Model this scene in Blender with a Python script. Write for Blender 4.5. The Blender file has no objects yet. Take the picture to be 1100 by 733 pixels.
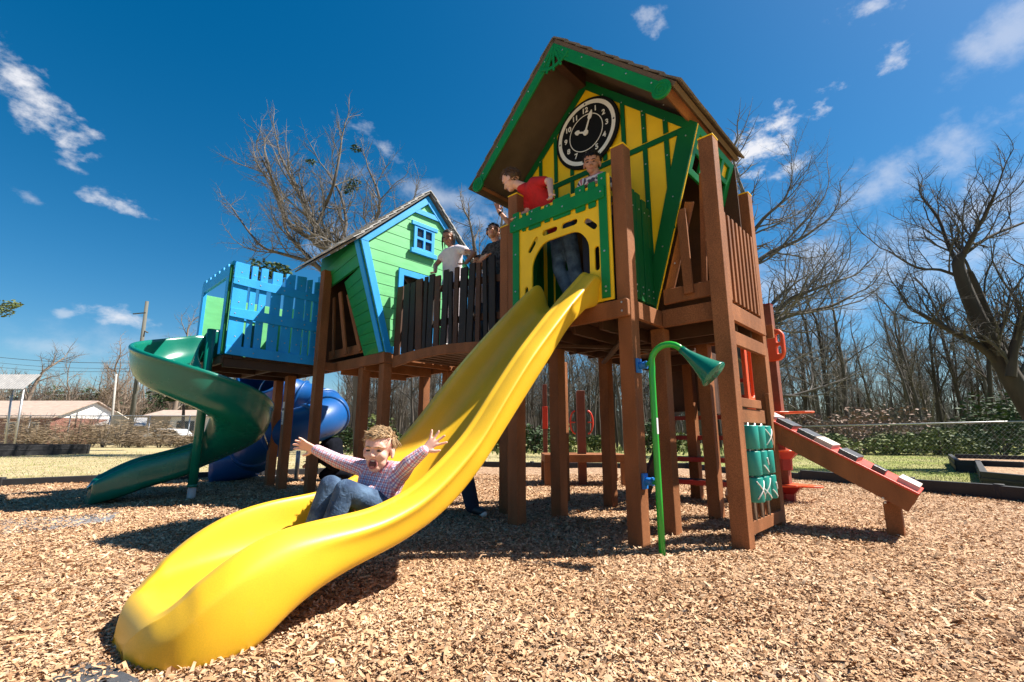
import bpy, bmesh, math, random
import numpy as np
from mathutils import Vector, Matrix, Quaternion
random.seed(7); np.random.seed(7)
C = bpy.context.scene.collection
R = math.radians
A0 = math.atan2(-.684, .73)                      # heading of the play set's own grid
CU, SU = math.cos(A0), math.sin(A0)
def W(a, b, z=0.0):                              # play-set grid (u, w, z) -> world
    return Vector((CU*a - SU*b, SU*a + CU*b, z))
def U(x, y, z=0.0):
    return Vector((CU*x + SU*y, -SU*x + CU*y, z))
V = Vector

# ------------------------------------------------------------------ materials
def new_mat(name):
    m = bpy.data.materials.new(name); m.use_nodes = True
    nt = m.node_tree; b = nt.nodes['Principled BSDF']
    return m, nt, b
def N(nt, t, **kw):
    n = nt.nodes.new(t)
    for k, v in kw.items():
        if k in n.inputs: n.inputs[k].default_value = v
        else: setattr(n, k, v)
    return n
def mat(name, col, rough=.5, var=.12, scale=6., bump=0., bscale=60., spec=.5, speck=0., speck_scale=220., coat=0., detail=5., stretch=None, scuff=None, trans=0.):
    m, nt, b = new_mat(name)
    L = nt.links.new
    tc = N(nt, 'ShaderNodeTexCoord')
    src = tc.outputs['Object']
    if stretch:
        mp = N(nt, 'ShaderNodeMapping'); mp.inputs['Scale'].default_value = stretch
        L(src, mp.inputs['Vector']); src = mp.outputs['Vector']
    n1 = N(nt, 'ShaderNodeTexNoise'); n1.inputs['Scale'].default_value = scale; n1.inputs['Detail'].default_value = detail
    L(src, n1.inputs['Vector'])
    mr = N(nt, 'ShaderNodeMapRange'); mr.inputs[1].default_value = .3; mr.inputs[2].default_value = .7
    mr.inputs[3].default_value = 1-var; mr.inputs[4].default_value = 1+var
    L(n1.outputs['Fac'], mr.inputs[0])
    mx = N(nt, 'ShaderNodeVectorMath', operation='SCALE'); mx.inputs[0].default_value = col[:3]
    L(mr.outputs[0], mx.inputs['Scale'])
    out = mx.outputs[0]
    if speck:
        n2 = N(nt, 'ShaderNodeTexNoise'); n2.inputs['Scale'].default_value = speck_scale; n2.inputs['Detail'].default_value = 2
        L(tc.outputs['Object'], n2.inputs['Vector'])
        m2 = N(nt, 'ShaderNodeMapRange'); m2.inputs[1].default_value = .35; m2.inputs[2].default_value = .65
        m2.inputs[3].default_value = 1-speck; m2.inputs[4].default_value = 1+speck
        L(n2.outputs['Fac'], m2.inputs[0])
        x2 = N(nt, 'ShaderNodeVectorMath', operation='SCALE')
        L(out, x2.inputs[0]); L(m2.outputs[0], x2.inputs['Scale']); out = x2.outputs[0]
    if scuff:
        n3 = N(nt, 'ShaderNodeTexNoise'); n3.inputs['Scale'].default_value = 9; n3.inputs['Detail'].default_value = 8; n3.inputs['Roughness'].default_value = .75
        L(tc.outputs['Object'], n3.inputs['Vector'])
        m3 = N(nt, 'ShaderNodeMapRange'); m3.inputs[1].default_value = .6; m3.inputs[2].default_value = .78; m3.inputs[3].default_value = 0; m3.inputs[4].default_value = .35
        L(n3.outputs['Fac'], m3.inputs[0])
        x3 = N(nt, 'ShaderNodeMix', data_type='RGBA'); L(m3.outputs[0], x3.inputs[0]); L(out, x3.inputs[6]); x3.inputs[7].default_value = (*scuff, 1)
        out = x3.outputs[2]
    L(out, b.inputs['Base Color'])
    rr = N(nt, 'ShaderNodeMapRange'); rr.inputs[3].default_value = max(.02, rough-.08); rr.inputs[4].default_value = min(1, rough+.1)
    L(n1.outputs['Fac'], rr.inputs[0]); L(rr.outputs[0], b.inputs['Roughness'])
    b.inputs['Specular IOR Level'].default_value = spec
    b.inputs['Coat Weight'].default_value = coat
    if bump:
        nb = N(nt, 'ShaderNodeTexNoise'); nb.inputs['Scale'].default_value = bscale; nb.inputs['Detail'].default_value = 4
        L(src, nb.inputs['Vector'])
        bp = N(nt, 'ShaderNodeBump'); bp.inputs['Strength'].default_value = bump; bp.inputs['Distance'].default_value = .01
        L(nb.outputs['Fac'], bp.inputs['Height']); L(bp.outputs['Normal'], b.inputs['Normal'])
    return m

M = {}
M['brown'] = mat('brown_lumber', (.24, .094, .038), .66, .26, 5, .35, 90, .2, speck=.3, stretch=(1, 1, .35), scuff=(.38, .2, .11))
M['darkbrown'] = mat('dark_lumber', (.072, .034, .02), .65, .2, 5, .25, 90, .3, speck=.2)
M['blackbrown'] = mat('charcoal_lumber', (.022, .016, .014), .6, .25, 4, .2, 80, .3, speck=.25)
M['roof_shingle'] = mat('weathered_roof_board', (.16, .13, .105), .85, .25, 8, .5, 40, .2, stretch=(1, 6, 1))
M['roof_grey'] = mat('grey_roof_shingle', (.46, .45, .44), .85, .12, 7, .3, 40, .2, speck=.12)
M['soffit'] = mat('soffit_board', (.13, .085, .055), .75, .15, 5, .2, 50, .3)
M['yellow'] = mat('yellow_sheet_plastic', (.91, .565, .012), .45, .06, 4, .06, 200, .3)
M['green'] = mat('green_sheet_plastic', (.004, .20, .045), .45, .1, 4, .06, 200, .3)
M['dkgreen'] = mat('deep_green_sheet_plastic', (.003, .105, .024), .5, .1, 4, .06, 200, .25)
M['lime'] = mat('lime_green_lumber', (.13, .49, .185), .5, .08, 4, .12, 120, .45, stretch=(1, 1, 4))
M['shadegreen'] = mat('shaded_lime_lumber', (.008, .235, .045), .5, .1, 4, .12, 120, .45, stretch=(1, 1, 4))  # shaded copy of the lime boards, the shade sits in the colour
M['blue'] = mat('blue_lumber', (.010, .33, .78), .5, .1, 5, .15, 100, .45, stretch=(1, 1, .4), scuff=(.1, .35, .62))
M['black'] = mat('black_plastic', (.008, .008, .009), .7, .2, 5, spec=.15)
M['white'] = mat('white_plastic', (.78, .75, .70), .5, .06, 5)
M['bolt'] = mat('zinc_bolt', (.55, .55, .52), .35, .1, 20); M['bolt'].node_tree.nodes['Principled BSDF'].inputs['Metallic'].default_value = .85
M['slide'] = mat('yellow_moulded_plastic', (.73, .43, .018), .38, .09, 2.5, .06, 350, .5, speck=.05, coat=.10, scuff=(.70, .47, .12))
M['teal'] = mat('teal_moulded_plastic', (.003, .145, .098), .25, .08, 3, .04, 300, .55, coat=.1)
M['tealcyl'] = mat('teal_spinner_plastic', (.012, .26, .205), .35, .08, 6, .04, 300, .5)
M['tubeblue'] = mat('blue_moulded_plastic', (.004, .075, .27), .38, .08, 3, .04, 300, .5)
M['pipegreen'] = mat('green_powder_coat', (.012, .36, .03), .3, .06, 8, .03, 300, .5, coat=.3)
M['clampblue'] = mat('blue_clamp_plastic', (.01, .17, .55), .4, .06, 8)
M['red'] = mat('red_powder_coat', (.66, .045, .018), .4, .08, 5, .04, 200, .5)
M['dkred'] = mat('dark_red_plastic', (.28, .014, .012), .45, .1, 5)
M['orange'] = mat('orange_red_plastic', (.78, .09, .015), .4, .08, 5)
M['metal'] = mat('galvanised_steel', (.42, .43, .44), .45, .12, 12); M['metal'].node_tree.nodes['Principled BSDF'].inputs['Metallic'].default_value = .7
M['greypipe'] = mat('grey_painted_pipe', (.5, .46, .44), .5, .1, 10)
M['darkpipe'] = mat('dark_painted_pipe', (.03, .05, .05), .4, .1, 10)
M['edging'] = mat('black_border_timber', (.018, .018, .02), .6, .3, 4, .3, 60, .4)
M['redbrown'] = mat('red_brown_lumber', (.20, .062, .035), .62, .16, 5, .25, 90, .35, speck=.22)
M['griplight'] = mat('pale_grip_block', (.50, .42, .37), .7, .1, 12, .2, 90)
M['gripdark'] = mat('dark_grip_block', (.06, .058, .062), .35, .15, 12, .1, 90)
M['roof_edge'] = mat('grey_roof_edge', (.16, .155, .15), .8, .15, 6, .2, 50, .2)
M['paper'] = mat('sticker_paper', (.68, .68, .70), .6, .05, 5)
M['ink'] = mat('sticker_ink', (.05, .05, .07), .6, .05, 5)
M['rubber'] = mat('rubber_mat', (.05, .053, .06), .85, .25, 8, .5, 200, .3)
M['rubberlite'] = mat('dusty_rubber_mat', (.17, .17, .18), .85, .25, 8, .5, 200, .3)
M['glassdark'] = mat('dark_window_pane', (.015, .02, .03), .15, .1, 5)

def skin_mat(name, col, blush):
    m, nt, b = new_mat(name); L = nt.links.new
    tc = N(nt, 'ShaderNodeTexCoord'); n = N(nt, 'ShaderNodeTexNoise'); n.inputs['Scale'].default_value = 14; n.inputs['Detail'].default_value = 4
    L(tc.outputs['Object'], n.inputs['Vector'])
    mx = N(nt, 'ShaderNodeMix', data_type='RGBA'); mx.inputs[6].default_value = (*col, 1); mx.inputs[7].default_value = (*blush, 1)
    L(n.outputs['Fac'], mx.inputs[0]); L(mx.outputs[2], b.inputs['Base Color'])
    b.inputs['Roughness'].default_value = .5
    b.inputs['Subsurface Weight'].default_value = .12; b.inputs['Subsurface Radius'].default_value = (.02, .008, .004); b.inputs['Subsurface Scale'].default_value = .5
    return m
M['skinA'] = skin_mat('fair_skin', (.78, .49, .37), (.74, .37, .28))
M['skinB'] = skin_mat('tan_skin', (.54, .28, .185), (.5, .22, .14))
M['skinC'] = skin_mat('brown_skin', (.33, .165, .10), (.29, .13, .08))
M['hairblond'] = mat('sandy_hair', (.37, .24, .125), .55, .35, 30, spec=.4)
M['hairbrown'] = mat('brown_hair', (.10, .052, .026), .5, .35, 30, spec=.4)
M['hairblack'] = mat('black_hair', (.014, .010, .009), .45, .35, 30, spec=.4)
M['mouth'] = mat('mouth_inside', (.10, .012, .012), .4, .1, 20)
M['lip'] = mat('lip', (.50, .17, .14), .45, .1, 20)
M['eye'] = mat('dark_eye', (.035, .025, .02), .25, .1, 20)
M['teeth'] = mat('teeth', (.75, .72, .65), .3, .03, 20)
M['redshirt'] = mat('red_cotton', (.50, .012, .014), .85, .15, 12, .3, 40)
M['whiteshirt'] = mat('white_cotton', (.62, .55, .60), .85, .08, 12, .3, 40)
M['darkshirt'] = mat('dark_print_cotton', (.035, .033, .036), .85, .2, 12, .3, 40, speck=.8, speck_scale=35)
M['pinkmotif'] = mat('red_print', (.7, .06, .07), .8, .1, 20)
M['navy'] = mat('navy_denim', (.010, .016, .038), .85, .3, 25, .4, 120)
M['jacket'] = mat('black_jacket', (.006, .007, .011), .95, .3, 15, .3, 60, spec=.05)
M['shoe'] = mat('shoe_leather', (.02, .02, .022), .5, .2, 15)
M['sole'] = mat('shoe_sole', (.65, .65, .63), .6, .1, 15)

def denim():
    m, nt, b = new_mat('blue_denim'); L = nt.links.new
    tc = N(nt, 'ShaderNodeTexCoord')
    n = N(nt, 'ShaderNodeTexNoise'); n.inputs['Scale'].default_value = 11; n.inputs['Detail'].default_value = 6
    L(tc.outputs['Object'], n.inputs['Vector'])
    cr = N(nt, 'ShaderNodeValToRGB'); cr.color_ramp.elements[0].position = .32; cr.color_ramp.elements[0].color = (.013, .034, .08, 1)
    cr.color_ramp.elements[1].position = .72; cr.color_ramp.elements[1].color = (.085, .15, .245, 1)
    L(n.outputs['Fac'], cr.inputs[0]); L(cr.outputs[0], b.inputs['Base Color']); b.inputs['Roughness'].default_value = .9
    nb = N(nt, 'ShaderNodeTexNoise'); nb.inputs['Scale'].default_value = 26; nb.inputs['Detail'].default_value = 3; nb.inputs['Distortion'].default_value = 1.
    L(tc.outputs['Object'], nb.inputs['Vector'])
    bp = N(nt, 'ShaderNodeBump'); bp.inputs['Strength'].default_value = .7; bp.inputs['Distance'].default_value = .012
    L(nb.outputs['Fac'], bp.inputs['Height']); L(bp.outputs['Normal'], b.inputs['Normal'])
    return m
M['denim'] = denim()
def plaid(name, base, s1, s2, pitch=.034, stripes_only=False):
    m, nt, b = new_mat(name); L = nt.links.new
    at = N(nt, 'ShaderNodeAttribute', attribute_name='cloth')
    sp = N(nt, 'ShaderNodeSeparateXYZ'); L(at.outputs['Vector'], sp.inputs[0])
    def band(src, off, width):
        a = N(nt, 'ShaderNodeMath', operation='MULTIPLY_ADD'); L(src, a.inputs[0]); a.inputs[1].default_value = 1/pitch; a.inputs[2].default_value = off
        f = N(nt, 'ShaderNodeMath', operation='FRACT'); L(a.outputs[0], f.inputs[0])
        g = N(nt, 'ShaderNodeMath', operation='LESS_THAN'); L(f.outputs[0], g.inputs[0]); g.inputs[1].default_value = width
        return g.outputs[0]
    def mul(v, k):
        a = N(nt, 'ShaderNodeMath', operation='MULTIPLY'); L(v, a.inputs[0]); a.inputs[1].default_value = k; return a.outputs[0]
    def lay(cin, fac, col):
        x = N(nt, 'ShaderNodeMix', data_type='RGBA'); L(fac, x.inputs[0])
        if isinstance(cin, tuple): x.inputs[6].default_value = (*cin, 1)
        else: L(cin, x.inputs[6])
        x.inputs[7].default_value = (*col, 1); return x.outputs[2]
    c = lay(base, mul(band(sp.outputs[0], 0, .30), .75), s1)
    if not stripes_only:
        c = lay(c, mul(band(sp.outputs[1], 0, .30), .65), s1)
        c = lay(c, mul(band(sp.outputs[0], .5, .2), .75), s2)
        c = lay(c, mul(band(sp.outputs[1], .5, .2), .55), s2)
    else:
        c = lay(c, mul(band(sp.outputs[0], .5, .3), .95), s2)
    L(c, b.inputs['Base Color']); b.inputs['Roughness'].default_value = .9
    tc = N(nt, 'ShaderNodeTexCoord'); nb = N(nt, 'ShaderNodeTexNoise'); nb.inputs['Scale'].default_value = 22; nb.inputs['Detail'].default_value = 3; nb.inputs['Distortion'].default_value = .8
    L(tc.outputs['Object'], nb.inputs['Vector'])
    bp = N(nt, 'ShaderNodeBump'); bp.inputs['Strength'].default_value = .6; bp.inputs['Distance'].default_value = .014
    L(nb.outputs['Fac'], bp.inputs['Height']); L(bp.outputs['Normal'], b.inputs['Normal'])
    return m
M['plaid'] = plaid('plaid_shirt', (.80, .72, .76), (.55, .11, .14), (.17, .15, .38), .027)
M['stripe'] = plaid('striped_shirt', (.70, .62, .62), (.45, .03, .05), (.03, .03, .06), .075, True)

# ------------------------------------------------------------------ mesh builder
def basis(d, up=None):
    d = V(d).normalized()
    up = V(up) if up is not None else (V((0, 0, 1)) if abs(d.z) < .95 else V((1, 0, 0)))
    a = up.cross(d)
    if a.length < 1e-6: a = V((1, 0, 0)).cross(d)
    a.normalize(); b = d.cross(a); return d, a, b
class MB:
    def __init__(s): s.v = []; s.f = []; s.m = []; s.s = []; s.mi = 0
    def add(s, vs, fs, smooth=False):
        o = len(s.v); s.v.extend([tuple(p) for p in vs])
        for f in fs: s.f.append(tuple(i+o for i in f)); s.m.append(s.mi); s.s.append(smooth)
        return s
    def box(s, a, b):
        x0, x1 = sorted((a[0], b[0])); y0, y1 = sorted((a[1], b[1])); z0, z1 = sorted((a[2], b[2]))
        return s.add([(x0,y0,z0),(x1,y0,z0),(x1,y1,z0),(x0,y1,z0),(x0,y0,z1),(x1,y0,z1),(x1,y1,z1),(x0,y1,z1)],
              [(0,3,2,1),(4,5,6,7),(0,1,5,4),(1,2,6,5),(2,3,7,6),(3,0,4,7)])
    def beam(s, p, q, w, h, up=None, e=0.):              # board p->q, w across, h along 'up'
        p, q = V(p), V(q); d, a, b = basis(q-p, up); p = p-d*e; q = q+d*e
        vs = []
        for c in (p, q):
            for i, j in ((-1,-1),(1,-1),(1,1),(-1,1)): vs.append(c + a*(i*w/2) + b*(j*h/2))
        return s.add(vs, [(3,2,1,0),(4,5,6,7),(0,1,5,4),(1,2,6,5),(2,3,7,6),(3,0,4,7)])
    def tube(s, pts, r, n=8, cap=True, smooth=True):
        pts = [V(p) for p in pts]; k = len(pts)
        if not hasattr(r, '__len__'): r = [r]*k
        vs = []; fs = []; a = None
        for i, p in enumerate(pts):
            d = (pts[min(i+1, k-1)] - pts[max(i-1, 0)])
            if d.length < 1e-9: d = V((0, 0, 1))
            d.normalize()
            if a is None: _, a, b = basis(d)
            else:
                a = a - d*a.dot(d)
                if a.length < 1e-6: _, a, b = basis(d)
                a.normalize(); b = d.cross(a)
            for j in range(n):
                t = 2*math.pi*j/n; vs.append(p + (a*math.cos(t)+b*math.sin(t))*r[i])
        for i in range(k-1):
            for j in range(n): fs.append((i*n+j, i*n+(j+1) % n, (i+1)*n+(j+1) % n, (i+1)*n+j))
        s.add(vs, fs, smooth)
        if cap:
            o = len(s.v)-k*n
            s.f.append(tuple(o+j for j in reversed(range(n)))); s.m.append(s.mi); s.s.append(False)
            s.f.append(tuple(o+(k-1)*n+j for j in range(n))); s.m.append(s.mi); s.s.append(False)
        return s
    def cyl(s, p, q, r, n=12, r2=None): return s.tube([p, q], [r, r if r2 is None else r2], n)
    def ell(s, c, rad, rot=None, nu=16, nv=10):
        c = V(c); rot = rot or Matrix.Identity(3); vs = []; fs = []
        for i in range(nv+1):
            t = math.pi*i/nv
            for j in range(nu):
                q = 2*math.pi*j/nu
                vs.append(c + rot @ V((rad[0]*math.sin(t)*math.cos(q), rad[1]*math.sin(t)*math.sin(q), -rad[2]*math.cos(t))))
        for i in range(nv):
            for j in range(nu): fs.append((i*nu+j, i*nu+(j+1) % nu, (i+1)*nu+(j+1) % nu, (i+1)*nu+j))
        return s.add(vs, fs, True)
    def capsule(s, p, q, r0, r1, n=14):
        p, q = V(p), V(q); L_ = (q-p).length
        if L_ < 1e-5: return s.ell(p, (r0, r0, r0))
        d = (q-p)/L_; pts = []; rs = []
        for k in range(5):
            t = math.pi/2*(k/5); pts.append(p - d*r0*math.cos(t)); rs.append(max(r0*math.sin(t), r0*.05))
        pts.append(p); rs.append(r0); pts.append(q); rs.append(r1)
        for k in range(1, 6):
            t = math.pi/2*(k/5); pts.append(q + d*r1*math.sin(t)); rs.append(max(r1*math.cos(t), r1*.05))
        return s.tube(pts, rs, n)
    def chain(s, pts, rs, n=14):
        for i in range(len(pts)-1): s.capsule(pts[i], pts[i+1], rs[i], rs[i+1], n)
        return s
    def plate(s, outer, holes, th, M4, bevel=.002):
        """flat board cut to an outline (with holes), th thick behind the plane, mapped by M4 (x, y, normal)"""
        cu = bpy.data.curves.new('t', 'CURVE'); cu.dimensions = '2D'; cu.fill_mode = 'BOTH'
        cu.extrude = th/2 - bevel; cu.bevel_depth = bevel; cu.bevel_resolution = 0; cu.offset = -bevel
        for ring in [outer]+list(holes):
            sp = cu.splines.new('POLY'); sp.points.add(len(ring)-1); sp.use_cyclic_u = True
            for p, q in zip(sp.points, ring): p.co = (q[0], q[1], 0, 1)
        ob = bpy.data.objects.new('t', cu); C.objects.link(ob)
        me = bpy.data.meshes.new_from_object(ob.evaluated_get(bpy.context.evaluated_depsgraph_get()))
        vs = [M4 @ (v.co + V((0, 0, -th/2))) for v in me.vertices]; fs = [tuple(p.vertices) for p in me.polygons]
        bpy.data.objects.remove(ob); bpy.data.curves.remove(cu); bpy.data.meshes.remove(me)
        return s.add(vs, fs)
    def bolts(s, pts, nrm, r=.009, mi=None):
        k = s.mi
        if mi is not None: s.mi = mi
        for p in pts:
            p = V(p); s.cyl(p, p+V(nrm)*.005, r, 8, r*.6)
        s.mi = k
        return s
    def mesh(s, name, mats, base=V((0, 0, 0))):
        me = bpy.data.meshes.new(name)
        me.from_pydata([(p[0]-base[0], p[1]-base[1], p[2]-base[2]) for p in s.v], [], s.f)
        for m in (mats if isinstance(mats, (list, tuple)) else [mats]): me.materials.append(m)
        me.polygons.foreach_set('material_index', s.m); me.polygons.foreach_set('use_smooth', s.s)
        me.update(); return me
    def build(s, name, mats, parent=None, bevel=0., subsurf=0):
        base = V(parent['_b']) if parent is not None and '_b' in parent else V((0, 0, 0))
        o = bpy.data.objects.new(name, s.mesh(name, mats, base)); C.objects.link(o)
        if parent is not None: o.parent = parent; o['_b'] = tuple(base)
        if bevel:
            b = o.modifiers.new('bevel', 'BEVEL'); b.width = bevel; b.segments = 2; b.limit_method = 'ANGLE'; b.angle_limit = R(40)
        if subsurf:
            q = o.modifiers.new('sub', 'SUBSURF'); q.levels = subsurf; q.render_levels = subsurf
        return o
def tag(o, label, cat, group=None):
    o['label'] = label; o['category'] = cat
    if group: o['group'] = group
    return o
def thing(name, label, cat, base, frame='uw', group=None):
    o = bpy.data.objects.new(name, None); C.objects.link(o); o.empty_display_size = .2
    o['_b'] = tuple(base)
    if frame == 'uw': o.location = W(*base); o.rotation_euler = (0, 0, A0)
    else: o.location = V(base)
    return tag(o, label, cat, group)
def single(mb, name, mats, label, cat, base, frame='uw', group=None, bevel=0., subsurf=0):
    me = mb.mesh(name, mats, V(base)); o = bpy.data.objects.new(name, me); C.objects.link(o)
    if frame == 'uw': o.location = W(*base); o.rotation_euler = (0, 0, A0)
    else: o.location = V(base)
    if bevel:
        b = o.modifiers.new('bevel', 'BEVEL'); b.width = bevel; b.segments = 2; b.limit_method = 'ANGLE'; b.angle_limit = R(40)
    if subsurf:
        q = o.modifiers.new('sub', 'SUBSURF'); q.levels = subsurf; q.render_levels = subsurf
    return tag(o, label, cat, group)
def struct(mb, name, mats):
    o = mb.build(name, mats); o['kind'] = 'structure'; return o
def plane4(o, a, b):                       # local x->a, y->b, z->a x b (the side the front faces)
    a, b = V(a).normalized(), V(b).normalized(); n = a.cross(b)
    m = Matrix.Identity(4)
    for i in range(3): m[i][0] = a[i]; m[i][1] = b[i]; m[i][2] = n[i]; m[i][3] = o[i]
    return m
FRONT = lambda w: plane4((0, w, 0), (1, 0, 0), (0, 0, 1))      # boards in a w = const plane facing -w: x=u, y=z
SIDE = lambda u: plane4((u, 0, 0), (0, 1, 0), (0, 0, 1))       # boards in a u = const plane facing +u: x=w, y=z
def rect(x0, y0, x1, y1, r=0., k=3):
    if r <= 0: return [(x0, y0), (x1, y0), (x1, y1), (x0, y1)]
    out = []
    for cx, cy, a0 in ((x1-r, y0+r, -90), (x1-r, y1-r, 0), (x0+r, y1-r, 90), (x0+r, y0+r, 180)):
        for i in range(k+1):
            t = R(a0+90*i/k); out.append((cx+r*math.cos(t), cy+r*math.sin(t)))
    return out
def strip(p, q, w):                         # 2-D board along p->q, w wide
    p, q = V((*p, 0)), V((*q, 0)); d = (q-p).normalized(); n = V((-d.y, d.x, 0))*(w/2)
    return [(v.x, v.y) for v in (p-n, q-n, q+n, p+n)]
def slot(p, q, w, k=5):
    p, q = V((*p, 0)), V((*q, 0)); a = math.atan2(q.y-p.y, q.x-p.x); out = []
    for c, s0 in ((q, -90), (p, 90)):
        for i in range(k+1):
            t = a+R(s0+180*i/k); out.append((c.x+w/2*math.cos(t), c.y+w/2*math.sin(t)))
    return out
def interp(tab, x):
    xs = [t[0] for t in tab]; ys = [t[1] for t in tab]
    if xs[0] > xs[-1]: xs, ys = xs[::-1], ys[::-1]
    return float(np.interp(x, xs, ys))
# ------------------------------------------------------------------ camera, sun, sky
sc = bpy.context.scene
PITCH = math.atan(510/2566)
cd = bpy.data.cameras.new('camera'); cam = bpy.data.objects.new('camera', cd); C.objects.link(cam)
cd.sensor_width = 36; cd.lens = 36*510/1100; cd.clip_start = .05; cd.clip_end = 3000
cam.location = (0, 0, .85); cam.rotation_euler = (math.pi/2+PITCH, 0, 0); sc.camera = cam
def pray(px, py):                           # direction of the sight line through a spot of the photograph
    a = (px-550)/510; b = (366.5-py)/510
    return V((a, math.cos(PITCH)-b*math.sin(PITCH), math.sin(PITCH)+b*math.cos(PITCH)))
def at(px, py, y):
    d = pray(px, py); return V((0, 0, .85)) + d*(y/d.y)
def gnd(px, py, z=0.):
    d = pray(px, py); return V((0, 0, .85)) + d*((z-.85)/d.z)
SUN = V((.99, .11, 0)).normalized(); ELEV = R(53)
SD = V((SUN.x*math.cos(ELEV), SUN.y*math.cos(ELEV), math.sin(ELEV)))
sl = bpy.data.lights.new('sun', 'SUN'); sl.energy = 5.0; sl.angle = R(.53); sl.color = (1, .93, .83)
so = bpy.data.objects.new('sun', sl); C.objects.link(so); so.rotation_euler = (-SD).to_track_quat('-Z', 'Y').to_euler()
wd = bpy.data.worlds.new('World'); sc.world = wd; wd.use_nodes = True
nt = wd.node_tree; L = nt.links.new; bg = nt.nodes['Background']
sky = N(nt, 'ShaderNodeTexSky', sky_type='NISHITA'); sky.sun_disc = False; sky.sun_elevation = ELEV
sky.sun_rotation = math.atan2(SD.x, SD.y); sky.air_density = 1.0; sky.dust_density = .6; sky.ozone_density = 3.5; sky.altitude = 100
hs = N(nt, 'ShaderNodeHueSaturation'); hs.inputs['Saturation'].default_value = 1.42; hs.inputs['Hue'].default_value = .492; hs.inputs['Value'].default_value = .58
L(sky.outputs[0], hs.inputs['Color'])
tc = N(nt, 'ShaderNodeTexCoord'); dirv = tc.outputs['Generated']
def vm(op, a, b=None):
    n = N(nt, 'ShaderNodeVectorMath', operation=op)
    for i, x in enumerate((a, b)):
        if x is None: continue
        if isinstance(x, (tuple, Vector)): n.inputs[i].default_value = tuple(x)
        else: L(x, n.inputs[i])
    return n.outputs['Value'] if op in ('DOT_PRODUCT', 'LENGTH') else n.outputs[0]
def sm(op, a, b=None, c=None):
    n = N(nt, 'ShaderNodeMath', operation=op)
    for i, x in enumerate((a, b, c)):
        if x is None: continue
        if isinstance(x, (int, float)): n.inputs[i].default_value = x
        else: L(x, n.inputs[i])
    return n.outputs[0]
def noise(scale, detail, rough, stretch=None, off=(0, 0, 0)):
    src = dirv
    mp = N(nt, 'ShaderNodeMapping'); mp.inputs['Scale'].default_value = stretch or (1, 1, 1); mp.inputs['Location'].default_value = off
    L(src, mp.inputs['Vector'])
    n = N(nt, 'ShaderNodeTexNoise'); n.inputs['Scale'].default_value = scale; n.inputs['Detail'].default_value = detail; n.inputs['Roughness'].default_value = rough
    L(mp.outputs[0], n.inputs['Vector']); return n.outputs['Fac']
nz = noise(9, 8, .62); nz2 = noise(26, 6, .6, (1, 1, 1.6), (3, 1, 2))
cov = None
# the clouds: sight line to the middle, half width, half height (photo px), tilt, strength, raggedness
for cx, cy, rx, ry, tilt, st, rag in [(40, 112, 58, 19, -38, 1.0, .9), (114, 215, 28, 9, -8, .75, 1.), (128, 341, 28, 9, -5, .75, .9), (78, 180, 14, 4, -10, .5, 1.), (68, 337, 8, 5, 0, .4, 1.),
        (35, 214, 14, 4, -20, .35, 1.), (965, 57, 17, 12, 25, .6, 1.2), (1072, 45, 70, 24, 10, .42, 1.2), (935, 8, 28, 12, -15, .55, 1.1), (815, 156, 48, 18, 25, .95, 1.2), (852, 180, 18, 8, 15, .8, .9),
        (930, 205, 90, 26, 20, .42, 1.3), (1050, 225, 60, 22, 10, .5, 1.2), (700, 20, 12, 12, 60, .4, 1.2), (470, 212, 70, 14, -12, .45, 1.), (400, 148, 34, 7, -25, .4, 1.1), (520, 245, 45, 20, 0, .3, 1.2), (380, 265, 60, 22, 0, .35, 1.1), (930, 290, 170, 55, 0, .5, 1.2), (250, 375, 200, 22, 0, .25, 1.), (60, 372, 60, 10, 0, .3, 1.), (760, 330, 110, 40, 0, .35, 1.2)]:
    c = pray(cx, cy).normalized(); _, rt, up = basis(c); rt = -rt if rt.x < 0 else rt; up = -up if up.z < 0 else up
    t = R(tilt); r2 = rt*math.cos(t)+up*math.sin(t); u2 = -rt*math.sin(t)+up*math.cos(t)
    k = 1/pray(cx, cy).length/510
    d0 = sm('MAXIMUM', vm('DOT_PRODUCT', dirv, c), .05)
    a = sm('DIVIDE', vm('DOT_PRODUCT', dirv, r2), sm('MULTIPLY', d0, rx*k*1.15)); b = sm('DIVIDE', vm('DOT_PRODUCT', dirv, u2), sm('MULTIPLY', d0, ry*k*1.25))
    e = sm('SUBTRACT', 1.05, sm('SQRT', sm('ADD', sm('MULTIPLY', a, a), sm('MULTIPLY', b, b))))
    nn = nz2 if rx < 60 else nz
    e = sm('ADD', e, sm('MULTIPLY', sm('SUBTRACT', nn, .52), 2.6*rag))
    e = sm('ADD', e, sm('MULTIPLY', sm('SUBTRACT', nz2, .5), 1.2*rag))
    mr = N(nt, 'ShaderNodeMapRange', interpolation_type='SMOOTHSTEP'); mr.inputs[1].default_value = -.05; mr.inputs[2].default_value = 1.4; mr.inputs[3].default_value = 0; mr.inputs[4].default_value = st
    L(e, mr.inputs[0])
    front = sm('GREATER_THAN', vm('DOT_PRODUCT', dirv, c), .2)
    m1 = sm('MULTIPLY', mr.outputs[0], front)
    cov = m1 if cov is None else sm('MAXIMUM', cov, m1)
mx = N(nt, 'ShaderNodeMix', data_type='RGBA'); L(sm('MINIMUM', cov, .95), mx.inputs[0]); L(hs.outputs[0], mx.inputs[6]); mx.inputs[7].default_value = (4.4, 4.4, 4.6, 1)
L(mx.outputs[2], bg.inputs['Color']); bg.inputs['Strength'].default_value = .086
vs_ = sc.view_settings; vs_.view_transform = 'Standard'; vs_.look = 'None'; vs_.exposure = 1.32; vs_.gamma = 1; vs_.use_curve_mapping = False

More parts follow.
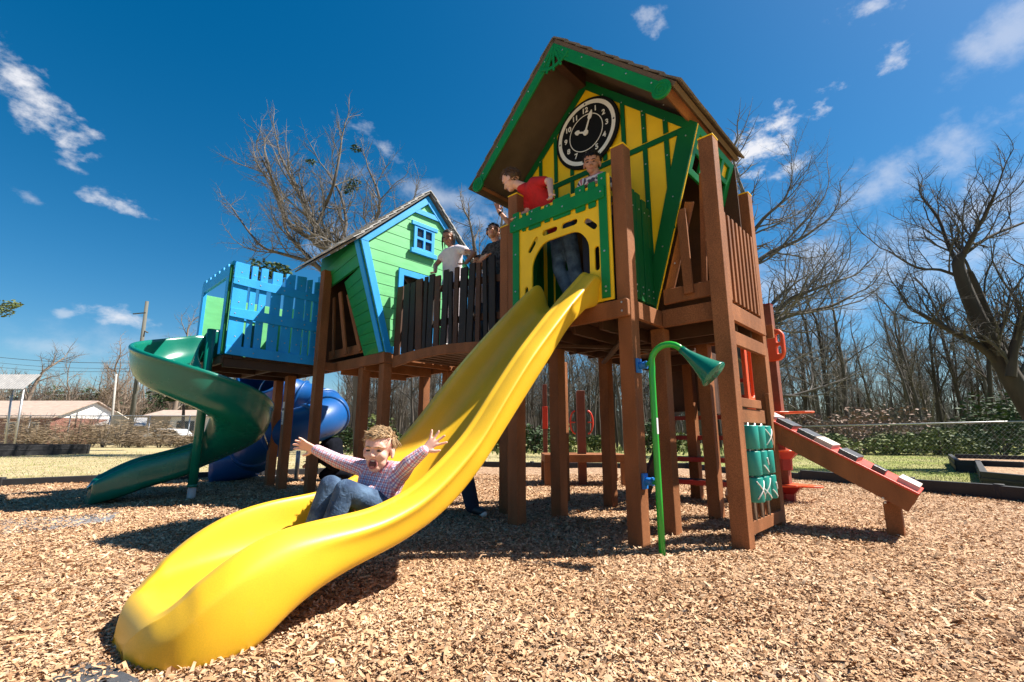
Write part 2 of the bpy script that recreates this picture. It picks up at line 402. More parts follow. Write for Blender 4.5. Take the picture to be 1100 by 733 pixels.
# ------------------------------------------------------------------ ground
def ground_mat():
    m, nt, b = new_mat('dormant_lawn'); L = nt.links.new
    tc = N(nt, 'ShaderNodeTexCoord'); src = tc.outputs['Object']
    def nn(s, d, r=.6):
        n = N(nt, 'ShaderNodeTexNoise'); n.inputs['Scale'].default_value = s; n.inputs['Detail'].default_value = d; n.inputs['Roughness'].default_value = r; L(src, n.inputs['Vector']); return n.outputs['Fac']
    cr = N(nt, 'ShaderNodeValToRGB'); e = cr.color_ramp.elements
    e[0].position = .3; e[0].color = (.30, .25, .10, 1); e[1].position = .7; e[1].color = (.50, .41, .26, 1)
    L(nn(1.2, 8, .7), cr.inputs[0])
    g = N(nt, 'ShaderNodeMix', data_type='RGBA'); L(cr.outputs[0], g.inputs[6]); g.inputs[7].default_value = (.20, .25, .05, 1)
    sx = N(nt, 'ShaderNodeSeparateXYZ'); L(src, sx.inputs[0])
    mr = N(nt, 'ShaderNodeMapRange'); mr.inputs[1].default_value = -1; mr.inputs[2].default_value = 7; mr.inputs[3].default_value = .0; mr.inputs[4].default_value = .45; L(sx.outputs[0], mr.inputs[0])
    pm = N(nt, 'ShaderNodeMapRange'); pm.inputs[1].default_value = .42; pm.inputs[2].default_value = .62; L(nn(.35, 5), pm.inputs[0])
    mm = N(nt, 'ShaderNodeMath', operation='MULTIPLY_ADD'); L(pm.outputs[0], mm.inputs[0]); L(mr.outputs[0], mm.inputs[1]); 
    m5 = N(nt, 'ShaderNodeMath', operation='MULTIPLY'); L(mr.outputs[0], m5.inputs[0]); m5.inputs[1].default_value = .9; L(m5.outputs[0], mm.inputs[2])
    L(mm.outputs[0], g.inputs[0])
    d = N(nt, 'ShaderNodeMix', data_type='RGBA'); pd = N(nt, 'ShaderNodeMapRange'); pd.inputs[1].default_value = .3; pd.inputs[2].default_value = .7; pd.inputs[3].default_value = .72; pd.inputs[4].default_value = 1.2
    L(nn(45, 4, .7), pd.inputs[0]); sv = N(nt, 'ShaderNodeVectorMath', operation='SCALE'); L(g.outputs[2], sv.inputs[0]); L(pd.outputs[0], sv.inputs['Scale'])
    L(sv.outputs[0], b.inputs['Base Color']); b.inputs['Roughness'].default_value = .95; b.inputs['Specular IOR Level'].default_value = .15
    bp = N(nt, 'ShaderNodeBump'); bp.inputs['Strength'].default_value = .8; bp.inputs['Distance'].default_value = .05; L(nn(30, 5, .7), bp.inputs['Height']); L(bp.outputs[0], b.inputs['Normal'])
    return m
def mulch_mat():
    m, nt, b = new_mat('wood_mulch'); L = nt.links.new
    tc = N(nt, 'ShaderNodeTexCoord')
    mp = N(nt, 'ShaderNodeMapping'); L(tc.outputs['Object'], mp.inputs['Vector'])
    nd = N(nt, 'ShaderNodeTexNoise'); nd.inputs['Scale'].default_value = 9; L(mp.outputs[0], nd.inputs['Vector'])
    ad = N(nt, 'ShaderNodeVectorMath', operation='MULTIPLY_ADD'); L(nd.outputs['Color'], ad.inputs[0]); ad.inputs[1].default_value = (.25, .25, 0); L(mp.outputs[0], ad.inputs[2])
    vo = N(nt, 'ShaderNodeTexVoronoi'); vo.inputs['Scale'].default_value = 34; L(ad.outputs[0], vo.inputs['Vector'])
    sp = N(nt, 'ShaderNodeSeparateColor'); L(vo.outputs['Color'], sp.inputs[0])
    cr = N(nt, 'ShaderNodeValToRGB'); e = cr.color_ramp.elements
    e[0].position = 0; e[0].color = (.13, .07, .04, 1); e[1].position = 1; e[1].color = (.52, .36, .235, 1)
    q = e.new(.5); q.color = (.33, .205, .12, 1)
    L(sp.outputs[0], cr.inputs[0])
    L(cr.outputs[0], b.inputs['Base Color']); b.inputs['Roughness'].default_value = .9; b.inputs['Specular IOR Level'].default_value = .2
    bp = N(nt, 'ShaderNodeBump'); bp.inputs['Strength'].default_value = .9; bp.inputs['Distance'].default_value = .03
    L(sp.outputs[1], bp.inputs['Height']); L(bp.outputs[0], b.inputs['Normal'])
    return m
M['lawn'] = ground_mat(); M['mulch'] = mulch_mat()
gm = MB(); gm.add([(-900, -200, -.03), (900, -200, -.03), (900, 1500, -.03), (-900, 1500, -.03)], [(0, 1, 2, 3)])
struct(gm, 'ground', M['lawn'])
BED = [(-16, 3.8), (-8.645, 8.342), (-5.30, 10.4), (-.785, 13.6), (4.557, 12.7), (5.617, 9.53), (6.302, 7.789), (6.9, 5.6), (7.6, 2.5), (8.2, -1.5), (-16, -1.5)]
from mathutils import noise as MN
PADS = [(V((-3.0, 3.9, 0)), 0)]
def mz(x, y):                                 # gentle heaps and hollows of the mulch
    return .028*MN.noise(V((x*.9, y*.9, 3.3))) + .014*MN.noise(V((x*3.1, y*3.1, 1.1)))
def inpoly(x, y, poly):
    c = False; n = len(poly)
    for i in range(n):
        x0, y0 = poly[i]; x1, y1 = poly[(i+1) % n]
        if (y0 > y) != (y1 > y) and x < (x1-x0)*(y-y0)/(y1-y0)+x0: c = not c
    return c
bm = bmesh.new()
bv = [bm.verts.new((x, y, 0)) for x, y in BED]; bm.faces.new(bv)
for axis in (0, 1):
    k = -16.
    while k < 16:
        no = (1, 0, 0) if axis == 0 else (0, 1, 0); co = (k, 0, 0) if axis == 0 else (0, k, 0)
        bmesh.ops.bisect_plane(bm, geom=bm.verts[:]+bm.edges[:]+bm.faces[:], plane_co=co, plane_no=no); k += .25
for v in bm.verts: v.co.z = mz(v.co.x, v.co.y)
for f in bm.faces: f.smooth = True
me = bpy.data.meshes.new('mulch_bed'); bm.to_mesh(me); bm.free(); me.materials.append(M['mulch'])
o = bpy.data.objects.new('mulch_bed', me); C.objects.link(o); o['kind'] = 'structure'
# loose wood chips lying over the bed, in five tones
def chips():
    rs = np.random.RandomState(3)
    n = 700000
    ang = rs.uniform(R(-57), R(57), n); y = 1.15 + (rs.rand(n)**1.35)*9.5
    x = y*np.tan(ang)*.95
    # thin out by distance so that the near ground is densest
    keep = np.array([inpoly(a, b, BED) for a, b in zip(x, y)]); x = x[keep]; y = y[keep]; n = len(x)
    gx = np.floor(x/.1).astype(int); gy = np.floor(y/.1).astype(int); cache = {}
    z = np.empty(n)
    for i in range(n):
        k = (gx[i], gy[i])
        if k not in cache: cache[k] = mz(k[0]*.1+.05, k[1]*.1+.05)
        z[i] = cache[k]
    ln = rs.lognormal(-4.32, .5, n).clip(.005, .07)*(1+.05*y); wd_ = (ln*rs.uniform(.16, .42, n)).clip(.003, .014)*(1+.04*y)
    yaw = rs.uniform(0, 2*np.pi, n); pit = rs.normal(0, .26, n); rol = rs.normal(0, .45, n)
    z = z + .006 + rs.rand(n)*.014 + np.abs(np.sin(pit))*ln*.4
    dx = np.stack([np.cos(yaw)*np.cos(pit), np.sin(yaw)*np.cos(pit), np.sin(pit)], 1)
    sx = np.stack([-np.sin(yaw), np.cos(yaw), np.zeros(n)], 1); up = np.cross(dx, sx)
    sd = sx*np.cos(rol)[:, None]+up*np.sin(rol)[:, None]
    c = np.stack([x, y, z], 1); l2 = (ln/2)[:, None]; w2 = (wd_/2)[:, None]
    tp = rs.uniform(.35, 1, (n, 1)); bend = (rs.normal(0, .12, n)*ln)[:, None]*np.cross(dx, sd)
    vs = np.empty((n, 6, 3)); 
    vs[:, 0] = c-dx*l2-sd*w2*tp; vs[:, 1] = c-dx*l2*rs.uniform(.8, 1.1, (n, 1))+sd*w2
    vs[:, 2] = c-sd*w2+bend; vs[:, 3] = c+sd*w2+bend
    vs[:, 4] = c+dx*l2-sd*w2; vs[:, 5] = c+dx*l2*rs.uniform(.7, 1.1, (n, 1))+sd*w2*tp
    base = (np.arange(n)*6)[:, None]
    fs = np.concatenate([base+np.array([[0, 2, 3, 1]]), base+np.array([[2, 4, 5, 3]])], 1).reshape(-1)
    me = bpy.data.meshes.new('wood_chips'); me.vertices.add(n*6); me.vertices.foreach_set('co', vs.reshape(-1))
    nf = n*2; me.loops.add(nf*4); me.loops.foreach_set('vertex_index', fs.astype(np.int32)); me.polygons.add(nf)
    me.polygons.foreach_set('loop_start', np.arange(0, nf*4, 4, dtype=np.int32))
    for i, (cc) in enumerate([(.49, .315, .185), (.43, .26, .142), (.56, .395, .255), (.32, .18, .092), (.18, .095, .05), (.47, .29, .162)]):
        me.materials.append(mat('wood_chip_tone', cc, .85, .3, 40, spec=.25))
    pt = {}
    damp = np.array([pt.setdefault((a, b), MN.noise(V((a*.2, b*.2, 7.7)))+.5*MN.noise(V((a*.55, b*.55, 2.2)))) for a, b in zip(gx, gy)])      # darker, damper patches
    r0 = rs.rand(n)-damp*.28
    tone = np.select([r0 < .20, r0 < .42, r0 < .60, r0 < .74, r0 < .84], [2, 0, 5, 1, 0], 3); tone[rs.rand(n) < .06+.05*np.clip(-damp, 0, 1)] = 4
    me.polygons.foreach_set('material_index', np.repeat(tone, 2).astype(np.int32))
    me.update(calc_edges=True); me.validate()
    o = bpy.data.objects.new('wood_chips', me); C.objects.link(o); o['kind'] = 'stuff'; o['label'] = 'loose tan and brown wood chips covering the play area'
    o['category'] = 'wood chips'
chips()
# ------------------------------------------------------------------ the clock tower
def post(mb, u0, w0, z1, s=.13, z0=-.08): mb.box((u0-s/2, w0-s/2, z0), (u0+s/2, w0+s/2, z1)); return mb
tower = thing('clock_tower', 'tall crooked yellow and green play tower with a round clock under its gable roof', 'play tower', (-2.65, 4.3, 0))
for (pu, pw, top, cap) in [(-1.975, 3.565, 3.44, 1), (-3.275, 3.565, 3.43, 1), (-1.335, 3.985, 3.44, 1), (-1.42, 5.2, 3.40, 1), (-2.0, 4.2, 1.84, 0), (-3.26, 4.22, 1.84, 0), (-2.0, 5.25, 1.84, 0), (-3.3, 5.3, 1.84, 0), (-2.66, 5.5, 1.84, 0), (-3.95, 5.2, 1.84, 0), (-2.75, 6.6, 1.84, 0)]:
    o = post(MB(), pu, pw, top).build('post', M['brown'], tower, .006)
    if cap: MB().box((pu-.069, pw-.069, top+.001), (pu+.069, pw+.069, top+.014)).build('post_cap', M['yellow'], o, .004)
# deck boards, rim beams and joists
d = MB()
k = -3.36
while k < -1.4:
    d.box((k, 4.09, 1.925), (k+.135, 5.3, 1.965)); k += .141
k = -3.33
while k < -1.95:
    d.box((k, 3.505, 1.926), (k+.135, 4.085, 1.966)); k += .141
d.build('deck', M['darkbrown'], tower, .003)
j = MB()
for uu in (-3.2, -2.9, -2.6, -2.3): j.box((uu-.02, 3.64, 1.80), (uu+.02, 5.2, 1.92))
j.box((-3.3, 4.5, 1.79), (-1.4, 4.54, 1.918)); j.box((-3.3, 4.9, 1.788), (-1.4, 4.94, 1.919))
j.beam((-3.2, 3.7, 1.775), (-2.05, 5.1, 1.775), .05, .03); j.beam((-2.05, 3.7, 1.745), (-3.2, 5.1, 1.745), .05, .03)
j.build('deck_joists', M['darkbrown'], tower, .003)
b = MB()
b.plate(rect(-3.33, 1.83, -1.915, 1.985, .02), [], .045, FRONT(3.455), .004)
b.mi = 1; b.bolts([(-1.97, 3.455, 1.955), (-1.97, 3.455, 1.88), (-3.28, 3.455, 1.955), (-3.28, 3.455, 1.88)], (0, -1, 0), .012); b.mi = 0
b.box((-1.955, 3.635, 1.835), (-1.912, 4.13, 1.985))
b.box((-1.905, 4.075, 1.83), (-1.30, 4.118, 1.99)); b.mi = 1; b.bolts([(-1.43, 4.073, 1.95), (-1.43, 4.073, 1.87)], (0, -1, 0), .012); b.mi = 0
b.box((-1.36, 4.055, 1.825), (-1.32, 5.13, 1.975)); b.box((-3.36, 3.64, 1.836), (-3.32, 5.3, 1.976)); b.box((-3.36, 5.3, 1.83), (-1.3, 5.345, 1.97))
b.build('rim_beam', [M['brown'], M['bolt']], tower, .005)
rdk = MB(); k = -3.36
while k < -2.45:
    rdk.box((k, 5.36, 1.92), (k+.135, 7.0, 1.96)); k += .141
rdk.box((-3.36, 6.96, 1.80), (-2.32, 7.0, 1.918)); rdk.box((-2.36, 5.36, 1.80), (-2.32, 6.95, 1.918)); rdk.box((-3.36, 5.36, 1.8), (-3.32, 6.95, 1.918)); rdk.box((-3.3, 6.2, 1.79), (-2.37, 6.24, 1.916))
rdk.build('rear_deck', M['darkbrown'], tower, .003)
rsb = MB()
for i in range(6): rsb.box((-2.30, 5.75+i*.2, 1.12), (-2.27, 5.94+i*.2, 1.79))
for i in range(4): rsb.box((-3.2+i*.2, 7.02, 1.2), (-3.01+i*.2, 7.05, 2.7))
rsb.build('shade_board', M['darkbrown'], tower, .003)  # boards added to shade the ground under the tower
# slide entrance panel
F = FRONT(3.462)
pn = MB()
outer = [(-3.215, 2.0), (-2.045, 2.0), (-2.045, 3.19), (-2.135, 3.19), (-2.135, 3.13), (-3.13, 3.13), (-3.13, 3.17), (-3.215, 3.17)]
def rpoly(pts, r, k=4):
    out = []; n = len(pts)
    for i in range(n):
        p = V((*pts[i], 0)); a = V((*pts[i-1], 0)); c = V((*pts[(i+1) % n], 0))
        da = (a-p); dc = (c-p); rr = min(r, da.length*.45, dc.length*.45); p0 = p+da.normalized()*rr; p1 = p+dc.normalized()*rr
        for t in range(k+1):
            t /= k; q = p0*(1-t)**2+p*2*t*(1-t)+p1*t*t; out.append((q.x, q.y))
    return out
hole = rpoly([(-2.97, 2.03), (-2.28, 2.03), (-2.28, 2.60), (-2.40, 2.74), (-2.83, 2.74), (-2.97, 2.57)], .09)
slots = [slot((-2.80, 2.835), (-2.67, 2.835), .058), slot((-2.56, 2.835), (-2.43, 2.835), .058), slot((-2.30, 2.80), (-2.215, 2.72), .055), slot((-2.995, 2.70), (-2.91, 2.80), .05),
         slot((-2.20, 2.32), (-2.20, 2.50), .05), slot((-3.045, 2.12), (-3.045, 2.30), .045)]
pn.plate(outer, [hole]+slots, .022, F, .003)
pn.build('entrance_panel', M['yellow'], tower)
tr = MB()
F2 = FRONT(3.446)
tr.plate([(-3.222, 2.02), (-3.135, 2.02), (-3.135, 3.17), (-3.222, 3.17)], [], .014, F2, .003)
tr.plate([(-2.155, 2.02), (-2.07, 2.02), (-2.07, 3.205), (-2.155, 3.205)], [], .014, F2, .003)
for x0, x1, a0, a1 in [(-3.09, -3.04, 2.93, 3.13), (-3.0, -2.84, 2.915, 3.135), (-2.79, -2.72, 2.93, 3.12), (-2.68, -2.47, 2.92, 3.14), (-2.41, -2.30, 2.905, 3.165), (-2.265, -2.185, 2.90, 3.155)]:
    tr.plate(rect(x0, a0, x1, a1, .012, 2), [], .013, F2, .003)
tr.mi = 1; tr.bolts([(-3.18, 3.446, 3.12), (-2.95, 3.446, 3.11), (-2.75, 3.446, 3.10), (-2.35, 3.446, 3.12), (-2.11, 3.446, 3.15), (-2.11, 3.446, 2.45), (-2.11, 3.446, 2.08), (-2.11, 3.446, 2.12), (-3.18, 3.446, 2.3), (-3.18, 3.446, 2.7)], (0, -1, 0), .011); tr.mi = 0
tr.build('trim_board', [M['green'], M['bolt']], tower)
rl = MB(); rl.plate(rpoly([(-3.25, 2.952), (-2.085, 2.952), (-2.085, 3.082), (-3.25, 3.082)], .03), [], .018, FRONT(3.43), .004)
rl.mi = 1; rl.bolts([(x, 3.43, 3.02) for x in (-3.18, -2.95, -2.55, -2.12)], (0, -1, 0), .011)
rl.build('top_rail', [M['green'], M['bolt']], tower)
# green pickets closing the right side of the balcony
for k, (w0, w1, zt, tl) in enumerate([(3.645, 3.745, 3.09, 0), (3.76, 3.855, 3.085, .0), (3.87, 3.955, 3.05, .0), (3.965, 4.04, 3.0, 0)]):
    p = MB(); p.plate(rect(w0, 2.03, w1, zt, .01, 2), [], .03, SIDE(-1.945-.004*(k % 2)), .003)
    p.mi = 1; p.bolts([(-1.945, (w0+w1)/2, z) for z in (2.1, 2.16, 2.92)], (1, 0, 0), .008); p.build('picket', [M['dkgreen'], M['bolt']], tower)
for w0, w1, zt in [(3.645, 3.745, 3.05), (3.76, 3.855, 3.08), (3.87, 3.955, 3.05), (3.965, 4.04, 3.0)]:
    p = MB(); p.plate(rect(w0, 2.03, w1, zt, .01, 2), [], .03, SIDE(-3.33), .003); p.build('picket', [M['dkgreen'], M['bolt']], tower)
# the crooked gable wall
FW = 4.06
wl = MB()
ub, ut, zb, zt, uc, za = 0.69, 1.215, 1.995, 3.70, -2.645, 4.84
def half(z): return ub+(ut-ub)*(z-zb)/(zt-zb) if z <= zt else ut*(za-z)/(za-zt)
pent = [(uc-ub, zb), (uc+ub, zb), (uc+ut, zt), (uc, za), (uc-ut, zt)]
door = rpoly([(-3.15, 2.0), (-2.2, 2.0), (-2.2, 3.1), (-2.3, 3.22), (-3.05, 3.22), (-3.15, 3.1)], .06)
win = None
wl.plate(pent, [[(x, z+.002) for x, z in door]], .022, FRONT(FW), .003)
wall = wl.build('gable_wall', M['yellow'], tower)
t = MB(); T1 = FRONT(FW-.016); T2 = FRONT(FW-.030)
def clipstrip(x, w, z0, z1): t.plate([(x-w/2, z0), (x+w/2, z0), (x+w/2, z1), (x-w/2, z1)], [], .013, T1, .003)
for x in (-1.74, -1.965, -2.195, -2.425, -2.86, -3.09, -3.32, -3.54):
    hz = za - (abs(x-uc))*(za-zt)/ut - .08
    lo = 3.74
    clipstrip(x, .05, lo, hz)
for x in (-1.965, -1.74, -2.62, -2.86, -3.09, -3.32, -3.54):
    zl = zb+.05 if abs(x-uc) < ub else zb + (abs(x-uc)-ub)*(zt-zb)/(ut-ub)+.05
    if -2.3 > x > -3.0: zl = 3.3
    clipstrip(x, .05, zl, 3.665)
t.plate([(uc-ut+.03, 3.665), (uc+ut-.03, 3.665), (uc+ut-.06, 3.725), (uc-ut+.06, 3.725)], [], .014, FRONT(FW-.0175), .003)
t.plate([(uc-1.02, 3.235), (-2.2, 3.235), (-2.2, 3.30), (uc-1.02, 3.30)], [], .014, FRONT(FW-.0185), .003)
# rake boards and flaring corner boards
for s in (1, -1):
    p0 = (uc+s*ut, zt); q0 = (uc, za)
    n = V((-(za-zt), -s*ut, 0)).normalized(); n = V((n.x*s, n.y, 0))
    w = .082
    poly = [p0, q0, (uc, za-w*1.42), (uc+s*(ut-w*1.5), zt)] if s > 0 else [q0, p0, (uc-(ut-w*1.5), zt), (uc, za-w*1.42)]
    t.plate(poly if s > 0 else poly, [], .014, FRONT(FW-.020-.001*s), .003)
    cb = [(uc+s*ub, zb), (uc+s*ut, zt), (uc+s*(ut-.185), zt), (uc+s*(ub-.125), zb)]
    t.plate(cb, [], .02, FRONT(FW-.024-.001*s), .003)
t.plate([(-3.235, 2.0), (-3.155, 2.0), (-3.155, 3.2), (-3.235, 3.2)], [], .014, FRONT(FW-.0195), .003)
t.plate([(-2.195, 2.0), (-2.11, 2.0), (-2.11, 3.2), (-2.195, 3.2)], [], .014, FRONT(FW-.0195), .003)
t.mi = 1
t.bolts([(uc+s*(ub-.06+(ut-.09-ub+.06)*f), FW-.025, zb+(zt-zb)*f) for s in (1, -1) for f in (.06, .35, .62, .95)] + [(x, FW-.016, z) for x in (-1.965, -1.74) for z in (2.4, 3.1, 3.5, 3.9, 4.05)] + [(uc+s*(ut-.09)*f, FW-.02, za-.09-(za-zt-.05)*f) for s in (1, -1) for f in (.2, .4, .6, .8)], (0, -1, 0), .009)
t.build('timber_trim', [M['dkgreen'], M['bolt']], tower)
# back wall and leaning side walls with open truss strips
bw = MB(); bw.plate([(x, z) for x, z in [(uc-ub, zb), (-1.42, zb), (uc+ut, zt), (uc, za), (uc-ut, zt)]], [], .02, FRONT(5.03), .003); bw.build('back_wall', M['darkbrown'], tower)  # dark brown stands in for the shade inside the house
lw_ = MB(); lw_.plate([(-4.08, 1.99), (-4.08+.0, 3.66), (-5.02, 3.66), (-5.02, 1.99)][::-1] if False else [(-5.02, -1.72), (-4.08, -1.72), (-4.08, -.46), (-5.02, -.46)], [], .02, plane4((uc-ut, 0, zt), (0, -1, 0), V((-(ut-ub), 0, zt-zb)).normalized()), .003); lw_.build('left_light_block', M['dkgreen'], tower)  # closed sheet added to keep light out of the house
for s in (1, -1):
    q = MB(); sidepl = MB()
    xt = uc+s*ut; dz = V(((ut-ub)*s, 0, zt-zb)).normalized()
    O = V((uc+s*ut, 0, zt)); Mx = plane4(O, (0, s, 0), dz) if s > 0 else plane4(O, (0, -1, 0), dz)
    def fx(w): return w if s > 0 else -w
    a, bb_ = 4.07, 5.02
    def pl(pts): return [(fx(x), y) for x, y in pts][::(1 if s > 0 else -1)]
    # lattice of green boards over yellow backing
    holes = []; x = a+.07
    n = 4; pitch = (bb_-a-.10)/n
    for i in range(n):
        for y0, y1 in ((-.20, -.065), (-.40, -.25)):
            holes.append(pl([(a+.07+i*pitch, y0), (a+.07+i*pitch+pitch-.06, y0), (a+.07+i*pitch+pitch-.06, y1), (a+.07+i*pitch, y1)]))
    q.plate(pl([(a, -.46), (bb_, -.46), (bb_, 0), (a, 0)]), holes, .03, Mx, .003)
    q.build('truss_strip', M['green'], tower)
    m2 = plane4(O - V((s*.032, 0, 0)), (0, s, 0), dz) if s > 0 else plane4(O + V((.032, 0, 0)), (0, -1, 0), dz)
    sidepl.plate(pl([(a+.3, -.2), (bb_, -.2), (bb_, -.01), (a+.3, -.01)]), [], .012, m2, .002); sidepl.plate(pl([(a, -.2), (a+.29, -.2), (a+.29, -.01), (a, -.01)]), [], .012, m2, .002)
    sidepl.build('truss_backing', M['yellow'], tower)
# the brown infill boards between the gable wall and the right hand post
fl = MB()
fl.plate([(-1.895, 2.05), (-1.41, 2.05), (-1.41, 2.19), (-1.895, 2.19)], [], .035, FRONT(4.10), .004)
fl.plate(strip((-1.642, 2.10), (-1.66, 2.92), .085), [], .028, FRONT(4.065), .004)
fl.plate(strip((-1.86, 2.16), (-1.60, 3.0), .085), [], .028, FRONT(4.135), .004)
fl.plate(strip((-1.44, 2.19), (-1.44, 3.35), .055), [], .03, FRONT(4.137), .004)
fl.plate(strip((-1.56, 2.19), (-1.50, 3.3), .05), [], .03, FRONT(4.23), .004)
fl.build('infill_board', M['brown'], tower)
# pale balusters on the right side
bl = MB()
for k, w0 in enumerate([4.16, 4.27, 4.38, 4.49, 4.60, 4.71, 4.82, 4.93, 5.04]):
    bl.box((-1.372, w0-.024, 2.02), (-1.34, w0+.024, 2.86))
bl.box((-1.41, 4.06, 2.10), (-1.374, 5.12, 2.17)); bl.box((-1.41, 4.06, 2.76), (-1.374, 5.12, 2.83))
bl.build('baluster_panel', M['brown'], tower, .004)
# roof
roof = MB()
RA, RE = 5.06, 3.79; ra_u, re_u = -2.675, 1.29
w0, w1 = 3.51, 5.08
for s in (1, -1):
    d = V((s*re_u, 0, RE-RA)); ln = d.length; dn = d.normalized(); nn = V((dn.z*-s, 0, dn.x*s)); nn = V((-dn.z*s, 0, abs(dn.x)))
    nn = V((abs(dn.z)*s, 0, abs(dn.x)))
    A = V((ra_u, 0, RA)); Bq = A+d
    roof.mi = 1
    for (lo, hi) in ((-.045, -.004),):
        pts = []
        for p in (A, Bq):
            for ww in (w0, w1):
                for h in (lo, hi): pts.append((p.x+nn.x*h, ww, p.z+nn.z*h))
        roof.add(pts, [(0, 1, 3, 2), (4, 6, 7, 5), (0, 4, 5, 1), (2, 3, 7, 6), (0, 2, 6, 4), (1, 5, 7, 3)])
    roof.mi = 0
    nrow = 9
    for i in range(nrow):
        f0 = i/nrow; f1 = (i+1)/nrow+.02
        p = A+d*f0; q = A+d*min(f1, 1.02)
        cols = 6
        for c in range(cols):
            c0 = w0-.012+(w1-w0+.03)*c/cols+.002; c1 = w0-.012+(w1-w0+.03)*(c+1)/cols-.002
            h0 = .002+.001*(c % 2); h1 = .018+.003*random.random(); 
            ps = []
            for pp, hh in ((p, h0), (q, h1)):
                for ww in (c0, c1): ps.append((pp.x+nn.x*(hh-.004), ww, pp.z+nn.z*(hh-.004))); ps.append((pp.x+nn.x*(hh+.012), ww, pp.z+nn.z*(hh+.012)))
            roof.add(ps, [(0, 1, 3, 2), (4, 6, 7, 5), (0, 4, 5, 1), (2, 3, 7, 6), (0, 2, 6, 4), (1, 5, 7, 3)])
roof_o = roof.build('roof', [M['roof_shingle'], M['soffit']], tower)
MB().box((ra_u-.045, 3.53, RA-.30), (ra_u+.045, 4.05, RA-.125)).build('ridge_beam', M['darkbrown'], roof_o, .005)
for s in (1, -1):
    e = MB(); e.beam((ra_u+s*(re_u-.10), 3.545, RE+.005), (ra_u+s*(re_u-.10), 5.06, RE+.005), .04, .10, V((s*.7, 0, .7))); e.build('eave_beam', M['brown'], roof_o, .004)
    f = MB(); F3 = FRONT(3.50)
    A = (ra_u, RA-.065); Bq = (ra_u+s*re_u*.925, RA-.065+(RE-RA)*.925)
    off = .125
    pts = [A, Bq, (Bq[0]-s*.06, Bq[1]-.085), (A[0], A[1]-off*1.3)]
    if s < 0: pts = pts[::-1]
    f.plate(pts, [], .022, FRONT(3.502-.001*s), .004)
    sc_c = (Bq[0]-s*.035, Bq[1]-.045)
    def ring(r, k=28): return [(sc_c[0]+r*math.cos(2*math.pi*i/k), sc_c[1]+r*math.sin(2*math.pi*i/k)) for i in range(k)]
    f.plate(ring(.088), [], .028, FRONT(3.488), .005); f.plate(ring(.060), [ring(.05)], .008, FRONT(3.482), .002); f.plate(ring(.030), [ring(.021)], .008, FRONT(3.482), .002)
    f.mi = 1; f.bolts([(A[0]+(Bq[0]-A[0])*k+0, 3.50, A[1]-.05+(Bq[1]-A[1])*k) for k in (.1, .3, .5, .7, .9)], (0, -1, 0), .010)
    f.build('fascia', [M['green'], M['bolt']], roof_o)
su = MB(); S0 = (ra_u, RA-.21)                # sunburst bracket under the peak
def arc(r, a0, a1, k=14): return [(S0[0]+r*math.cos(R(a0+(a1-a0)*i/k)), S0[1]+.10+r*math.sin(R(a0+(a1-a0)*i/k))) for i in range(k+1)]
su.plate(arc(.27, 222, 318)+arc(.235, 318, 222), [], .018, FRONT(3.494), .003)
for a in (232, 251, 270, 289, 308):
    su.plate(strip((S0[0]+.07*math.cos(R(a)), S0[1]+.10+.07*math.sin(R(a))), (S0[0]+.30*math.cos(R(a)), S0[1]+.10+.30*math.sin(R(a))), .026), [], .016, FRONT(3.4955), .003)
su.build('sunburst_bracket', M['green'], roof_o)
# the clock
ck = (-2.635, 4.155)
def cring(r, k=56): return [(ck[0]+r*math.cos(2*math.pi*i/k), ck[1]+r*math.sin(2*math.pi*i/k)) for i in range(k)]
c = MB(); c.plate(cring(.415), [], .03, FRONT(FW-.045), .006); clock = c.build('clock', M['black'], tower)
c = MB(); c.plate(cring(.378), [cring(.333)], .006, FRONT(FW-.0505), .001)
c.mi = 1; c.bolts([(ck[0]+.356*math.cos(a), FW-.0505, ck[1]+.356*math.sin(a)) for a in (0, math.pi/2, math.pi, 3*math.pi/2)], (0, -1, 0), .012); c.build('outer_ring', [M['white'], M['ink']], clock)
c = MB(); c.plate(cring(.222), [cring(.213)], .004, FRONT(FW-.0485), .0008); c.build('inner_ring', M['white'], clock)
nm = MB()
for k in range(1, 13):
    a = R(90-30*k); cu = bpy.data.curves.new('t', 'FONT'); cu.body = str(k); cu.size = .085; cu.align_x = 'CENTER'; cu.align_y = 'CENTER'; cu.extrude = .002; cu.offset = .002
    ob = bpy.data.objects.new('t', cu); C.objects.link(ob); me = bpy.data.meshes.new_from_object(ob.evaluated_get(bpy.context.evaluated_depsgraph_get()))
    Mt = plane4((ck[0]+.272*math.cos(a), FW-.0495, ck[1]+.272*math.sin(a)), (1, 0, 0), (0, 0, 1))
    rot = Matrix.Rotation(a-math.pi/2, 4, 'Z') if False else Matrix.Identity(4)
    nm.add([Mt @ rot @ v.co for v in me.vertices], [tuple(p.vertices) for p in me.polygons]); bpy.data.objects.remove(ob); bpy.data.curves.remove(cu)
nm.build('numerals', M['white'], clock)
for ang, ln, wd2 in ((69, .265, .030), (157, .165, .034)):
    h = MB(); ca, sa = math.cos(R(ang)), math.sin(R(ang)); nx = (-sa, ca)
    def hp(t, o): return (ck[0]+ca*t+nx[0]*o, ck[1]+sa*t+nx[1]*o)
    pts = [hp(-.02, -.012), hp(ln*.55, -.009), hp(ln*.62, -wd2*.9), hp(ln*.8, -wd2*.8), hp(ln, 0), hp(ln*.8, wd2*.8), hp(ln*.62, wd2*.9), hp(ln*.55, .009), hp(-.02, .012)]
    h.plate(rpoly(pts, .02), [], .008, FRONT(FW-.054-(.006 if ln > .2 else 0)), .002); h.build('hand', M['white'], clock)
c = MB(); c.plate(cring(.034, 20), [], .02, FRONT(FW-.0555), .003); c.build('hub', M['white'], clock)
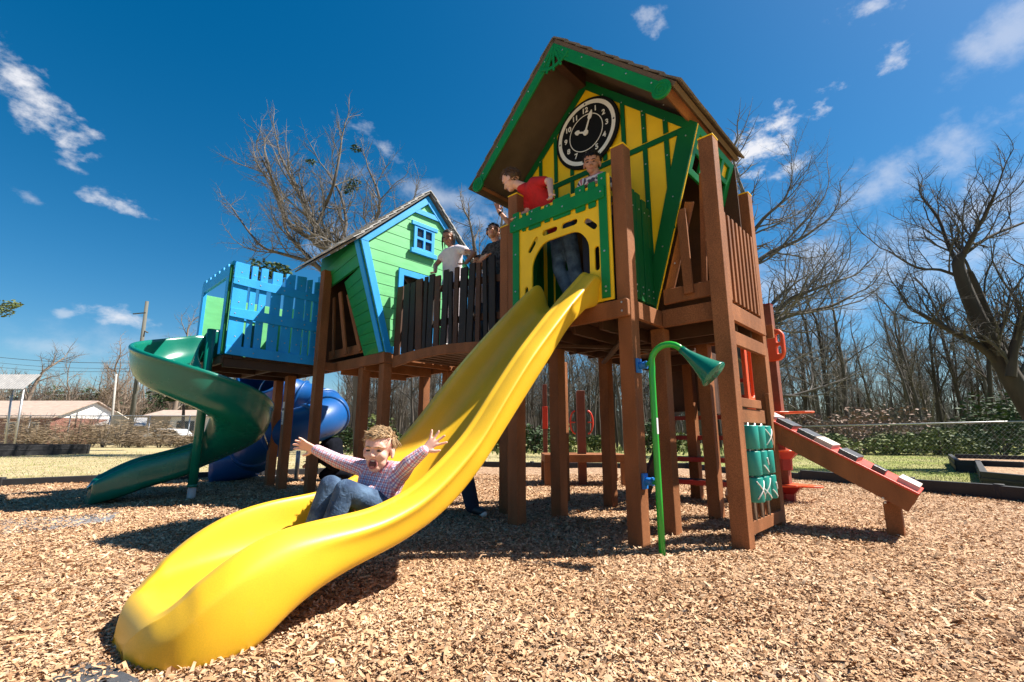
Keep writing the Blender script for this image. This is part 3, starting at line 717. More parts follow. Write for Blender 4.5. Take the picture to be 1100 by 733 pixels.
# lower play panels between the two right hand posts
lp = MB()
lp.box((-1.375, 4.06, .955), (-1.335, 4.86, 1.075)); lp.box((-1.352, 4.06, 1.085), (-1.322, 4.74, 1.16)); lp.box((-1.372, 4.06, .07), (-1.336, 5.12, .17))
lp.box((-1.374, 5.06, .3), (-1.338, 5.13, 1.25))
for w0 in (4.10, 4.20, 4.30, 4.40, 4.50, 4.60, 4.70, 4.80): lp.box((-1.395, w0, .12), (-1.376, w0+.055, .42))
lp.box((-1.378, 4.06, 1.62), (-1.338, 5.12, 1.74))
lp.build('side_board', M['brown'], tower, .004)
for kz in range(3):
    for kw in range(3):
        w0 = 4.36+kw*.185; z0 = .835-kz*.212
        cy = MB(); n = 20; r = .082
        cy.cyl((-1.345, w0, z0-.098), (-1.345, w0, z0+.098), r, n); o = cy.build('spinner', M['tealcyl'], tower, .008)
        mk = MB(); xs = [(kz, kw)]
        sty = {(0, 2): 'x', (2, 0): 'x', (2, 1): 'y', (1, 1): 'd', (0, 0): '', (2, 2): 'd'}.get((kz, kw), '')
        def onsurf(t, z): return V((-1.345+(r+.001)*math.cos(t), w0+(r+.001)*math.sin(t), z0+z))
        def line(t0, z0_, t1, z1_):
            k = 8; pts = [onsurf(t0+(t1-t0)*i/k, z0_+(z1_-z0_)*i/k) for i in range(k+1)]; mk.tube(pts, .006, 5)
        if sty == 'x': line(-.9, -.07, .5, .07); line(-.9, .07, .5, -.07)
        if sty == 'y': line(-.9, -.05, .3, .08); line(-.9, .0, .1, -.08)
        if sty == 'd': line(-.7, -.02, .0, -.08); line(-.1, .04, .2, -.02)
        if sty: mk.build('mark', M['white'], o)
rd = MB()
for kw in range(3): rd.cyl((-1.345, 4.36+kw*.185, .17), (-1.345, 4.36+kw*.185, .955), .014, 8)
rd.build('spinner_rod', M['metal'], tower)
# stickers on the left front post
sk = MB(); sk.box((-3.236, 3.496, 1.12), (-3.216, 3.4985, 1.29)) if False else sk.box((-3.30, 3.4955, 1.10), (-3.225, 3.4985, 1.27)); sk.mi = 1
for i in range(7): sk.box((-3.293, 3.4945, 1.115+i*.021), (-3.235-.012*(i % 3), 3.4962, 1.122+i*.021))
sk.build('warning_sticker', [M['paper'], M['ink']], tower)
# ------------------------------------------------------------------ the long yellow slide
RIM = [(3.53, 2.06), (3.515, 2.16), (3.49, 2.235), (3.45, 2.285), (3.40, 2.295), (3.35, 2.265), (3.3, 2.215), (3.0, 1.945), (2.75, 1.70), (2.5, 1.445), (2.25, 1.15), (2.03, .875), (1.81, .69), (1.62, .56), (1.39, .482), (1.2, .466), (1.05, .455), (.92, .437), (.86, .415), (.75, .365), (.68, .31), (.62, .262), (.57, .222), (.53, .192), (.50, .172), (.48, .155), (.462, .13), (.452, .10)]
BEDP = [(3.53, 2.03), (3.5, 2.025), (3.3, 1.95), (3.0, 1.67), (2.75, 1.41), (2.5, 1.145), (2.25, .88), (2.0, .64), (1.8, .475), (1.6, .365), (1.35, .29), (1.0, .24), (.86, .225), (.75, .21), (.68, .198), (.62, .186), (.57, .174), (.53, .163), (.50, .153), (.48, .142), (.462, .122), (.452, .095)]
OUTB = [(3.53, 1.99), (3.5, 1.97), (3.3, 1.90), (3.03, 1.69), (2.87, 1.50), (2.44, 1.025), (2.1, .645), (1.9, .47), (1.74, .37), (1.51, .28), (1.25, .215), (1.1, .165), (1.0, .115), (.9, .04), (.84, -.03), (.468, -.05)]
SLU = -2.575
def bed_z(w): return interp(BEDP, w)
def slide_mesh():
    ws = [3.53, 3.522, 3.51, 3.495, 3.475, 3.45, 3.42, 3.38, 3.34, 3.3, 3.25, 3.2, 3.15, 3.1, 3.0, 2.9, 2.8, 2.7, 2.6, 2.5, 2.4, 2.3, 2.2, 2.1, 2.0, 1.9, 1.8, 1.7, 1.6, 1.5, 1.4, 1.3, 1.2, 1.1, 1.0, .93, .86, .80, .75, .71, .68, .65, .62, .595, .57, .55, .53, .51, .495, .484, .475, .467, .461, .457, .4545, .4533, .4529]
    def sm3(tab, w):
        return (interp(tab, w-.06)+2*interp(tab, w)+interp(tab, w+.06))/4 if .72 < w < 3.25 else interp(tab, w)
    rows = []
    for w in ws:
        r, b, o = sm3(RIM, w), sm3(BEDP, w), sm3(OUTB, w)
        if w < .60:                                         # the lip rolls over to the ground
            q_ = .178*math.sqrt(max(0, 1-((.60-w)/.149)**2.6)); b = min(b, q_); r = min(b+(r-b)*max(0, (w-.52)/.08), q_+.05) if w > .52 else b; o = -.05
        r = max(r, b+.001); D = r-b
        k = 1.0
        if w < .80: k = max(.06, (1 - min(1, (.82-w)/.3685)**3.4))**(1/2.6) if w < .82 else 1.0
        ex = .045*math.exp(-((w-.95)/.3)**2)           # the outer wall swells near the end
        g = min(1, D/.2); gg = min(1., max(0, (w-.85)/.4))
        go = max(g, min(.8, (r-o)/.22) if w < 1.0 else g)
        def side(r, D, g, f):
            return [(.0, b), (.10, b), (.185, b+.015*g), (.212, b+.06*D/.27), (.232, b+.45*D), (.246, b+.84*D), (.260, r-.006*g), (.280, r), (.300, r-.012*f-.004*g), (.309, r-.019*f-.006*g), (.320, r-.016*f-.010*go), (.350, r-.032*go),
                (.380+.023*f, r-.062*go), (.394+.018*f, r-.092*go), (.390+ex*.35, r-.118*go), (.380+ex*.8, (r-.13*go)*.5+o*.5), (.366+ex*.6, o+.03*g), (.345, o)]
        dl = .055*math.exp(-((w-1.75)/.5)**2)+.03*math.exp(-((w-1.1)/.3)**2)      # the far wall rides a little higher
        half = side(r, D, g, gg*g); halfl = side(r+dl, D+dl, g, gg*g)
        und = [(.20, o+(.0 if w < 1 else .02)), (0, o+(.0 if w < 1 else .025))]
        left = [(SLU-x*k, z) for x, z in halfl[1:]]
        right = [(SLU+x*k, z) for x, z in half]
        row = [(x, w, z) for x, z in reversed(left)] + [(x, w, z) for x, z in right] + [(SLU+und[0][0]*k, w, und[0][1]), (SLU, w, und[1][1]), (SLU-und[0][0]*k, w, und[0][1])]
        rows.append(row)
    n = len(rows[0]); mb = MB(); vs = [p for r in rows for p in r]; fs = []
    for i in range(len(rows)-1):
        for j in range(n):
            fs.append((i*n+j, (i+1)*n+j, (i+1)*n+(j+1) % n, i*n+(j+1) % n))
    mb.add(vs, fs, True)
    L0 = (len(rows)-1)*n; nt_ = n-3                          # nose: join the two sides of the last row
    for i in range(nt_//2):
        a, b, c, d = i, i+1, nt_-2-i, nt_-1-i
        mb.f.append((L0+a, L0+b, L0+c, L0+d) if b != c else (L0+a, L0+b, L0+d)); mb.m.append(0); mb.s.append(True)
    mb.f.append((L0+0, L0+nt_-1, L0+nt_, L0+nt_+1, L0+nt_+2)); mb.m.append(0); mb.s.append(True)
    mb.f.append(tuple(reversed(range(n)))); mb.m.append(0); mb.s.append(True)
    return mb
slide = thing('yellow_slide', 'long yellow moulded slide running from the clock tower down to the wood chips', 'slide', (SLU, 1.9, 0))
slide_mesh().build('slide_chute', M['slide'], slide, subsurf=2)
# ------------------------------------------------------------------ rubber mats
def matpad(pts, label, m):
    mb = MB(); z = .016; n = len(pts)
    P3 = [gnd(*p) for p in pts]
    mb.add([(p.x, p.y, z) for p in P3]+[(p.x, p.y, -.05) for p in P3], [tuple(range(n))]+[(i, i+n, (i+1) % n+n, (i+1) % n) for i in range(n)])
    c = sum(P3, V((0, 0, 0)))/n
    single(mb, 'rubber_mat', m, label, 'rubber mat', (c.x, c.y, 0), 'xy', bevel=.006)
# ------------------------------------------------------------------ talking horn beside the right front post
horn = thing('talking_horn', 'bright green bent pipe with a teal funnel mouth clamped to the front post', 'speaking tube', U(1.085, 3.66), 'uw')
hb = U(1.085, 3.66)
hd = U(.80, -.60).normalized()                  # the pipe bends over this way
hp = [(0, -.08), (0, .4), (0, .9), (0, 1.30), (.004, 1.37)]
for i in range(1, 11):
    a = math.pi - math.pi*.80*i/10; hp.append((.135+.135*math.cos(a)-.001, 1.40+.135*math.sin(a)))
pts = [hb+hd*a+V((0, 0, z)) for a, z in hp]
m = MB(); m.tube(pts, .0245, 14); m.build('pipe', M['pipegreen'], horn)
e = pts[-1]; dr = (pts[-1]-pts[-2]).normalized(); dr = (dr+V((0, 0, .08))).normalized()
ln = .285
m = MB()
pr = [(-.01, .030), (.02, .031), (.05, .034), (.10, .046), (.16, .062), (.21, .078), (.25, .092), (.275, .103), (.287, .110), (.292, .109), (.288, .104), (.27, .096), (.2, .07), (.1, .04), (.03, .024), (.02, .005)]
m.tube([e+dr*t for t, r in pr], [r for t, r in pr], 28); m.build('funnel', M['teal'], horn)
for z in (1.415, .495):
    m = MB(); p0 = V((-1.908, 3.56, z)); 
    m.box((p0.x, p0.y-.035, z-.06), (p0.x+.022, p0.y+.035, z+.06)); m.cyl((p0.x+.02, p0.y, z), (p0.x+.07, p0.y, z), .03, 14); m.cyl((p0.x+.07, p0.y, z), (p0.x+.085, p0.y, z), .034, 14)
    o = m.build('clamp', M['clampblue'], horn, .004)
    q = MB(); q.cyl((p0.x+.08, p0.y, z), (hb.x-.0, hb.y, z+(.0)), .019, 10); q.build('stub', M['pipegreen'], o)
m = MB(); 
for k in range(6):
    pass
vs = []
for z in (.86, .98):
    for k in range(5): a = R(-20+22*k)-A0-R(55); vs.append(hb+V((.0252*math.cos(a), .0252*math.sin(a), z)))
m.add(vs, [(k, k+1, k+6, k+5) for k in range(4)], True); m.build('sticker', M['paper'], horn)
# ------------------------------------------------------------------ bridge
br = thing('bridge', 'dark wooden arched bridge between the green playhouse and the clock tower', 'bridge', (-4.75, 4.2, 0))
BL, BR_ = V((-5.68, 3.66, 0)), V((-3.80, 3.90, 0))
def arch(t): return 1.955 + .0*t + .06*math.sin(math.pi*t) - .03
back = V((.0, 1.05, 0))
N_ = 19; rng = random.Random(5)
for side, off in ((0, V((0, 0, 0))), (1, back)):
    x = 0.
    dlt = (BR_-BL); dn = dlt.normalized(); Lb = dlt.length; t = .02; i = 0
    while t < Lb-.02:
        wdt = rng.choice([.07, .095, .115, .06, .12]); gap = rng.uniform(.02, .05)
        if t+wdt > Lb: break
        f = (t+wdt/2)/Lb; c = BL+dlt*f+off
        zt = 2.935+rng.uniform(-.035, .035)+.05*f; zb_ = arch(f)-.015+rng.uniform(-.03, .02)
        tilt = rng.uniform(-.05, .05)
        p = MB(); p.beam(c+V((0, -.02, zb_))-dn*tilt*.4, c+V((0, -.02, zt))+dn*tilt*.4, wdt, .028, V((dn.y, -dn.x, 0)))
        p.build('picket', M['blackbrown'] if i % 3 else M['darkbrown'], br, .004)
        t += wdt+gap; i += 1
    for z in (2.25, 2.72):
        r = MB(); k = 10
        for q in range(k):
            f0, f1 = q/k, (q+1)/k
            r.beam(BL+dlt*f0+off+V((0, .02, z+.05*math.sin(math.pi*f0))), BL+dlt*f1+off+V((0, .02, z+.05*math.sin(math.pi*f1))), .035, .085)
        r.build('handrail', M['darkbrown'], br, .003)
    bm_ = MB(); k = 14; a_ = []; dn4 = plane4(BL+off+V((0, -.035 if side == 0 else .035, 0)), dn, (0, 0, 1))
    for q in range(k+1): f = q/k; a_.append((Lb*f, arch(f)+.005))
    for q in range(k, -1, -1): f = q/k; a_.append((Lb*f, arch(f)-.15+.03*math.sin(math.pi*f)))
    bm_.plate(a_, [], .045, dn4, .004); bm_.build('arched_beam', M['brown'], br)
d = MB(); k = 16
for q in range(k):
    f = (q+.5)/k; c = BL+dlt*f+V((0, 0, arch(f)-.015)); sl_ = .06*math.pi*math.cos(math.pi*f)/Lb
    d.beam(c+V((0, .0, 0)), c+back, Lb/k-.008, .03)
d.build('deck_board', M['darkbrown'], br, .002)
for pu, pw, tp in ((-3.775, 3.95, 3.35), (-3.9, 5.05, 3.37)):
    o = post(MB(), pu, pw, tp).build('post', M['brown'], br, .006); MB().box((pu-.069, pw-.069, tp+.001), (pu+.069, pw+.069, tp+.013)).build('post_cap', M['yellow'], o, .003)
# ------------------------------------------------------------------ green playhouse at the far end of the bridge
gh = thing('green_playhouse', 'crooked lime green playhouse with blue trim, small window and grey roof', 'playhouse', (-6.4, 4.1, 0))
HU = -5.72                                      # its door wall
wc, wb, wt = 4.14, .62, 1.10; zb, zt, za = 1.99, 3.50, 4.56
# door wall: lapped lime boards
poly = [(wc-wb, zb), (wc+wb, zb), (wc+wt, zt), (wc, za), (wc-wt, zt)]
def halfw(z): return wb+(wt-wb)*(z-zb)/(zt-zb) if z <= zt else max(0, wt*(za-z)/(za-zt))
doorw = (3.68, 4.34, 3.23)
wl = MB(); z = zb; i = 0
while z < za-.02:
    z1 = min(z+.155, za-.01)
    zz = sorted({z, z1, *( [zt] if z < zt < z1 else [])})
    for a, b in zip(zz[:-1], zz[1:]):
        ha, hb_ = halfw(a), halfw(b)
        segs = [(-1, 1)]
        def quad(y0a, y1a, y0b, y1b):
            lap = .004
            fa = HU+lap*(z1-a)/(z1-z); fb = HU+lap*(z1-b)/(z1-z)
            wl.add([(fa, y0a, a), (fa, y1a, a), (fb, y1b, b), (fb, y0b, b), (HU-.03, y0a, a), (HU-.03, y1a, a), (HU-.03, y1b, b), (HU-.03, y0b, b)], [(0, 1, 2, 3), (7, 6, 5, 4), (0, 4, 5, 1), (2, 6, 7, 3), (0, 3, 7, 4), (1, 5, 6, 2)])
        if a < doorw[2]-.001:
            bb2 = b
            quad(wc-ha, doorw[0], wc-hb_, doorw[0]); quad(doorw[1], wc+ha, doorw[1], wc+hb_)
        else: quad(wc-ha, wc+ha, wc-hb_, wc+hb_)
    z = z1+.0045
wl.build('door_wall', M['lime'], gh)
tr = MB(); S1 = SIDE(HU+.034)
def tw(pts, th=.022, u0=HU+.034): tr.plate(pts, [], th, SIDE(u0), .003)
for s in (-1, 1):
    cb = [(wc+s*wb, zb-.01), (wc+s*wt, zt), (wc+s*(wt-.115), zt), (wc+s*(wb-.10), zb-.01)]
    tw(cb if s > 0 else cb[::-1], .024, HU+.036)
    rk = [(wc+s*(wt+.02), zt-.02), (wc, za+.0), (wc, za-.14), (wc+s*(wt-.10), zt-.02)]
    tw(rk if s > 0 else rk[::-1], .022, HU+.037+.001*s)
tw([(wc-.36, za-.36), (wc+.36, za-.36), (wc+.29, za-.28), (wc-.29, za-.28)], .018, HU+.033)
tw([(wc-wb+.09, zb-.02), (wc+wb-.09, zb-.02), (wc+wb-.05, zb+.08), (wc-wb+.05, zb+.08)], .018, HU+.0335)
trim = tr.build('trim_board', M['blue'], gh)
df = MB(); a0, a1, z1 = doorw
df.plate([(a0-.01, zb), (a0+.075, zb), (a0+.075, z1-.08), (a1-.075, z1-.08), (a1-.075, zb), (a1+.01, zb), (a1+.01, z1+.01), (a0-.01, z1+.01)], [], .03, SIDE(HU+.04), .003)
df.build('door_frame', M['blue'], gh)
wf = MB(); y0, y1, w0_, w1_ = 3.90, 4.28, 3.60, 4.00
cx, cy = (y0+y1)/2, (w0_+w1_)/2
panes = [rect(y0+.055, w0_+.045, cx-.02, cy-.02), rect(cx+.02, w0_+.045, y1-.055, cy-.02), rect(y0+.055, cy+.02, cx-.02, w1_-.045), rect(cx+.02, cy+.02, y1-.055, w1_-.045)]
wf.plate(rect(y0, w0_, y1, w1_), panes, .03, SIDE(HU+.045), .003); wf.plate(rect(y0-.05, w1_-.012, y1+.05, w1_+.05), [], .04, SIDE(HU+.055), .004); wf.plate(rect(y0-.05, w0_-.06, y1+.05, w0_+.012), [], .045, SIDE(HU+.06), .004)
wo = wf.build('window', M['blue'], gh)
for p in panes:
    q = MB(); q.plate([(x+0, y) for x, y in rect(p[0][0]-.004, p[0][1]-.004, p[2][0]+.004, p[2][1]+.004)], [], .004, SIDE(HU+.022), .0005); q.build('pane', M['glassdark'], wo)
# leaning front wall with its shade put into the board colour
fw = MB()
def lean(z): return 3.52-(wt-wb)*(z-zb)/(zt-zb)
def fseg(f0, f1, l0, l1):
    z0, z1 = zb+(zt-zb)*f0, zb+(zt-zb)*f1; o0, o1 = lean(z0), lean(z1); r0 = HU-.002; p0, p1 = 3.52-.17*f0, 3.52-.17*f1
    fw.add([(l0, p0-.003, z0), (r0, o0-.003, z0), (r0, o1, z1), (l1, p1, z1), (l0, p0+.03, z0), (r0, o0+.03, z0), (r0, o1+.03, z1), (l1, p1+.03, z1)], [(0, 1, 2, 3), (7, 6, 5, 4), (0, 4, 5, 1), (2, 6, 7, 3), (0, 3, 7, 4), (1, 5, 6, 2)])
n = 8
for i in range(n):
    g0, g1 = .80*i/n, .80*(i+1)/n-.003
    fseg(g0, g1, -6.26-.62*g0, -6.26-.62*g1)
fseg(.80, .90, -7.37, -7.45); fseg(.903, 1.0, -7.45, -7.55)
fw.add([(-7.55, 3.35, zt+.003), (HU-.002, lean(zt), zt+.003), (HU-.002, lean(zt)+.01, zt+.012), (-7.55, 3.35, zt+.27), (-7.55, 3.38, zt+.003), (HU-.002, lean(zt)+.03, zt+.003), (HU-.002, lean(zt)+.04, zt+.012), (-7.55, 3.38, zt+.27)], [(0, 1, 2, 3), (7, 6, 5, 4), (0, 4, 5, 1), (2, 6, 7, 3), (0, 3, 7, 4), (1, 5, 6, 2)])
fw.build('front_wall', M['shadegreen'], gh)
fc = MB()
fc.beam((HU-.05, lean(zb)-.022, zb), (HU-.05, lean(zt)-.022, zt), .095, .022, V((0, -1, -.2)))
fc.build('corner_board', M['blue'], gh, .003); fc = MB()
fc.beam((-7.5, 3.33, zt-.06), (-7.5, 3.33, zt-.30), .09, .03, V((0, -1, 0)))
fc.build('corner_board', M['blue'], gh, .003)
# left and back walls in a dark colour that stands in for indoor shade
bw = MB()
bw.add([(-7.46, 3.42, 1.985), (-7.46, 4.74, 1.985), (-7.46, wc+wt, zt), (-7.46, wc, za), (-7.46, 3.42, zt+.28)], [(0, 1, 2, 3, 4)])
bw.add([(HU-.03, 4.76, zb), (-7.44, 4.76, zb), (-7.44, wc+wt, zt), (HU-.03, wc+wt, zt)], [(0, 1, 2, 3)])
ob = bw.build('back_wall', M['darkbrown'], gh); sd = ob.modifiers.new('s', 'SOLIDIFY'); sd.thickness = .025
rf = MB()
for s in (-1, 1):
    A = V((0, wc, za+.07)); Bq = V((0, wc+s*(wt+.10), zt+.07-.10)); d = Bq-A; nn = V((0, s*abs(d.z), abs(d.y))).normalized()
    rf.mi = 1
    for lo, hi, ul, ur in ((-.03, -.006, -7.60, HU+.08),):
        ps = []
        for uu in (ul, ur):
            for p in (A, Bq):
                for h in (lo, hi): ps.append((uu, p.y+nn.y*h, p.z+nn.z*h))
        rf.add(ps, [(0, 1, 3, 2), (4, 6, 7, 5), (0, 4, 5, 1), (2, 3, 7, 6), (0, 2, 6, 4), (1, 5, 7, 3)])
    rf.mi = 0; rr = 10; rgn = random.Random(2)
    for i in range(rr):
        cols = 7
        for c in range(cols):
            if s < 0 and (i, c) in ((7, 3), (8, 5)): continue
            p = A+d*(i/rr); q = A+d*min((i+1)/rr+.03, 1.02); u0_ = -7.62+(HU+.1+7.62)*c/cols; u1_ = -7.62+(HU+.1+7.62)*(c+1)/cols-.006
            ps = []; j = rgn.uniform(0, .006)
            for uu in (u0_, u1_):
                for pp, h in ((p, 0.), (q, .018+j)):
                    for h2 in (0., .012): ps.append((uu, pp.y+nn.y*(h+h2-.004), pp.z+nn.z*(h+h2-.004)))
            rf.add(ps, [(0, 1, 3, 2), (4, 6, 7, 5), (0, 4, 5, 1), (2, 3, 7, 6), (0, 2, 6, 4), (1, 5, 7, 3)])
rf.build('roof', [M['roof_grey'], M['roof_edge']], gh)
for pu, pw, tp in ((-5.80, 3.60, 1.83), (-6.40, 3.62, 1.83), (-5.80, 4.72, 1.83), (-6.40, 4.72, 1.83), (-7.1, 3.25, 3.42), (-7.6, 4.72, 3.5)):
    post(MB(), pu, pw, tp).build('post', M['brown'], gh, .006)
fl = MB(); k = -7.5
while k < HU-.1: fl.box((k, 3.55, 1.93), (k+.135, 4.75, 1.968)); k += .142
fl.build('deck', M['darkbrown'], gh, .003)
bmm = MB(); bmm.box((-7.50, 3.505, 1.835), (HU+.02, 3.548, 1.982)); bmm.box((-7.14, 3.318, 1.837), (-7.06, 3.50, 1.96)); bmm.box((HU-.02, 3.55, 1.838), (HU+.024, 4.76, 1.984)); bmm.box((-7.5, 4.76, 1.836), (HU+.02, 4.80, 1.98)); bmm.box((-7.0, 3.55, 1.78), (-6.96, 4.75, 1.92)); bmm.box((-6.3, 3.55, 1.782), (-6.26, 4.75, 1.921))
bmm.build('rim_beam', M['brown'], gh, .004)
inf = MB()
inf.beam((-6.72, 3.47, 2.06), (-6.86, 3.38, 3.05), .085, .028, V((0, -1, 0))); inf.beam((-6.42, 3.545, 2.08), (-6.72, 3.44, 3.0), .075, .028, V((0, -1, 0))); inf.box((-7.5, 3.56, 2.06), (-6.3, 3.59, 2.2)); inf.beam((-7.3, 3.56, 2.1), (-7.38, 3.54, 3.1), .07, .028, V((0, -1, 0)))
inf.build('infill_board', M['brown'], gh, .004)
# ------------------------------------------------------------------ blue platform with the two spiral slides
bp_ = thing('blue_platform', 'raised play platform with a bright blue picket wall and crenellated entry arch', 'play platform', (-8.15, 2.7, 0))
PU, PW0, PW1 = -7.44, 2.04, 3.36
pzt = 3.32
rgn = random.Random(11)
tops = [.0, -.02, .01, -.0, -.005, .01, -.01, .0, .0]
x = PW0; wid = [.205, .085, .105, .15, .15, .15, .09, .14]; gap = [.035, .045, .075, .045, .03, .02, .035]
tot = sum(wid)+sum(gap); sc_ = (PW1-PW0)/tot
for i, wd1 in enumerate(wid):
    w_ = wd1*sc_; tl = rgn.uniform(-.012, .012)
    p = MB(); p.plate([(x+tl*.5, 1.985), (x+w_+tl*.5, 1.985), (x+w_-tl*.5, pzt+.02+rgn.uniform(-.02, .02)), (x-tl*.5, pzt+rgn.uniform(-.01, .03))], [], .03, SIDE(PU), .003)
    p.mi = 1; p.bolts([(PU, x+w_/2, z) for z in (2.03, 2.24, 2.47, 2.75, 3.02, 3.20)], (1, 0, 0), .011)
    p.build('picket', [M['blue'], M['bolt']], bp_)
    x += w_+(gap[i]*sc_ if i < len(gap) else 0)
r = MB()
for z0, z1 in ((1.955, 2.09), (2.50, 2.64), (2.985, 3.11)):
    r.plate(rpoly([(PW0-.01, z0+.02), (PW0+.4, z0), (PW1, z0-.01), (PW1+.01, z1-.01), (PW0+.3, z1+.01), (PW0, z1)], .01, 1), [], .026, SIDE(PU+.027), .003)
r.mi = 1; r.bolts([(PU+.027, w_, z) for z in (2.02, 2.57, 3.05) for w_ in (2.1, 2.4, 2.75, 3.1, 3.3)], (1, 0, 0), .011)
r.build('cross_rail', [M['blue'], M['bolt']], bp_)
kk = MB(); kk.box((PU-.085, PW0-.045, 1.98), (PU-.03, PW0-.005, 3.32)); kk.build('corner_board', M['dkgreen'], bp_, .003)
# entry arch (faces the viewer's left) and the lime panels of the other sides
AW = 1.99
ar = MB()
zA = 3.28
crown = []
xx = -8.86
while xx < -7.5:
    crown += [(xx, zA+.0), (xx+.06, zA+.05), (xx+.16, zA+.05), (xx+.19, zA+.0)]; xx += .22
crown = crown[:-1]+[(-7.5, zA)]
ar.plate([(-8.86, zA-.15), (-7.5, zA-.15), (-7.5, zA)]+crown[::-1][1:], [], .05, FRONT(AW), .004)
ar.plate(rect(-8.86, 1.98, -8.75, zA-.152), [], .05, FRONT(AW), .004); ar.plate(rect(-7.61, 1.98, -7.5, zA-.152), [], .05, FRONT(AW), .004)
ar.build('entry_arch', M['blue'], bp_)
lp = MB()
oy = rpoly([(2.25, 2.25), (3.15, 2.25), (3.15, 2.9), (2.95, 3.05), (2.45, 3.05), (2.25, 2.9)], .08)
lp.plate([(-y, z) for y, z in rect(2.03, 1.98, 3.37, 3.12)], [], .02, plane4((-8.86, 0, 0), (0, -1, 0), (0, 0, 1)), .003)
lp.plate(rect(-8.84, 1.98, -7.6, 3.12), [], .02, FRONT(3.40), .003)
lp.build('lime_panel', M['lime'], bp_)
wn = MB(); wn.plate(rect(2.5, 2.45, 2.9, 2.85), [rect(2.56, 2.51, 2.84, 2.79)], .02, SIDE(-8.825), .003); wn.plate(rect(-8.45, 2.45, -8.05, 2.85), [rect(-8.39, 2.51, -8.11, 2.79)], .02, FRONT(3.37), .003); wn.build('window_frame', M['blue'], bp_)
dk = MB(); k = 2.02
while k < 3.38: dk.box((-8.86, k, 1.925), (PU-.035, k+.13, 1.965)); k += .137
dk.build('deck', M['darkbrown'], bp_, .003)
jb = MB()
jb.box((-8.86, 2.0, 1.84), (PU-.035, 2.04, 1.922)); jb.box((-8.86, 3.38, 1.80), (PU-.035, 3.42, 1.96)); jb.box((-7.55, 2.05, 1.80), (-7.50, 3.38, 1.923)); jb.box((-8.86, 2.05, 1.8), (-8.82, 3.38, 1.923)); jb.box((-8.2, 2.05, 1.80), (-8.16, 3.38, 1.923)); jb.box((-8.8, 2.7, 1.80), (-7.56, 2.74, 1.921))
jb.build('joists', M['darkbrown'], bp_, .003)
for pu, pw, tp in ((-7.93, 3.17, 1.80), (-8.78, 3.31, 1.8)):
    o = post(MB(), pu, pw, tp, .13).build('post', M['brown'], bp_, .006)
    if pu > -8:
        sk = MB(); sk.box((pu-.05, pw-.0675, 1.02), (pu+.02, pw-.0655, 1.38)); sk.mi = 1; sk.box((pu-.05, pw-.0684, 1.24), (pu+.02, pw-.0677, 1.28))
        for i in range(5): sk.box((pu-.042, pw-.0682, 1.06+i*.03), (pu-.005-.006*(i % 2), pw-.0677, 1.07+i*.03))
        sk.build('warning_sticker', [M['paper'], M['ink']], o)
# ------------------------------------------------------------------ teal spiral slide
SX, SY = -4.33, 6.69                              # its column
sp = thing('spiral_slide', 'glossy teal spiral slide winding round a pole to the wood chips', 'slide', (SX, SY, 0), 'xy')
def chute(path, prof, mb):
    """path: list of (centre, side vector (to the outside), up); prof: list of (offset outwards, height)"""
    n = len(prof); vs = []
    for c, sd_, up, k in path:
        for o, hgt in prof: vs.append(c + sd_*(o*k) + up*hgt)
    fs = []
    for i in range(len(path)-1):
        for j in range(n):
            fs.append((i*n+j, i*n+(j+1) % n, (i+1)*n+(j+1) % n, (i+1)*n+j))
    mb.add(vs, fs, True)
    for i0, rev in ((0, 1), (len(path)-1, 0)):
        idx = [i0*n+j for j in range(n)]; mb.f.append(tuple(idx[::-1] if rev else idx)); mb.m.append(mb.mi); mb.s.append(True)
Zu = V((0, 0, 1))
prof = [(-.34, .42), (-.31, .42), (-.295, .38), (-.26, .06), (-.2, .01), (0, -.01), (.2, .02), (.30, .10), (.365, .26), (.39, .40), (.405, .425), (.435, .43), (.455, .41), (.452, .375), (.435, .36), (.425, .33), (.40, .20), (.335, .03), (.22, -.06), (0, -.085), (-.22, -.07), (-.30, -.02), (-.335, .1)]
path = []
a0 = R(135); a1 = R(135+356); turns = 60
RC = .50
c0 = V((SX, SY, 0))
profE = [(-.42, .0), (-.425, .16), (-.415, .27), (-.385, .30), (-.35, .27), (-.28, .07), (-.19, .01), (0, 0), (.19, .01), (.28, .07), (.35, .27), (.368, .30), (.385, .31), (.40, .30), (.412, .28), (.42, .24), (.425, .18), (.425, .05), (.41, -.06), (.25, -.10), (0, -.11), (-.25, -.10), (-.41, -.06)]
st_dir = V((-math.sin(a0), math.cos(a0), 0))
for t in (.55, .40, .25, .10):
    rad = V((math.cos(a0), math.sin(a0), 0)); c = c0+rad*RC - st_dir*t; path.append((V((c.x, c.y, 1.985)), rad, Zu, 0, 0))
for i in range(turns+1):
    f = i/turns; a = a0+(a1-a0)*f
    rad = V((math.cos(a), math.sin(a), 0))
    z = 1.97-1.56*f
    path.append((c0+rad*RC+V((0, 0, z)), rad, (Zu - rad*.12*min(1, (1-f)*6)).normalized(), max(0, (f-.86)/.14), 0))
rad = V((math.cos(a1), math.sin(a1), 0)); dirn = V((-rad.y, rad.x, 0)); pe = path[-1][0]
zt_ = [(0, .41), (.2, .335), (.4, .27), (.6, .225), (.8, .20), (1, .19)]
for k in range(1, 15):
    t = k/14; c = pe+dirn*(1.12*t); c.z = interp(zt_, t)
    path.append((c, rad, Zu, 1., max(0, (t-.45)/.55)))
n = len(prof); vs = []
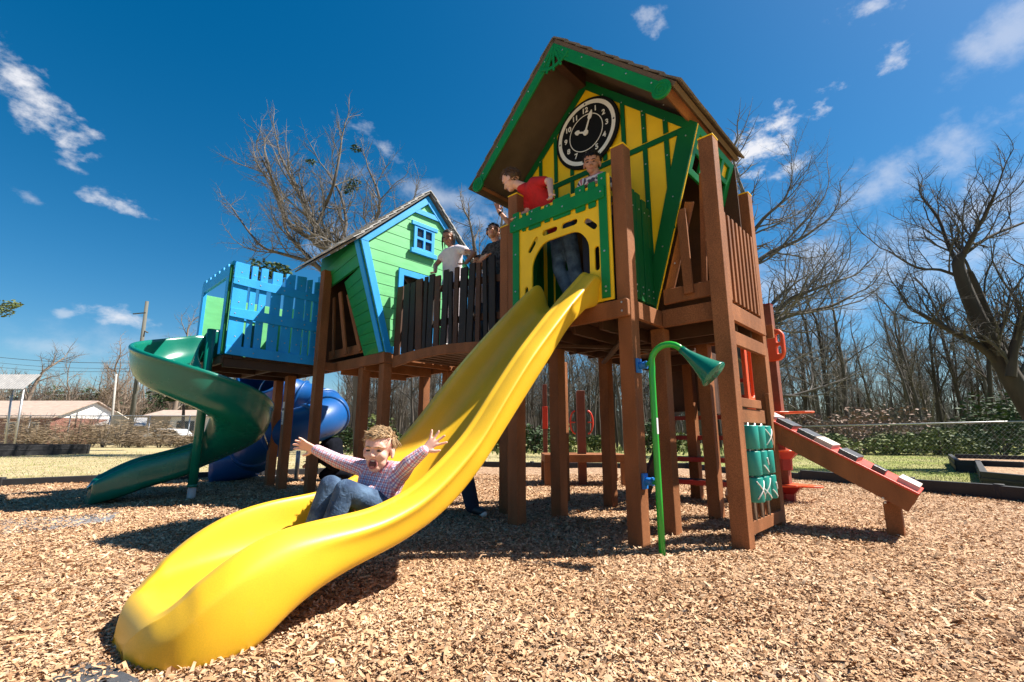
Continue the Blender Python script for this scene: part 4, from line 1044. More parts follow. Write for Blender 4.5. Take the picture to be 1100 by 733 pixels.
for c, sd_, up, e, t in path:
    for (o0_, h0_), (o1_, h1_) in zip(prof, profE):
        o_ = o0_+(o1_-o0_)*e; hg = h0_+(h1_-h0_)*e
        if t > 0:
            if hg > .02: hg = .02+(hg-.02)*max(0., 1-t**1.7)
            o_ *= 1-.16*t**2.5
        p = c+sd_*o_+up*hg
        if t > 0 and hg < .01: p.z = p.z*(1-t)+(-.03)*t if hg < -.02 else p.z
        if t > .9: p = p - dirn*.10*((t-.9)/.1)*(abs(o_)/.36)**2.5; 
        vs.append(p)
fs = []
for i in range(len(path)-1):
    for j in range(n): fs.append((i*n+j, i*n+(j+1) % n, (i+1)*n+(j+1) % n, (i+1)*n+j))
m = MB(); m.add(vs, fs, True)
for i0, rev in ((0, 1), (len(path)-1, 0)):
    idx = [i0*n+j for j in range(n)]; m.f.append(tuple(idx[::-1] if rev else idx)); m.m.append(0); m.s.append(True)
m.build('spiral_chute', M['teal'], sp, subsurf=1)
m = MB(); m.cyl((SX, SY, .17), (SX, SY, 2.35), .058, 20); m.cyl((SX, SY, .165), (SX, SY, .20), .064, 20); m.build('pole_sleeve', M['teal'], sp)
m = MB(); m.cyl((SX, SY, -.1), (SX, SY, .168), .05, 20); m.build('pole_foot', M['greypipe'], sp)
hd_ = MB()                                        # upright end panels of the entrance
for s_ in (-.36, .40):
    rad0 = V((math.cos(a0), math.sin(a0), 0)); b0 = c0+rad0*(RC+s_)-st_dir*.60
    hd_.beam(b0+V((0, 0, 1.93)), b0+V((0, 0, 2.52)), .10, .16, st_dir)
hd_.build('entrance_upright', M['teal'], sp, .02)
# ------------------------------------------------------------------ blue tube slide beyond the platform
TX, TY = -4.25, 9.35
ts = thing('tube_slide', 'royal blue enclosed tube slide curling down behind the spiral slide', 'slide', (TX, TY, 0), 'xy')
pts = []
rt = .66
sp0 = W(-8.5, 3.6, 0)
for i in range(49):
    f = i/48; a = R(205) - R(395)*f
    pts.append(V((TX+rt*math.cos(a), TY+rt*math.sin(a), 1.98-1.50*f)))
e_d = (pts[-1]-pts[-2]).normalized(); e_d.z = 0
start = [W(-8.62, 3.45, 2.28), W(-8.62, 3.75, 2.22), W(-8.60, 4.0, 2.12)]
allp = pts
rad_ = .365
seg = 4; k = 0; nseg = 12
per = len(allp)//seg
for i in range(0, len(allp)-1, 6):
    q = allp[i:i+7]
    if len(q) < 2: break
    m = MB(); rr_ = [rad_]*len(q); m.tube(q, rr_, 26, cap=False)
    dirA = (q[1]-q[0]).normalized(); m.tube([q[0]-dirA*.025, q[0]-dirA*.02, q[0]+dirA*.02, q[0]+dirA*.025], [rad_*.98, rad_+.035, rad_+.035, rad_*.98], 26, cap=False)
    o = m.build('tube_section', M['tubeblue'], ts)
m = MB()
d_ = V((-.96, -.28, 0)).normalized(); sd_ = V((-d_.y, d_.x, 0)); p0 = allp[-1]
xp = []
for i in range(9):
    t = i/8; c = p0+d_*(.75*t)+V((0, 0, -.16*t)); xp.append((c, sd_, Zu, 1-.12*t*t))
pr3 = []
for i in range(15): a = R(-200+220*i/14); pr3.append((.40*math.cos(a), .40*math.sin(a)*1.0))
for i in range(14, -1, -1): a = R(-200+220*i/14); pr3.append((.35*math.cos(a), .35*math.sin(a)))
chute(xp, pr3, m); m.build('exit_scoop', M['tubeblue'], ts)
for px_, y_ in ((318, 9.1),):
    g = at(318, 516, 9.6); m = MB(); m.cyl((g.x, g.y, -.05), (g.x, g.y, .55), .04, 12); m.build('support_leg', M['metal'], ts)
g = gnd(252, 514); m = MB(); m.cyl((g.x, g.y, -.05), (g.x, g.y, 1.7), .045, 12); m.build('support_leg', M['darkpipe'], ts)
matpad([(0, 560), (60, 556), (128, 552), (118, 560), (60, 570), (0, 575)], 'dusty grey rubber mat at the foot of the teal spiral slide', M['rubberlite'])
matpad([(262, 512), (300, 514), (300, 507), (275, 504)], 'grey rubber mat lying under the blue tube slide', M['rubberlite'])
matpad([(40, 742), (120, 746), (150, 735), (112, 716), (86, 716)], 'black rubber mat at the foot of the yellow slide', M['rubber'])
# ------------------------------------------------------------------ climbing ramp on the right
rp = thing('climbing_ramp', 'sloping brown ramp with red deck and grip blocks leading up to the tower side', 'ramp', (-.9, 5.45, 0))
RW0, RW1 = 5.20, 5.74
ra, rb_ = V((-1.50, 0, 1.075)), V((-.335, 0, .385)); rd_ = (rb_-ra).normalized(); rn = V((-rd_.z, 0, rd_.x))
for w0 in (RW0, RW1-.045):
    m = MB(); A = V((ra.x, w0+.0225, ra.z)) - rn*.095; Bq = V((rb_.x, w0+.0225, rb_.z)) - rn*.095
    m.beam(A, Bq, .045, .165, rn); m.build('side_board', M['brown'], rp, .004)
m = MB(); A = V((ra.x, (RW0+RW1)/2, ra.z))-rn*.008; Bq = V((rb_.x, (RW0+RW1)/2, rb_.z))-rn*.008; m.beam(A, Bq, RW1-RW0+.03, .018, rn); m.build('deck', M['red'], rp, .003)
L_ = (rb_-ra).length
for i, (t, side, dark) in enumerate([(.06, .35, 0), (.19, .30, 1), (.335, .36, 1), (.45, .40, 0), (.60, .42, 1), (.775, .62, 1), (.93, .5, 0)]):
    c = ra+rd_*(L_*t)+rn*.02; ln = .36 if dark and i != 5 else .38
    if i == 5: ln = .13
    cw = RW0+.01+ln/2+ (0.0 if i in (0, 1, 2, 3, 4) else (.03 if i == 5 else .05))
    m = MB(); hw = .075 if i != 5 else .05
    m.beam((c.x-rd_.x*hw, cw, c.z-rd_.z*hw), (c.x+rd_.x*hw, cw, c.z+rd_.z*hw), ln, .046, rn)
    m.build('grip_block', M['gripdark' if dark else 'griplight'], rp, .004)
m = MB(); post(m, -.545, 5.42, .28, .12); m.build('leg', M['brown'], rp, .006)
m = MB(); m.bolts([(-.60+.02, RW0, .33), (-.57, RW0, .295)], (0, -1, 0), .011); m.build('bolt', M['bolt'], rp)
# ------------------------------------------------------------------ red petal climber
pc = thing('petal_climber', 'brown post ringed by red petal steps and a red hand hold plate', 'climber', U(3.62, 6.55), 'uw')
b = U(3.62, 6.55)
o = post(MB(), b.x, b.y, 2.66, .15).build('post', M['redbrown'], pc, .006); MB().box((b.x-.077, b.y-.077, 2.661), (b.x+.077, b.y+.077, 2.676)).build('post_cap', M['dkred'], o, .003)
for z, a in ((.22, 10), (.66, -5), (1.16, 5)):
    m = MB(); d = V((math.cos(R(a)), math.sin(R(a)), 0))
    pts = []
    for i in range(28):
        t = 2*math.pi*i/28; r = .26+.07*math.cos(t*3)
        pts.append((b.x+.10+r*math.cos(t)*1.05, b.y-.02+r*math.sin(t)*.9))
    m.plate(pts, [], .022, plane4((0, 0, z), (1, 0, 0), (0, 1, 0)), .005)
    o = m.build('petal_step', M['orange'], pc)
    if z < 1: 
        q = MB(); q.plate([(-.2, 0), (.22, 0), (.30, .22), (.1, .40), (-.1, .40), (-.2, .3)], [], .03, plane4((b.x, b.y-.07, z-.42 if z > .5 else z-.25), (1, 0, 0), (0, 0, 1)), .006) if False else q.tube([(b.x+.03, b.y-.02, z-.02), (b.x+.03, b.y-.02, z-.12), (b.x+.03, b.y-.02, z-.26)], [.21, .10, .09], 6, smooth=False)
        q.build('step_bracket', M['dkred'], o)
m = MB()
P0 = at(838, 371, 6.3); pu = U(P0.x, P0.y)
m.plate(rpoly([(-.13, -.22), (.10, -.22), (.17, -.14), (.17, .14), (.10, .22), (-.13, .22)], .05), [rect(.06, .03, .125, .14, .02, 3), rect(.06, -.13, .125, -.02, .02, 3)], .05, plane4((b.x+.05, b.y-.10, 2.07), (.93, -.35, 0), (0, 0, 1)), .010)
m.build('hand_hold_plate', M['orange'], pc)
# ------------------------------------------------------------------ stair under the tower
st = thing('stair', 'dark wooden stair with red edged treads climbing under the clock tower', 'stair', (-2.3, 7.0, 0))
for i, (z, w) in enumerate([(.25, 6.1), (.52, 6.35), (.80, 6.6), (1.08, 6.85), (1.36, 7.1), (1.62, 7.35)]):
    m = MB(); m.box((-3.2, w, z), (-2.15, w+.30, z+.045)); o = m.build('tread', M['blackbrown'], st, .003)
    q = MB(); q.box((-3.2, w-.012, z-.012), (-2.15, w-.001, z+.047)); q.build('tread_edge', M['dkred'], o, .003)
for uu in (-3.23, -2.12):
    m = MB(); m.beam((uu, 6.0, .08), (uu, 7.6, 1.72), .05, .24, (0, -.7, .7)); m.build('stringer', M['darkbrown'], st, .004)
m = MB(); m.box((-3.36, 6.05, .55), (-3.28, 6.10, 1.45)); m.build('side_panel', M['dkred'], st, .004)
# ------------------------------------------------------------------ low platform with red loop handles, beyond the tower
lw = thing('low_platform', 'low wooden platform with a post and red loop handles beyond the tower legs', 'play platform', (1.25, 8.6, 0), 'xy')
m = MB(); m.box((.55, 8.25, .40), (1.95, 9.2, .53)); m.build('deck', M['brown'], lw, .005)
post(MB(), 1.235, 8.62, 1.64, .14).build('post', M['redbrown'], lw, .005)
for x_, y_ in ((.6, 8.3), (1.9, 8.3), (.6, 9.15), (1.9, 9.15)): post(MB(), x_, y_, .40, .11).build('leg', M['brown'], lw, .004)
for s, x_ in ((-1, 1.13), (1, 1.35), (1, 1.66)):
    m = MB(); pts = []
    for i in range(17):
        t = R(-90+180*i/16); pts.append((x_+s*(.09*math.cos(t)), 8.58, 1.08+.20*math.sin(t)))
    m.tube(pts, .016, 8); m.tube([(x_, 8.58, 1.08), (x_+s*.09, 8.58, 1.08)], .014, 8); m.build('loop_handle', M['red'], lw)
g = U(.05, 0)
fp = thing('marker_post', 'slim brown post with a red sleeve standing beyond the dark tower legs', 'post', at(586, 495, 9.6).to_tuple()[:2]+(0,), 'xy')
p_ = at(586, 495, 9.6)
post(MB(), p_.x, p_.y, 1.86, .085).build('shaft', M['redbrown'], fp, .004); MB().box((p_.x-.05, p_.y-.05, .98), (p_.x+.05, p_.y+.05, 1.42)).build('sleeve', M['red'], fp, .006)
m = MB()
a_ = V((-1.33, 5.45, 1.12)); m.plate(rect(5.32, 1.12, 5.62, 2.0, .06), [rect(5.40, 1.25, 5.54, 1.88, .05)], .04, SIDE(-1.60), .008)
single(m, 'grab_frame', M['orange'], 'upright orange grab frame seen between the two right hand posts of the tower', 'grab frame', (-1.6, 5.45, 0))
# ------------------------------------------------------------------ border timbers, raised beds
def border(pts, label, name='border_timber', h=.14, w=.10, frame_pts=None):
    m = MB()
    for a, b2 in zip(pts[:-1], pts[1:]):
        a, b2 = V(a), V(b2); Ln = (b2-a).length; k = max(1, round(Ln/1.25)); d = (b2-a)/k
        for i in range(k):
            p = a+d*i; q = a+d*(i+1); dz = random.uniform(-.012, .012)
            m.beam(p+V((0, 0, h/2-.03+dz)), q+V((0, 0, h/2-.03+random.uniform(-.012, .012))), w, h+.05)
            m.cyl(q+V((0, 0, -.05)), q+V((0, 0, h+.015)), w*.62, 8)
    c = sum((V(p) for p in pts), V((0, 0, 0)))/len(pts)
    return single(m, name, M['edging'], label, 'border', (c.x, c.y, 0), 'xy', bevel=.01)
border([(-16, 3.8, 0), (-8.645, 8.342, 0), (-5.30, 10.4, 0), (-.785, 13.6, 0)], 'low black plastic border along the lawn behind the two spiral slides')
border([(-.785, 13.6, 0), (4.557, 12.7, 0), (5.617, 9.53, 0)], 'low black border beyond the tower legs at the back of the wood chips')
border([(5.617, 9.53, 0), (6.302, 7.789, 0), (6.9, 5.6, 0), (7.6, 2.5, 0)], 'tall black border edging the wood chips past the climbing ramp', h=.19)
def bed(poly, label, h=.30):
    c = sum((V((*p, 0)) for p in poly), V((0, 0, 0)))/len(poly)
    t = thing('raised_bed', label, 'raised bed', (c.x, c.y, 0), 'xy')
    n = len(poly)
    for i in range(n):
        p, q = V((*poly[i], 0)), V((*poly[(i+1) % n], 0)); d = (q-p).normalized()
        m = MB(); m.beam(p+V((0, 0, h/2-.04))-d*.03*0, q+V((0, 0, h/2-.04+random.uniform(-.01, .01)))-d*.11, .10, h+.08)
        m.beam(p+V((0, 0, h*.55)), q+V((0, 0, h*.55))-d*.11, .125, .05); m.build('side', M['edging'], t, .008)
    m = MB(); m.add([(x, y, h-.12) for x, y in poly], [tuple(range(n))]); m.build('soil', M['mulch'], t)
bed([(-21.6, 20.4), (-20.6, 23.7), (-29.5, 26.5), (-30.5, 22.6)], 'black raised bed full of wood chips on the left lawn', .42)
bed([gnd(*p).to_tuple()[:2] for p in ((1060, 524), (1180, 540), (1200, 515), (1052, 506))], 'nearer black raised bed on the right lawn at the picture edge', .26)
bed([gnd(*p).to_tuple()[:2] for p in ((1030, 506), (1110, 510), (1120, 500), (1022, 497))], 'farther black raised bed behind the near one on the right lawn', .26)
# ------------------------------------------------------------------ trees
def bark(name, col, var=.3):
    return mat(name, col, .9, var, 3, .5, 30, .2, stretch=(1, 1, .3))
M['bark_dark'] = bark('dark_bark', (.055, .045, .038)); M['bark_grey'] = bark('grey_bark', (.095, .082, .072)); M['bark_tan'] = bark('tan_bark', (.20, .155, .12))  # tan tone for the distant trees on the left
M['twig'] = mat('winter_twigs', (.15, .135, .122), .9, .3, 2, spec=.2); M['twig_dark'] = mat('dark_twigs', (.085, .076, .070), .9, .3, 2, spec=.2); M['twig_tan'] = mat('tan_twigs', (.24, .185, .145), .9, .3, 2, spec=.2)
def leafmat(name, c1, c2):
    m, nt, b = new_mat(name); L = nt.links.new
    tc = N(nt, 'ShaderNodeTexCoord'); n = N(nt, 'ShaderNodeTexNoise'); n.inputs['Scale'].default_value = 1.7; n.inputs['Detail'].default_value = 6; n.inputs['Roughness'].default_value = .7
    L(tc.outputs['Object'], n.inputs['Vector']); mx = N(nt, 'ShaderNodeMix', data_type='RGBA'); mx.inputs[6].default_value = (*c1, 1); mx.inputs[7].default_value = (*c2, 1)
    mr = N(nt, 'ShaderNodeMapRange'); mr.inputs[1].default_value = .3; mr.inputs[2].default_value = .7; L(n.outputs['Fac'], mr.inputs[0]); L(mr.outputs[0], mx.inputs[0]); L(mx.outputs[2], b.inputs['Base Color']); b.inputs['Roughness'].default_value = .7
    b.inputs['Specular IOR Level'].default_value = .3
    return m
M['leaf'] = leafmat('shrub_leaves', (.05, .085, .02), (.17, .19, .055)); M['leafdark'] = leafmat('evergreen_leaves', (.012, .035, .012), (.05, .085, .025)); M['leafbrown'] = leafmat('dry_brush', (.13, .09, .055), (.30, .23, .15)); M['leafpink'] = leafmat('budding_brush', (.20, .13, .10), (.30, .20, .15))
def grow(mb, tw, p, d, ln, r, lev, rng, P):
    """one limb: a wavering tapered tube, side limbs along it, finer ones at the end"""
    nseg = P['seg'][lev]; pts = [p.copy()]; rs = [r]; c = p.copy(); d = d.normalized(); taper = P.get('taper', .55)
    for i in range(nseg):
        j = P['wob'][lev]
        d = (d + V((rng.gauss(0, j), rng.gauss(0, j), rng.gauss(0, j*.7)+P['lift'][lev]))).normalized()
        c = c + d*(ln/nseg); pts.append(c.copy()); rs.append(r*(1-(1-taper)*(i+1)/nseg) if lev < P['max'] else r*(1-.75*(i+1)/nseg))
    tgt = mb if lev < P['split'] else tw
    tgt.tube(pts, rs, P['sides'][lev], cap=False)
    if lev >= P['max']: return
    n = P['kids'][lev]
    for k in range(n):
        t = P['from'][lev] + (1-P['from'][lev])*(k+rng.random())/n
        x = t*nseg; i = min(int(x), nseg-1); q = pts[i].lerp(pts[i+1], x-i); dd = (pts[i+1]-pts[i]).normalized()
        a, u_, v_ = basis(dd); th = rng.uniform(0, 2*math.pi); an = R(rng.uniform(*P['ang'][lev]))
        nd = (dd*math.cos(an) + (u_*math.cos(th)+v_*math.sin(th))*math.sin(an)).normalized()
        if nd.z < -.1 and lev < 2: nd.z *= -.4
        ll = ln*P['len'][lev]*rng.uniform(.65, 1.2)*(1.05-.45*t if lev == 0 else 1)
        r0 = rs[i]*P['rad'][lev]*rng.uniform(.75, 1)
        grow(mb, tw, q, nd, ll, r0, lev+1, rng, P)
    # the leader carries on
    grow(mb, tw, pts[-1], d, ln*P['len'][lev]*1.0, rs[-1]*.9, lev+1, rng, P)
PW = dict(seg=[8, 6, 5, 4, 3], wob=[.06, .16, .2, .24, .25], lift=[.02, .05, .05, .03, .02], kids=[9, 5, 5, 4], **{'from': [.35, .2, .15, .15]}, ang=[(28, 62), (25, 60), (25, 65), (25, 70)], len=[.42, .55, .55, .5], rad=[.5, .6, .6, .65], sides=[8, 5, 4, 3, 3], max=4, split=2)
def tree_meshes(seed, h, r, P, lean=V((0, 0, 0))):
    rng = random.Random(seed); mb, tw = MB(), MB()
    grow(mb, tw, V((0, 0, -.2)), V((0, 0, 1))+lean, h*.62, r, 0, rng, P); return mb, tw
def hero(name, label, base, parts, mats):
    t = thing(name, label, 'tree', base, 'xy', None)
    return t
def put_tree(meshes, name, label, x, y, rz, s, group, mats, z=0., cat='tree'):
    t = thing(name, label, cat, (x, y, z), 'xy', group); t.rotation_euler = (0, 0, rz); t.scale = (s, s, s)
    for n_, me in zip(('trunk', 'crown'), meshes):
        o = bpy.data.objects.new(n_, me); C.objects.link(o); o.parent = t
    return t
def copy_tree(t, x, y, rz, s, label=None, z=0.):
    c = t.copy(); C.objects.link(c); c.location = (x, y, z); c.rotation_euler = (0, 0, rz); c.scale = (s, s, s*random.uniform(.9, 1.12))
    if label: c['label'] = label
    for ch in t.children: k = ch.copy(); C.objects.link(k); k.parent = c
    return c
# the wood: slim bare trees, six individuals copied about
PF = dict(PW); PF.update(kids=[9, 5, 5, 3], seg=[9, 5, 4, 3, 2], wob=[.045, .12, .18, .2, .2], ang=[(22, 55), (22, 55), (25, 60), (25, 65)], len=[.34, .5, .55, .55]); PF['from'] = [.42, .25, .15, .1]
kinds = []
for i in range(6):
    mb, tw = tree_meshes(100+i, 11.5+i*.7, .085+.016*i, PF, V((random.uniform(-.1, .1), 0, 0)))
    dark = i % 2
    kinds.append((mb.mesh('bare_trunk', M['bark_dark' if dark else 'bark_grey']), tw.mesh('bare_crown', M['twig_dark' if dark else 'twig'])))
rw = random.Random(21); firsts = [None]*6
def wood(n, xf, yf, sf, label, group, store):
    for i in range(n):
        k = rw.randrange(6); x, y = xf(), None; y = yf(x); s = sf()
        if store[k] is None: store[k] = put_tree(kinds[k], 'bare_tree', label, x, y, rw.uniform(0, 6.28), s, group, None)
        else: copy_tree(store[k], x, y, rw.uniform(0, 6.28), s)
wood(185, lambda: rw.uniform(3, 60), lambda x: 25 + rw.random()*36 + max(0, 10-x)*.5, lambda: rw.uniform(.7, 1.1), 'slim bare winter tree in the wood behind the right lawn', 'bare trees of the wood', [None]*6)
def wood2(n, label, group, store):
    for i in range(n):
        k = rw.randrange(6); y = 27+rw.random()*30; x = y*rw.uniform(-.36, .12); s = rw.uniform(.55, .85)
        if store[k] is None: store[k] = put_tree(kinds[k], 'bare_tree', label, x, y, rw.uniform(0, 6.28), s, group, None)
        else: copy_tree(store[k], x, y, rw.uniform(0, 6.28), s)
wood2(75, 'bare winter tree standing beyond the play set, seen between its posts', 'bare trees beyond the play set', [None]*6)
tanmats = []
for i in range(3):
    mb, tw = tree_meshes(300+i, 11+i, .2, PW)
    tanmats.append((mb.mesh('tan_trunk', M['bark_tan']), tw.mesh('tan_crown', M['twig_tan'])))
ft = [None]*3
for i in range(90):
    k = rw.randrange(3); a = rw.uniform(-56, -24); dd = rw.uniform(72, 120); x = dd*math.tan(R(a)); s = rw.uniform(.85, 1.3)
    if ft[k] is None: ft[k] = put_tree(tanmats[k], 'bare_tree', 'pale brown winter tree on the far ridge behind the small houses', x, dd, 0, s, 'pale trees on the far ridge', None)
    else: copy_tree(ft[k], x, dd, rw.uniform(0, 6.28), s)
# two broad bare trees among the houses
for (px, py, Y, h, lab) in [(20, 445, 55, 13, 'wide bare tree rising behind the metal carport at the left edge'), (185, 440, 52, 15, 'broad pale bare tree behind the leaning utility pole')]:
    mb, tw = tree_meshes(int(px)+5, h, .3, PW); p = at(px, py, Y)
    put_tree((mb.mesh('trunk', M['bark_tan']), tw.mesh('crown', M['twig'])), 'bare_tree', lab, p.x, Y, 0, 1, None, None)
# ---- the big tree behind the green playhouse
def limb(mb, tw, pts, r0, r1, rng, P, kids, klen, lev=1, sides=8):
    pts = [V(p) for p in pts]; q = []
    for i in range(len(pts)-1):                                # smooth the hand-set line a little
        for t in (0, .33, .66):
            p0 = pts[max(i-1, 0)]; p1 = pts[i]; p2 = pts[i+1]; p3 = pts[min(i+2, len(pts)-1)]
            q.append(.5*((2*p1)+(-p0+p2)*t+(2*p0-5*p1+4*p2-p3)*t*t+(-p0+3*p1-3*p2+p3)*t**3))
    q.append(pts[-1]); n = len(q)
    rs = [r0+(r1-r0)*i/(n-1) for i in range(n)]
    mb.tube(q, rs, sides, cap=False)
    for k in range(kids):
        t = .15+.85*(k+rng.random())/kids; i = min(int(t*(n-1)), n-2); dd = (q[i+1]-q[i]).normalized(); _, a, b = basis(dd); th = rng.uniform(0, 6.28); an = R(rng.uniform(25, 60))
        nd = dd*math.cos(an)+(a*math.cos(th)+b*math.sin(th))*math.sin(an); nd.z += .15
        grow(mb, tw, q[i], nd, klen*rng.uniform(.6, 1.2)*(1.1-.4*t), rs[i]*.5, lev+1, rng, P)
    grow(mb, tw, q[-1], q[-1]-q[-2], klen*.8, r1*.9, lev+1, rng, P)
rng = random.Random(4); Y = 23.
PH = dict(PW); PH.update(kids=[8, 8, 8, 7], seg=[8, 6, 5, 4, 3], len=[.45, .6, .55, .5], wob=[.06, .12, .15, .19, .22], lift=[.02, .08, .09, .06, .04])
def A(px, py, dy=0.): return at(px, py, Y+dy)
mb, tw = MB(), MB(); b0 = A(388, 470); b0.z = -.2; root = b0.copy(); root.z = 0
def rel(ps): return [p-root for p in ps]
limb(mb, tw, rel([b0, A(386, 400), A(384, 330), A(372, 300)]), .34, .26, rng, PH, 0, 2)
for pl, r0, r1, kd, kl in [([(372, 300), (356, 270), (315, 245), (300, 218), (290, 185), (284, 160)], .15, .05, 8, 3.0), ([(384, 330), (345, 290), (318, 262), (307, 245), (298, 205), (282, 172)], .12, .04, 7, 2.8),
        ([(372, 300), (352, 262), (330, 225), (316, 198), (300, 165)], .16, .05, 7, 3.0), ([(384, 325), (338, 285), (300, 272), (278, 262), (250, 225)], .11, .035, 7, 2.6), ([(384, 320), (392, 285), (338, 262), (345, 232), (358, 200), (366, 160)], .15, .05, 8, 3.),
        ([(384, 325), (366, 268), (372, 242), (366, 210), (352, 185)], .13, .04, 8, 2.8), ([(386, 310), (400, 250), (408, 215), (395, 180)], .12, .04, 7, 2.6), ([(388, 320), (404, 280), (425, 250), (440, 222)], .10, .03, 6, 2.5)]:
    limb(mb, tw, rel([A(x, y, rng.uniform(-1.6, 1.6) if i > 1 else 0) for i, (x, y) in enumerate(pl)]), r0, r1, rng, PH, kd+3, kl*.76)
t = thing('bare_tree', 'tall many limbed bare tree rising behind the roof of the green playhouse', 'tree', root, 'xy')
for n_, m_, mm in (('trunk', mb, M['bark_grey']), ('crown', tw, M['twig'])):
    o = bpy.data.objects.new(n_, m_.mesh(n_, mm)); C.objects.link(o); o.parent = t
lf = MB()
def leafball(mb, c, r, n, size, rng, squash=.8, asp=.5):
    for _ in range(n):
        while True:
            q = V((rng.uniform(-1, 1), rng.uniform(-1, 1), rng.uniform(-1, 1)))
            if .25 < q.length < 1: break
        p = V(c)+V((q.x*r, q.y*r, q.z*r*squash)); a = V((rng.gauss(0, 1), rng.gauss(0, 1), rng.gauss(0, 1))).normalized(); _, u_, v_ = basis(a); s = size*rng.uniform(.5, 1.3)
        mb.add([p-u_*s, p+v_*s*asp, p+u_*s, p-v_*s*asp], [(0, 1, 2, 3)])
for (x, y, r, n) in [(383, 160, .28, 60), (334, 174, .28, 50), (380, 198, .42, 120), (372, 205, .28, 60)]: leafball(lf, A(x, y)-root, r, n, .09, rng)
for (x, y, r) in [(278, 290, 1.0), (300, 293, .8), (262, 295, .7)]: leafball(lf, at(x, y, 30)-root, r, 260, .16, rng)
o = bpy.data.objects.new('mistletoe_clump', lf.mesh('mistletoe_clump', M['leafdark'])); C.objects.link(o); o.parent = t
# ---- the leaning broken tree at the right edge
Y = 13.; rng = random.Random(9); mb, tw = MB(), MB()
b0 = A(1165, 560); root = V((b0.x, b0.y, 0)); b0 = root+V((0, 0, -.2))
limb(mb, tw, rel([b0, A(1126, 470), A(1098, 425), A(1074, 385), A(1052, 345), A(1036, 308), A(1029, 282), A(1034, 274)]), .30, .11, rng, PH, 0, 1.2)
limb(mb, tw, rel([A(1100, 430, .2), A(1088, 395, .3), A(1064, 345, .3), A(1050, 310, .3), A(1042, 292, .3)]), .15, .06, rng, PH, 3, 1.6)
limb(mb, tw, rel([A(1078, 395), A(1052, 372), A(1022, 356), A(1000, 344), A(986, 336)]), .11, .035, rng, PH, 9, 1.5)
limb(mb, tw, rel([A(1086, 405, -.3), A(1090, 370, -.4), A(1104, 335, -.5), A(1125, 300, -.7)]), .12, .05, rng, PH, 7, 1.6)
limb(mb, tw, rel([A(1030, 285), A(1018, 262, .4), A(1008, 235, .6), A(990, 212, .9)]), .065, .03, rng, PH, 8, 1.25)
limb(mb, tw, rel([A(1033, 278), A(1044, 255, -.3), A(1058, 232, -.5), A(1070, 205, -.8)]), .07, .03, rng, PH, 9, 1.3)
limb(mb, tw, rel([A(1033, 276), A(1062, 255, .3), A(1098, 240, .5), A(1130, 225, .7)]), .05, .025, rng, PH, 8, 1.35)
limb(mb, tw, rel([A(1036, 300), A(1010, 290, .3), A(985, 288, .6), A(955, 270, .9)]), .05, .02, rng, PH, 6, 1.5)
t = thing('bare_tree', 'leaning dark bare tree with a snapped top at the right edge of the lawn', 'tree', root, 'xy')
for n_, m_, mm in (('trunk', mb, M['bark_dark']), ('crown', tw, M['twig_dark'])):
    o = bpy.data.objects.new(n_, m_.mesh(n_, mm)); C.objects.link(o); o.parent = t
# ---- the spreading tree behind the tower's right side
Y = 21.; rng = random.Random(15); mb, tw = MB(), MB()
b0 = A(800, 500); root = V((b0.x, b0.y, 0)); b0 = root+V((0, 0, -.2))
limb(mb, tw, rel([b0, A(800, 430), A(796, 360), A(800, 300), A(802, 250), A(798, 205)]), .40, .10, rng, PH, 7, 3.6)
limb(mb, tw, rel([A(797, 380), A(826, 350), A(852, 338), A(890, 330), A(915, 318)]), .15, .04, rng, PH, 10, 2.6)
limb(mb, tw, rel([A(800, 330), A(825, 345, -1), A(848, 322, -1.5), A(872, 312, -2), A(905, 300, -2)]), .13, .04, rng, PH, 9, 2.6)
limb(mb, tw, rel([A(802, 290), A(830, 270), A(858, 258), A(884, 240)]), .12, .04, rng, PH, 9, 2.6)
limb(mb, tw, rel([A(802, 260), A(820, 235), A(842, 215), A(850, 196)]), .10, .03, rng, PH, 8, 2.4)
limb(mb, tw, rel([A(797, 400), A(836, 425), A(870, 420), A(905, 408)]), .10, .03, rng, PH, 7, 2.2)
t = thing('bare_tree', 'spreading bare tree whose limbs reach out behind the clock tower right side', 'tree', root, 'xy')
for n_, m_, mm in (('trunk', mb, M['bark_grey']), ('crown', tw, M['twig'])):
    o = bpy.data.objects.new(n_, m_.mesh(n_, mm)); C.objects.link(o); o.parent = t
# ---- the bare tree seen over the bridge
Y = 26.; rng = random.Random(33); mb, tw = MB(), MB()
b0 = A(520, 490); root = V((b0.x, b0.y, 0)); b0 = root+V((0, 0, -.2))
limb(mb, tw, rel([b0, A(520, 400), A(515, 330), A(512, 285), A(508, 255)]), .26, .08, rng, PH, 6, 2.6)
limb(mb, tw, rel([A(516, 330), A(530, 280), A(538, 245), A(540, 225)]), .12, .04, rng, PH, 7, 2.0)
limb(mb, tw, rel([A(514, 300), A(500, 280), A(492, 262)]), .08, .03, rng, PH, 6, 1.5)
t = thing('bare_tree', 'bare tree whose top shows over the bridge between the girl and the waving boy', 'tree', root, 'xy')
for n_, m_, mm in (('trunk', mb, M['bark_grey']), ('crown', tw, M['twig'])):
    o = bpy.data.objects.new(n_, m_.mesh(n_, mm)); C.objects.link(o); o.parent = t
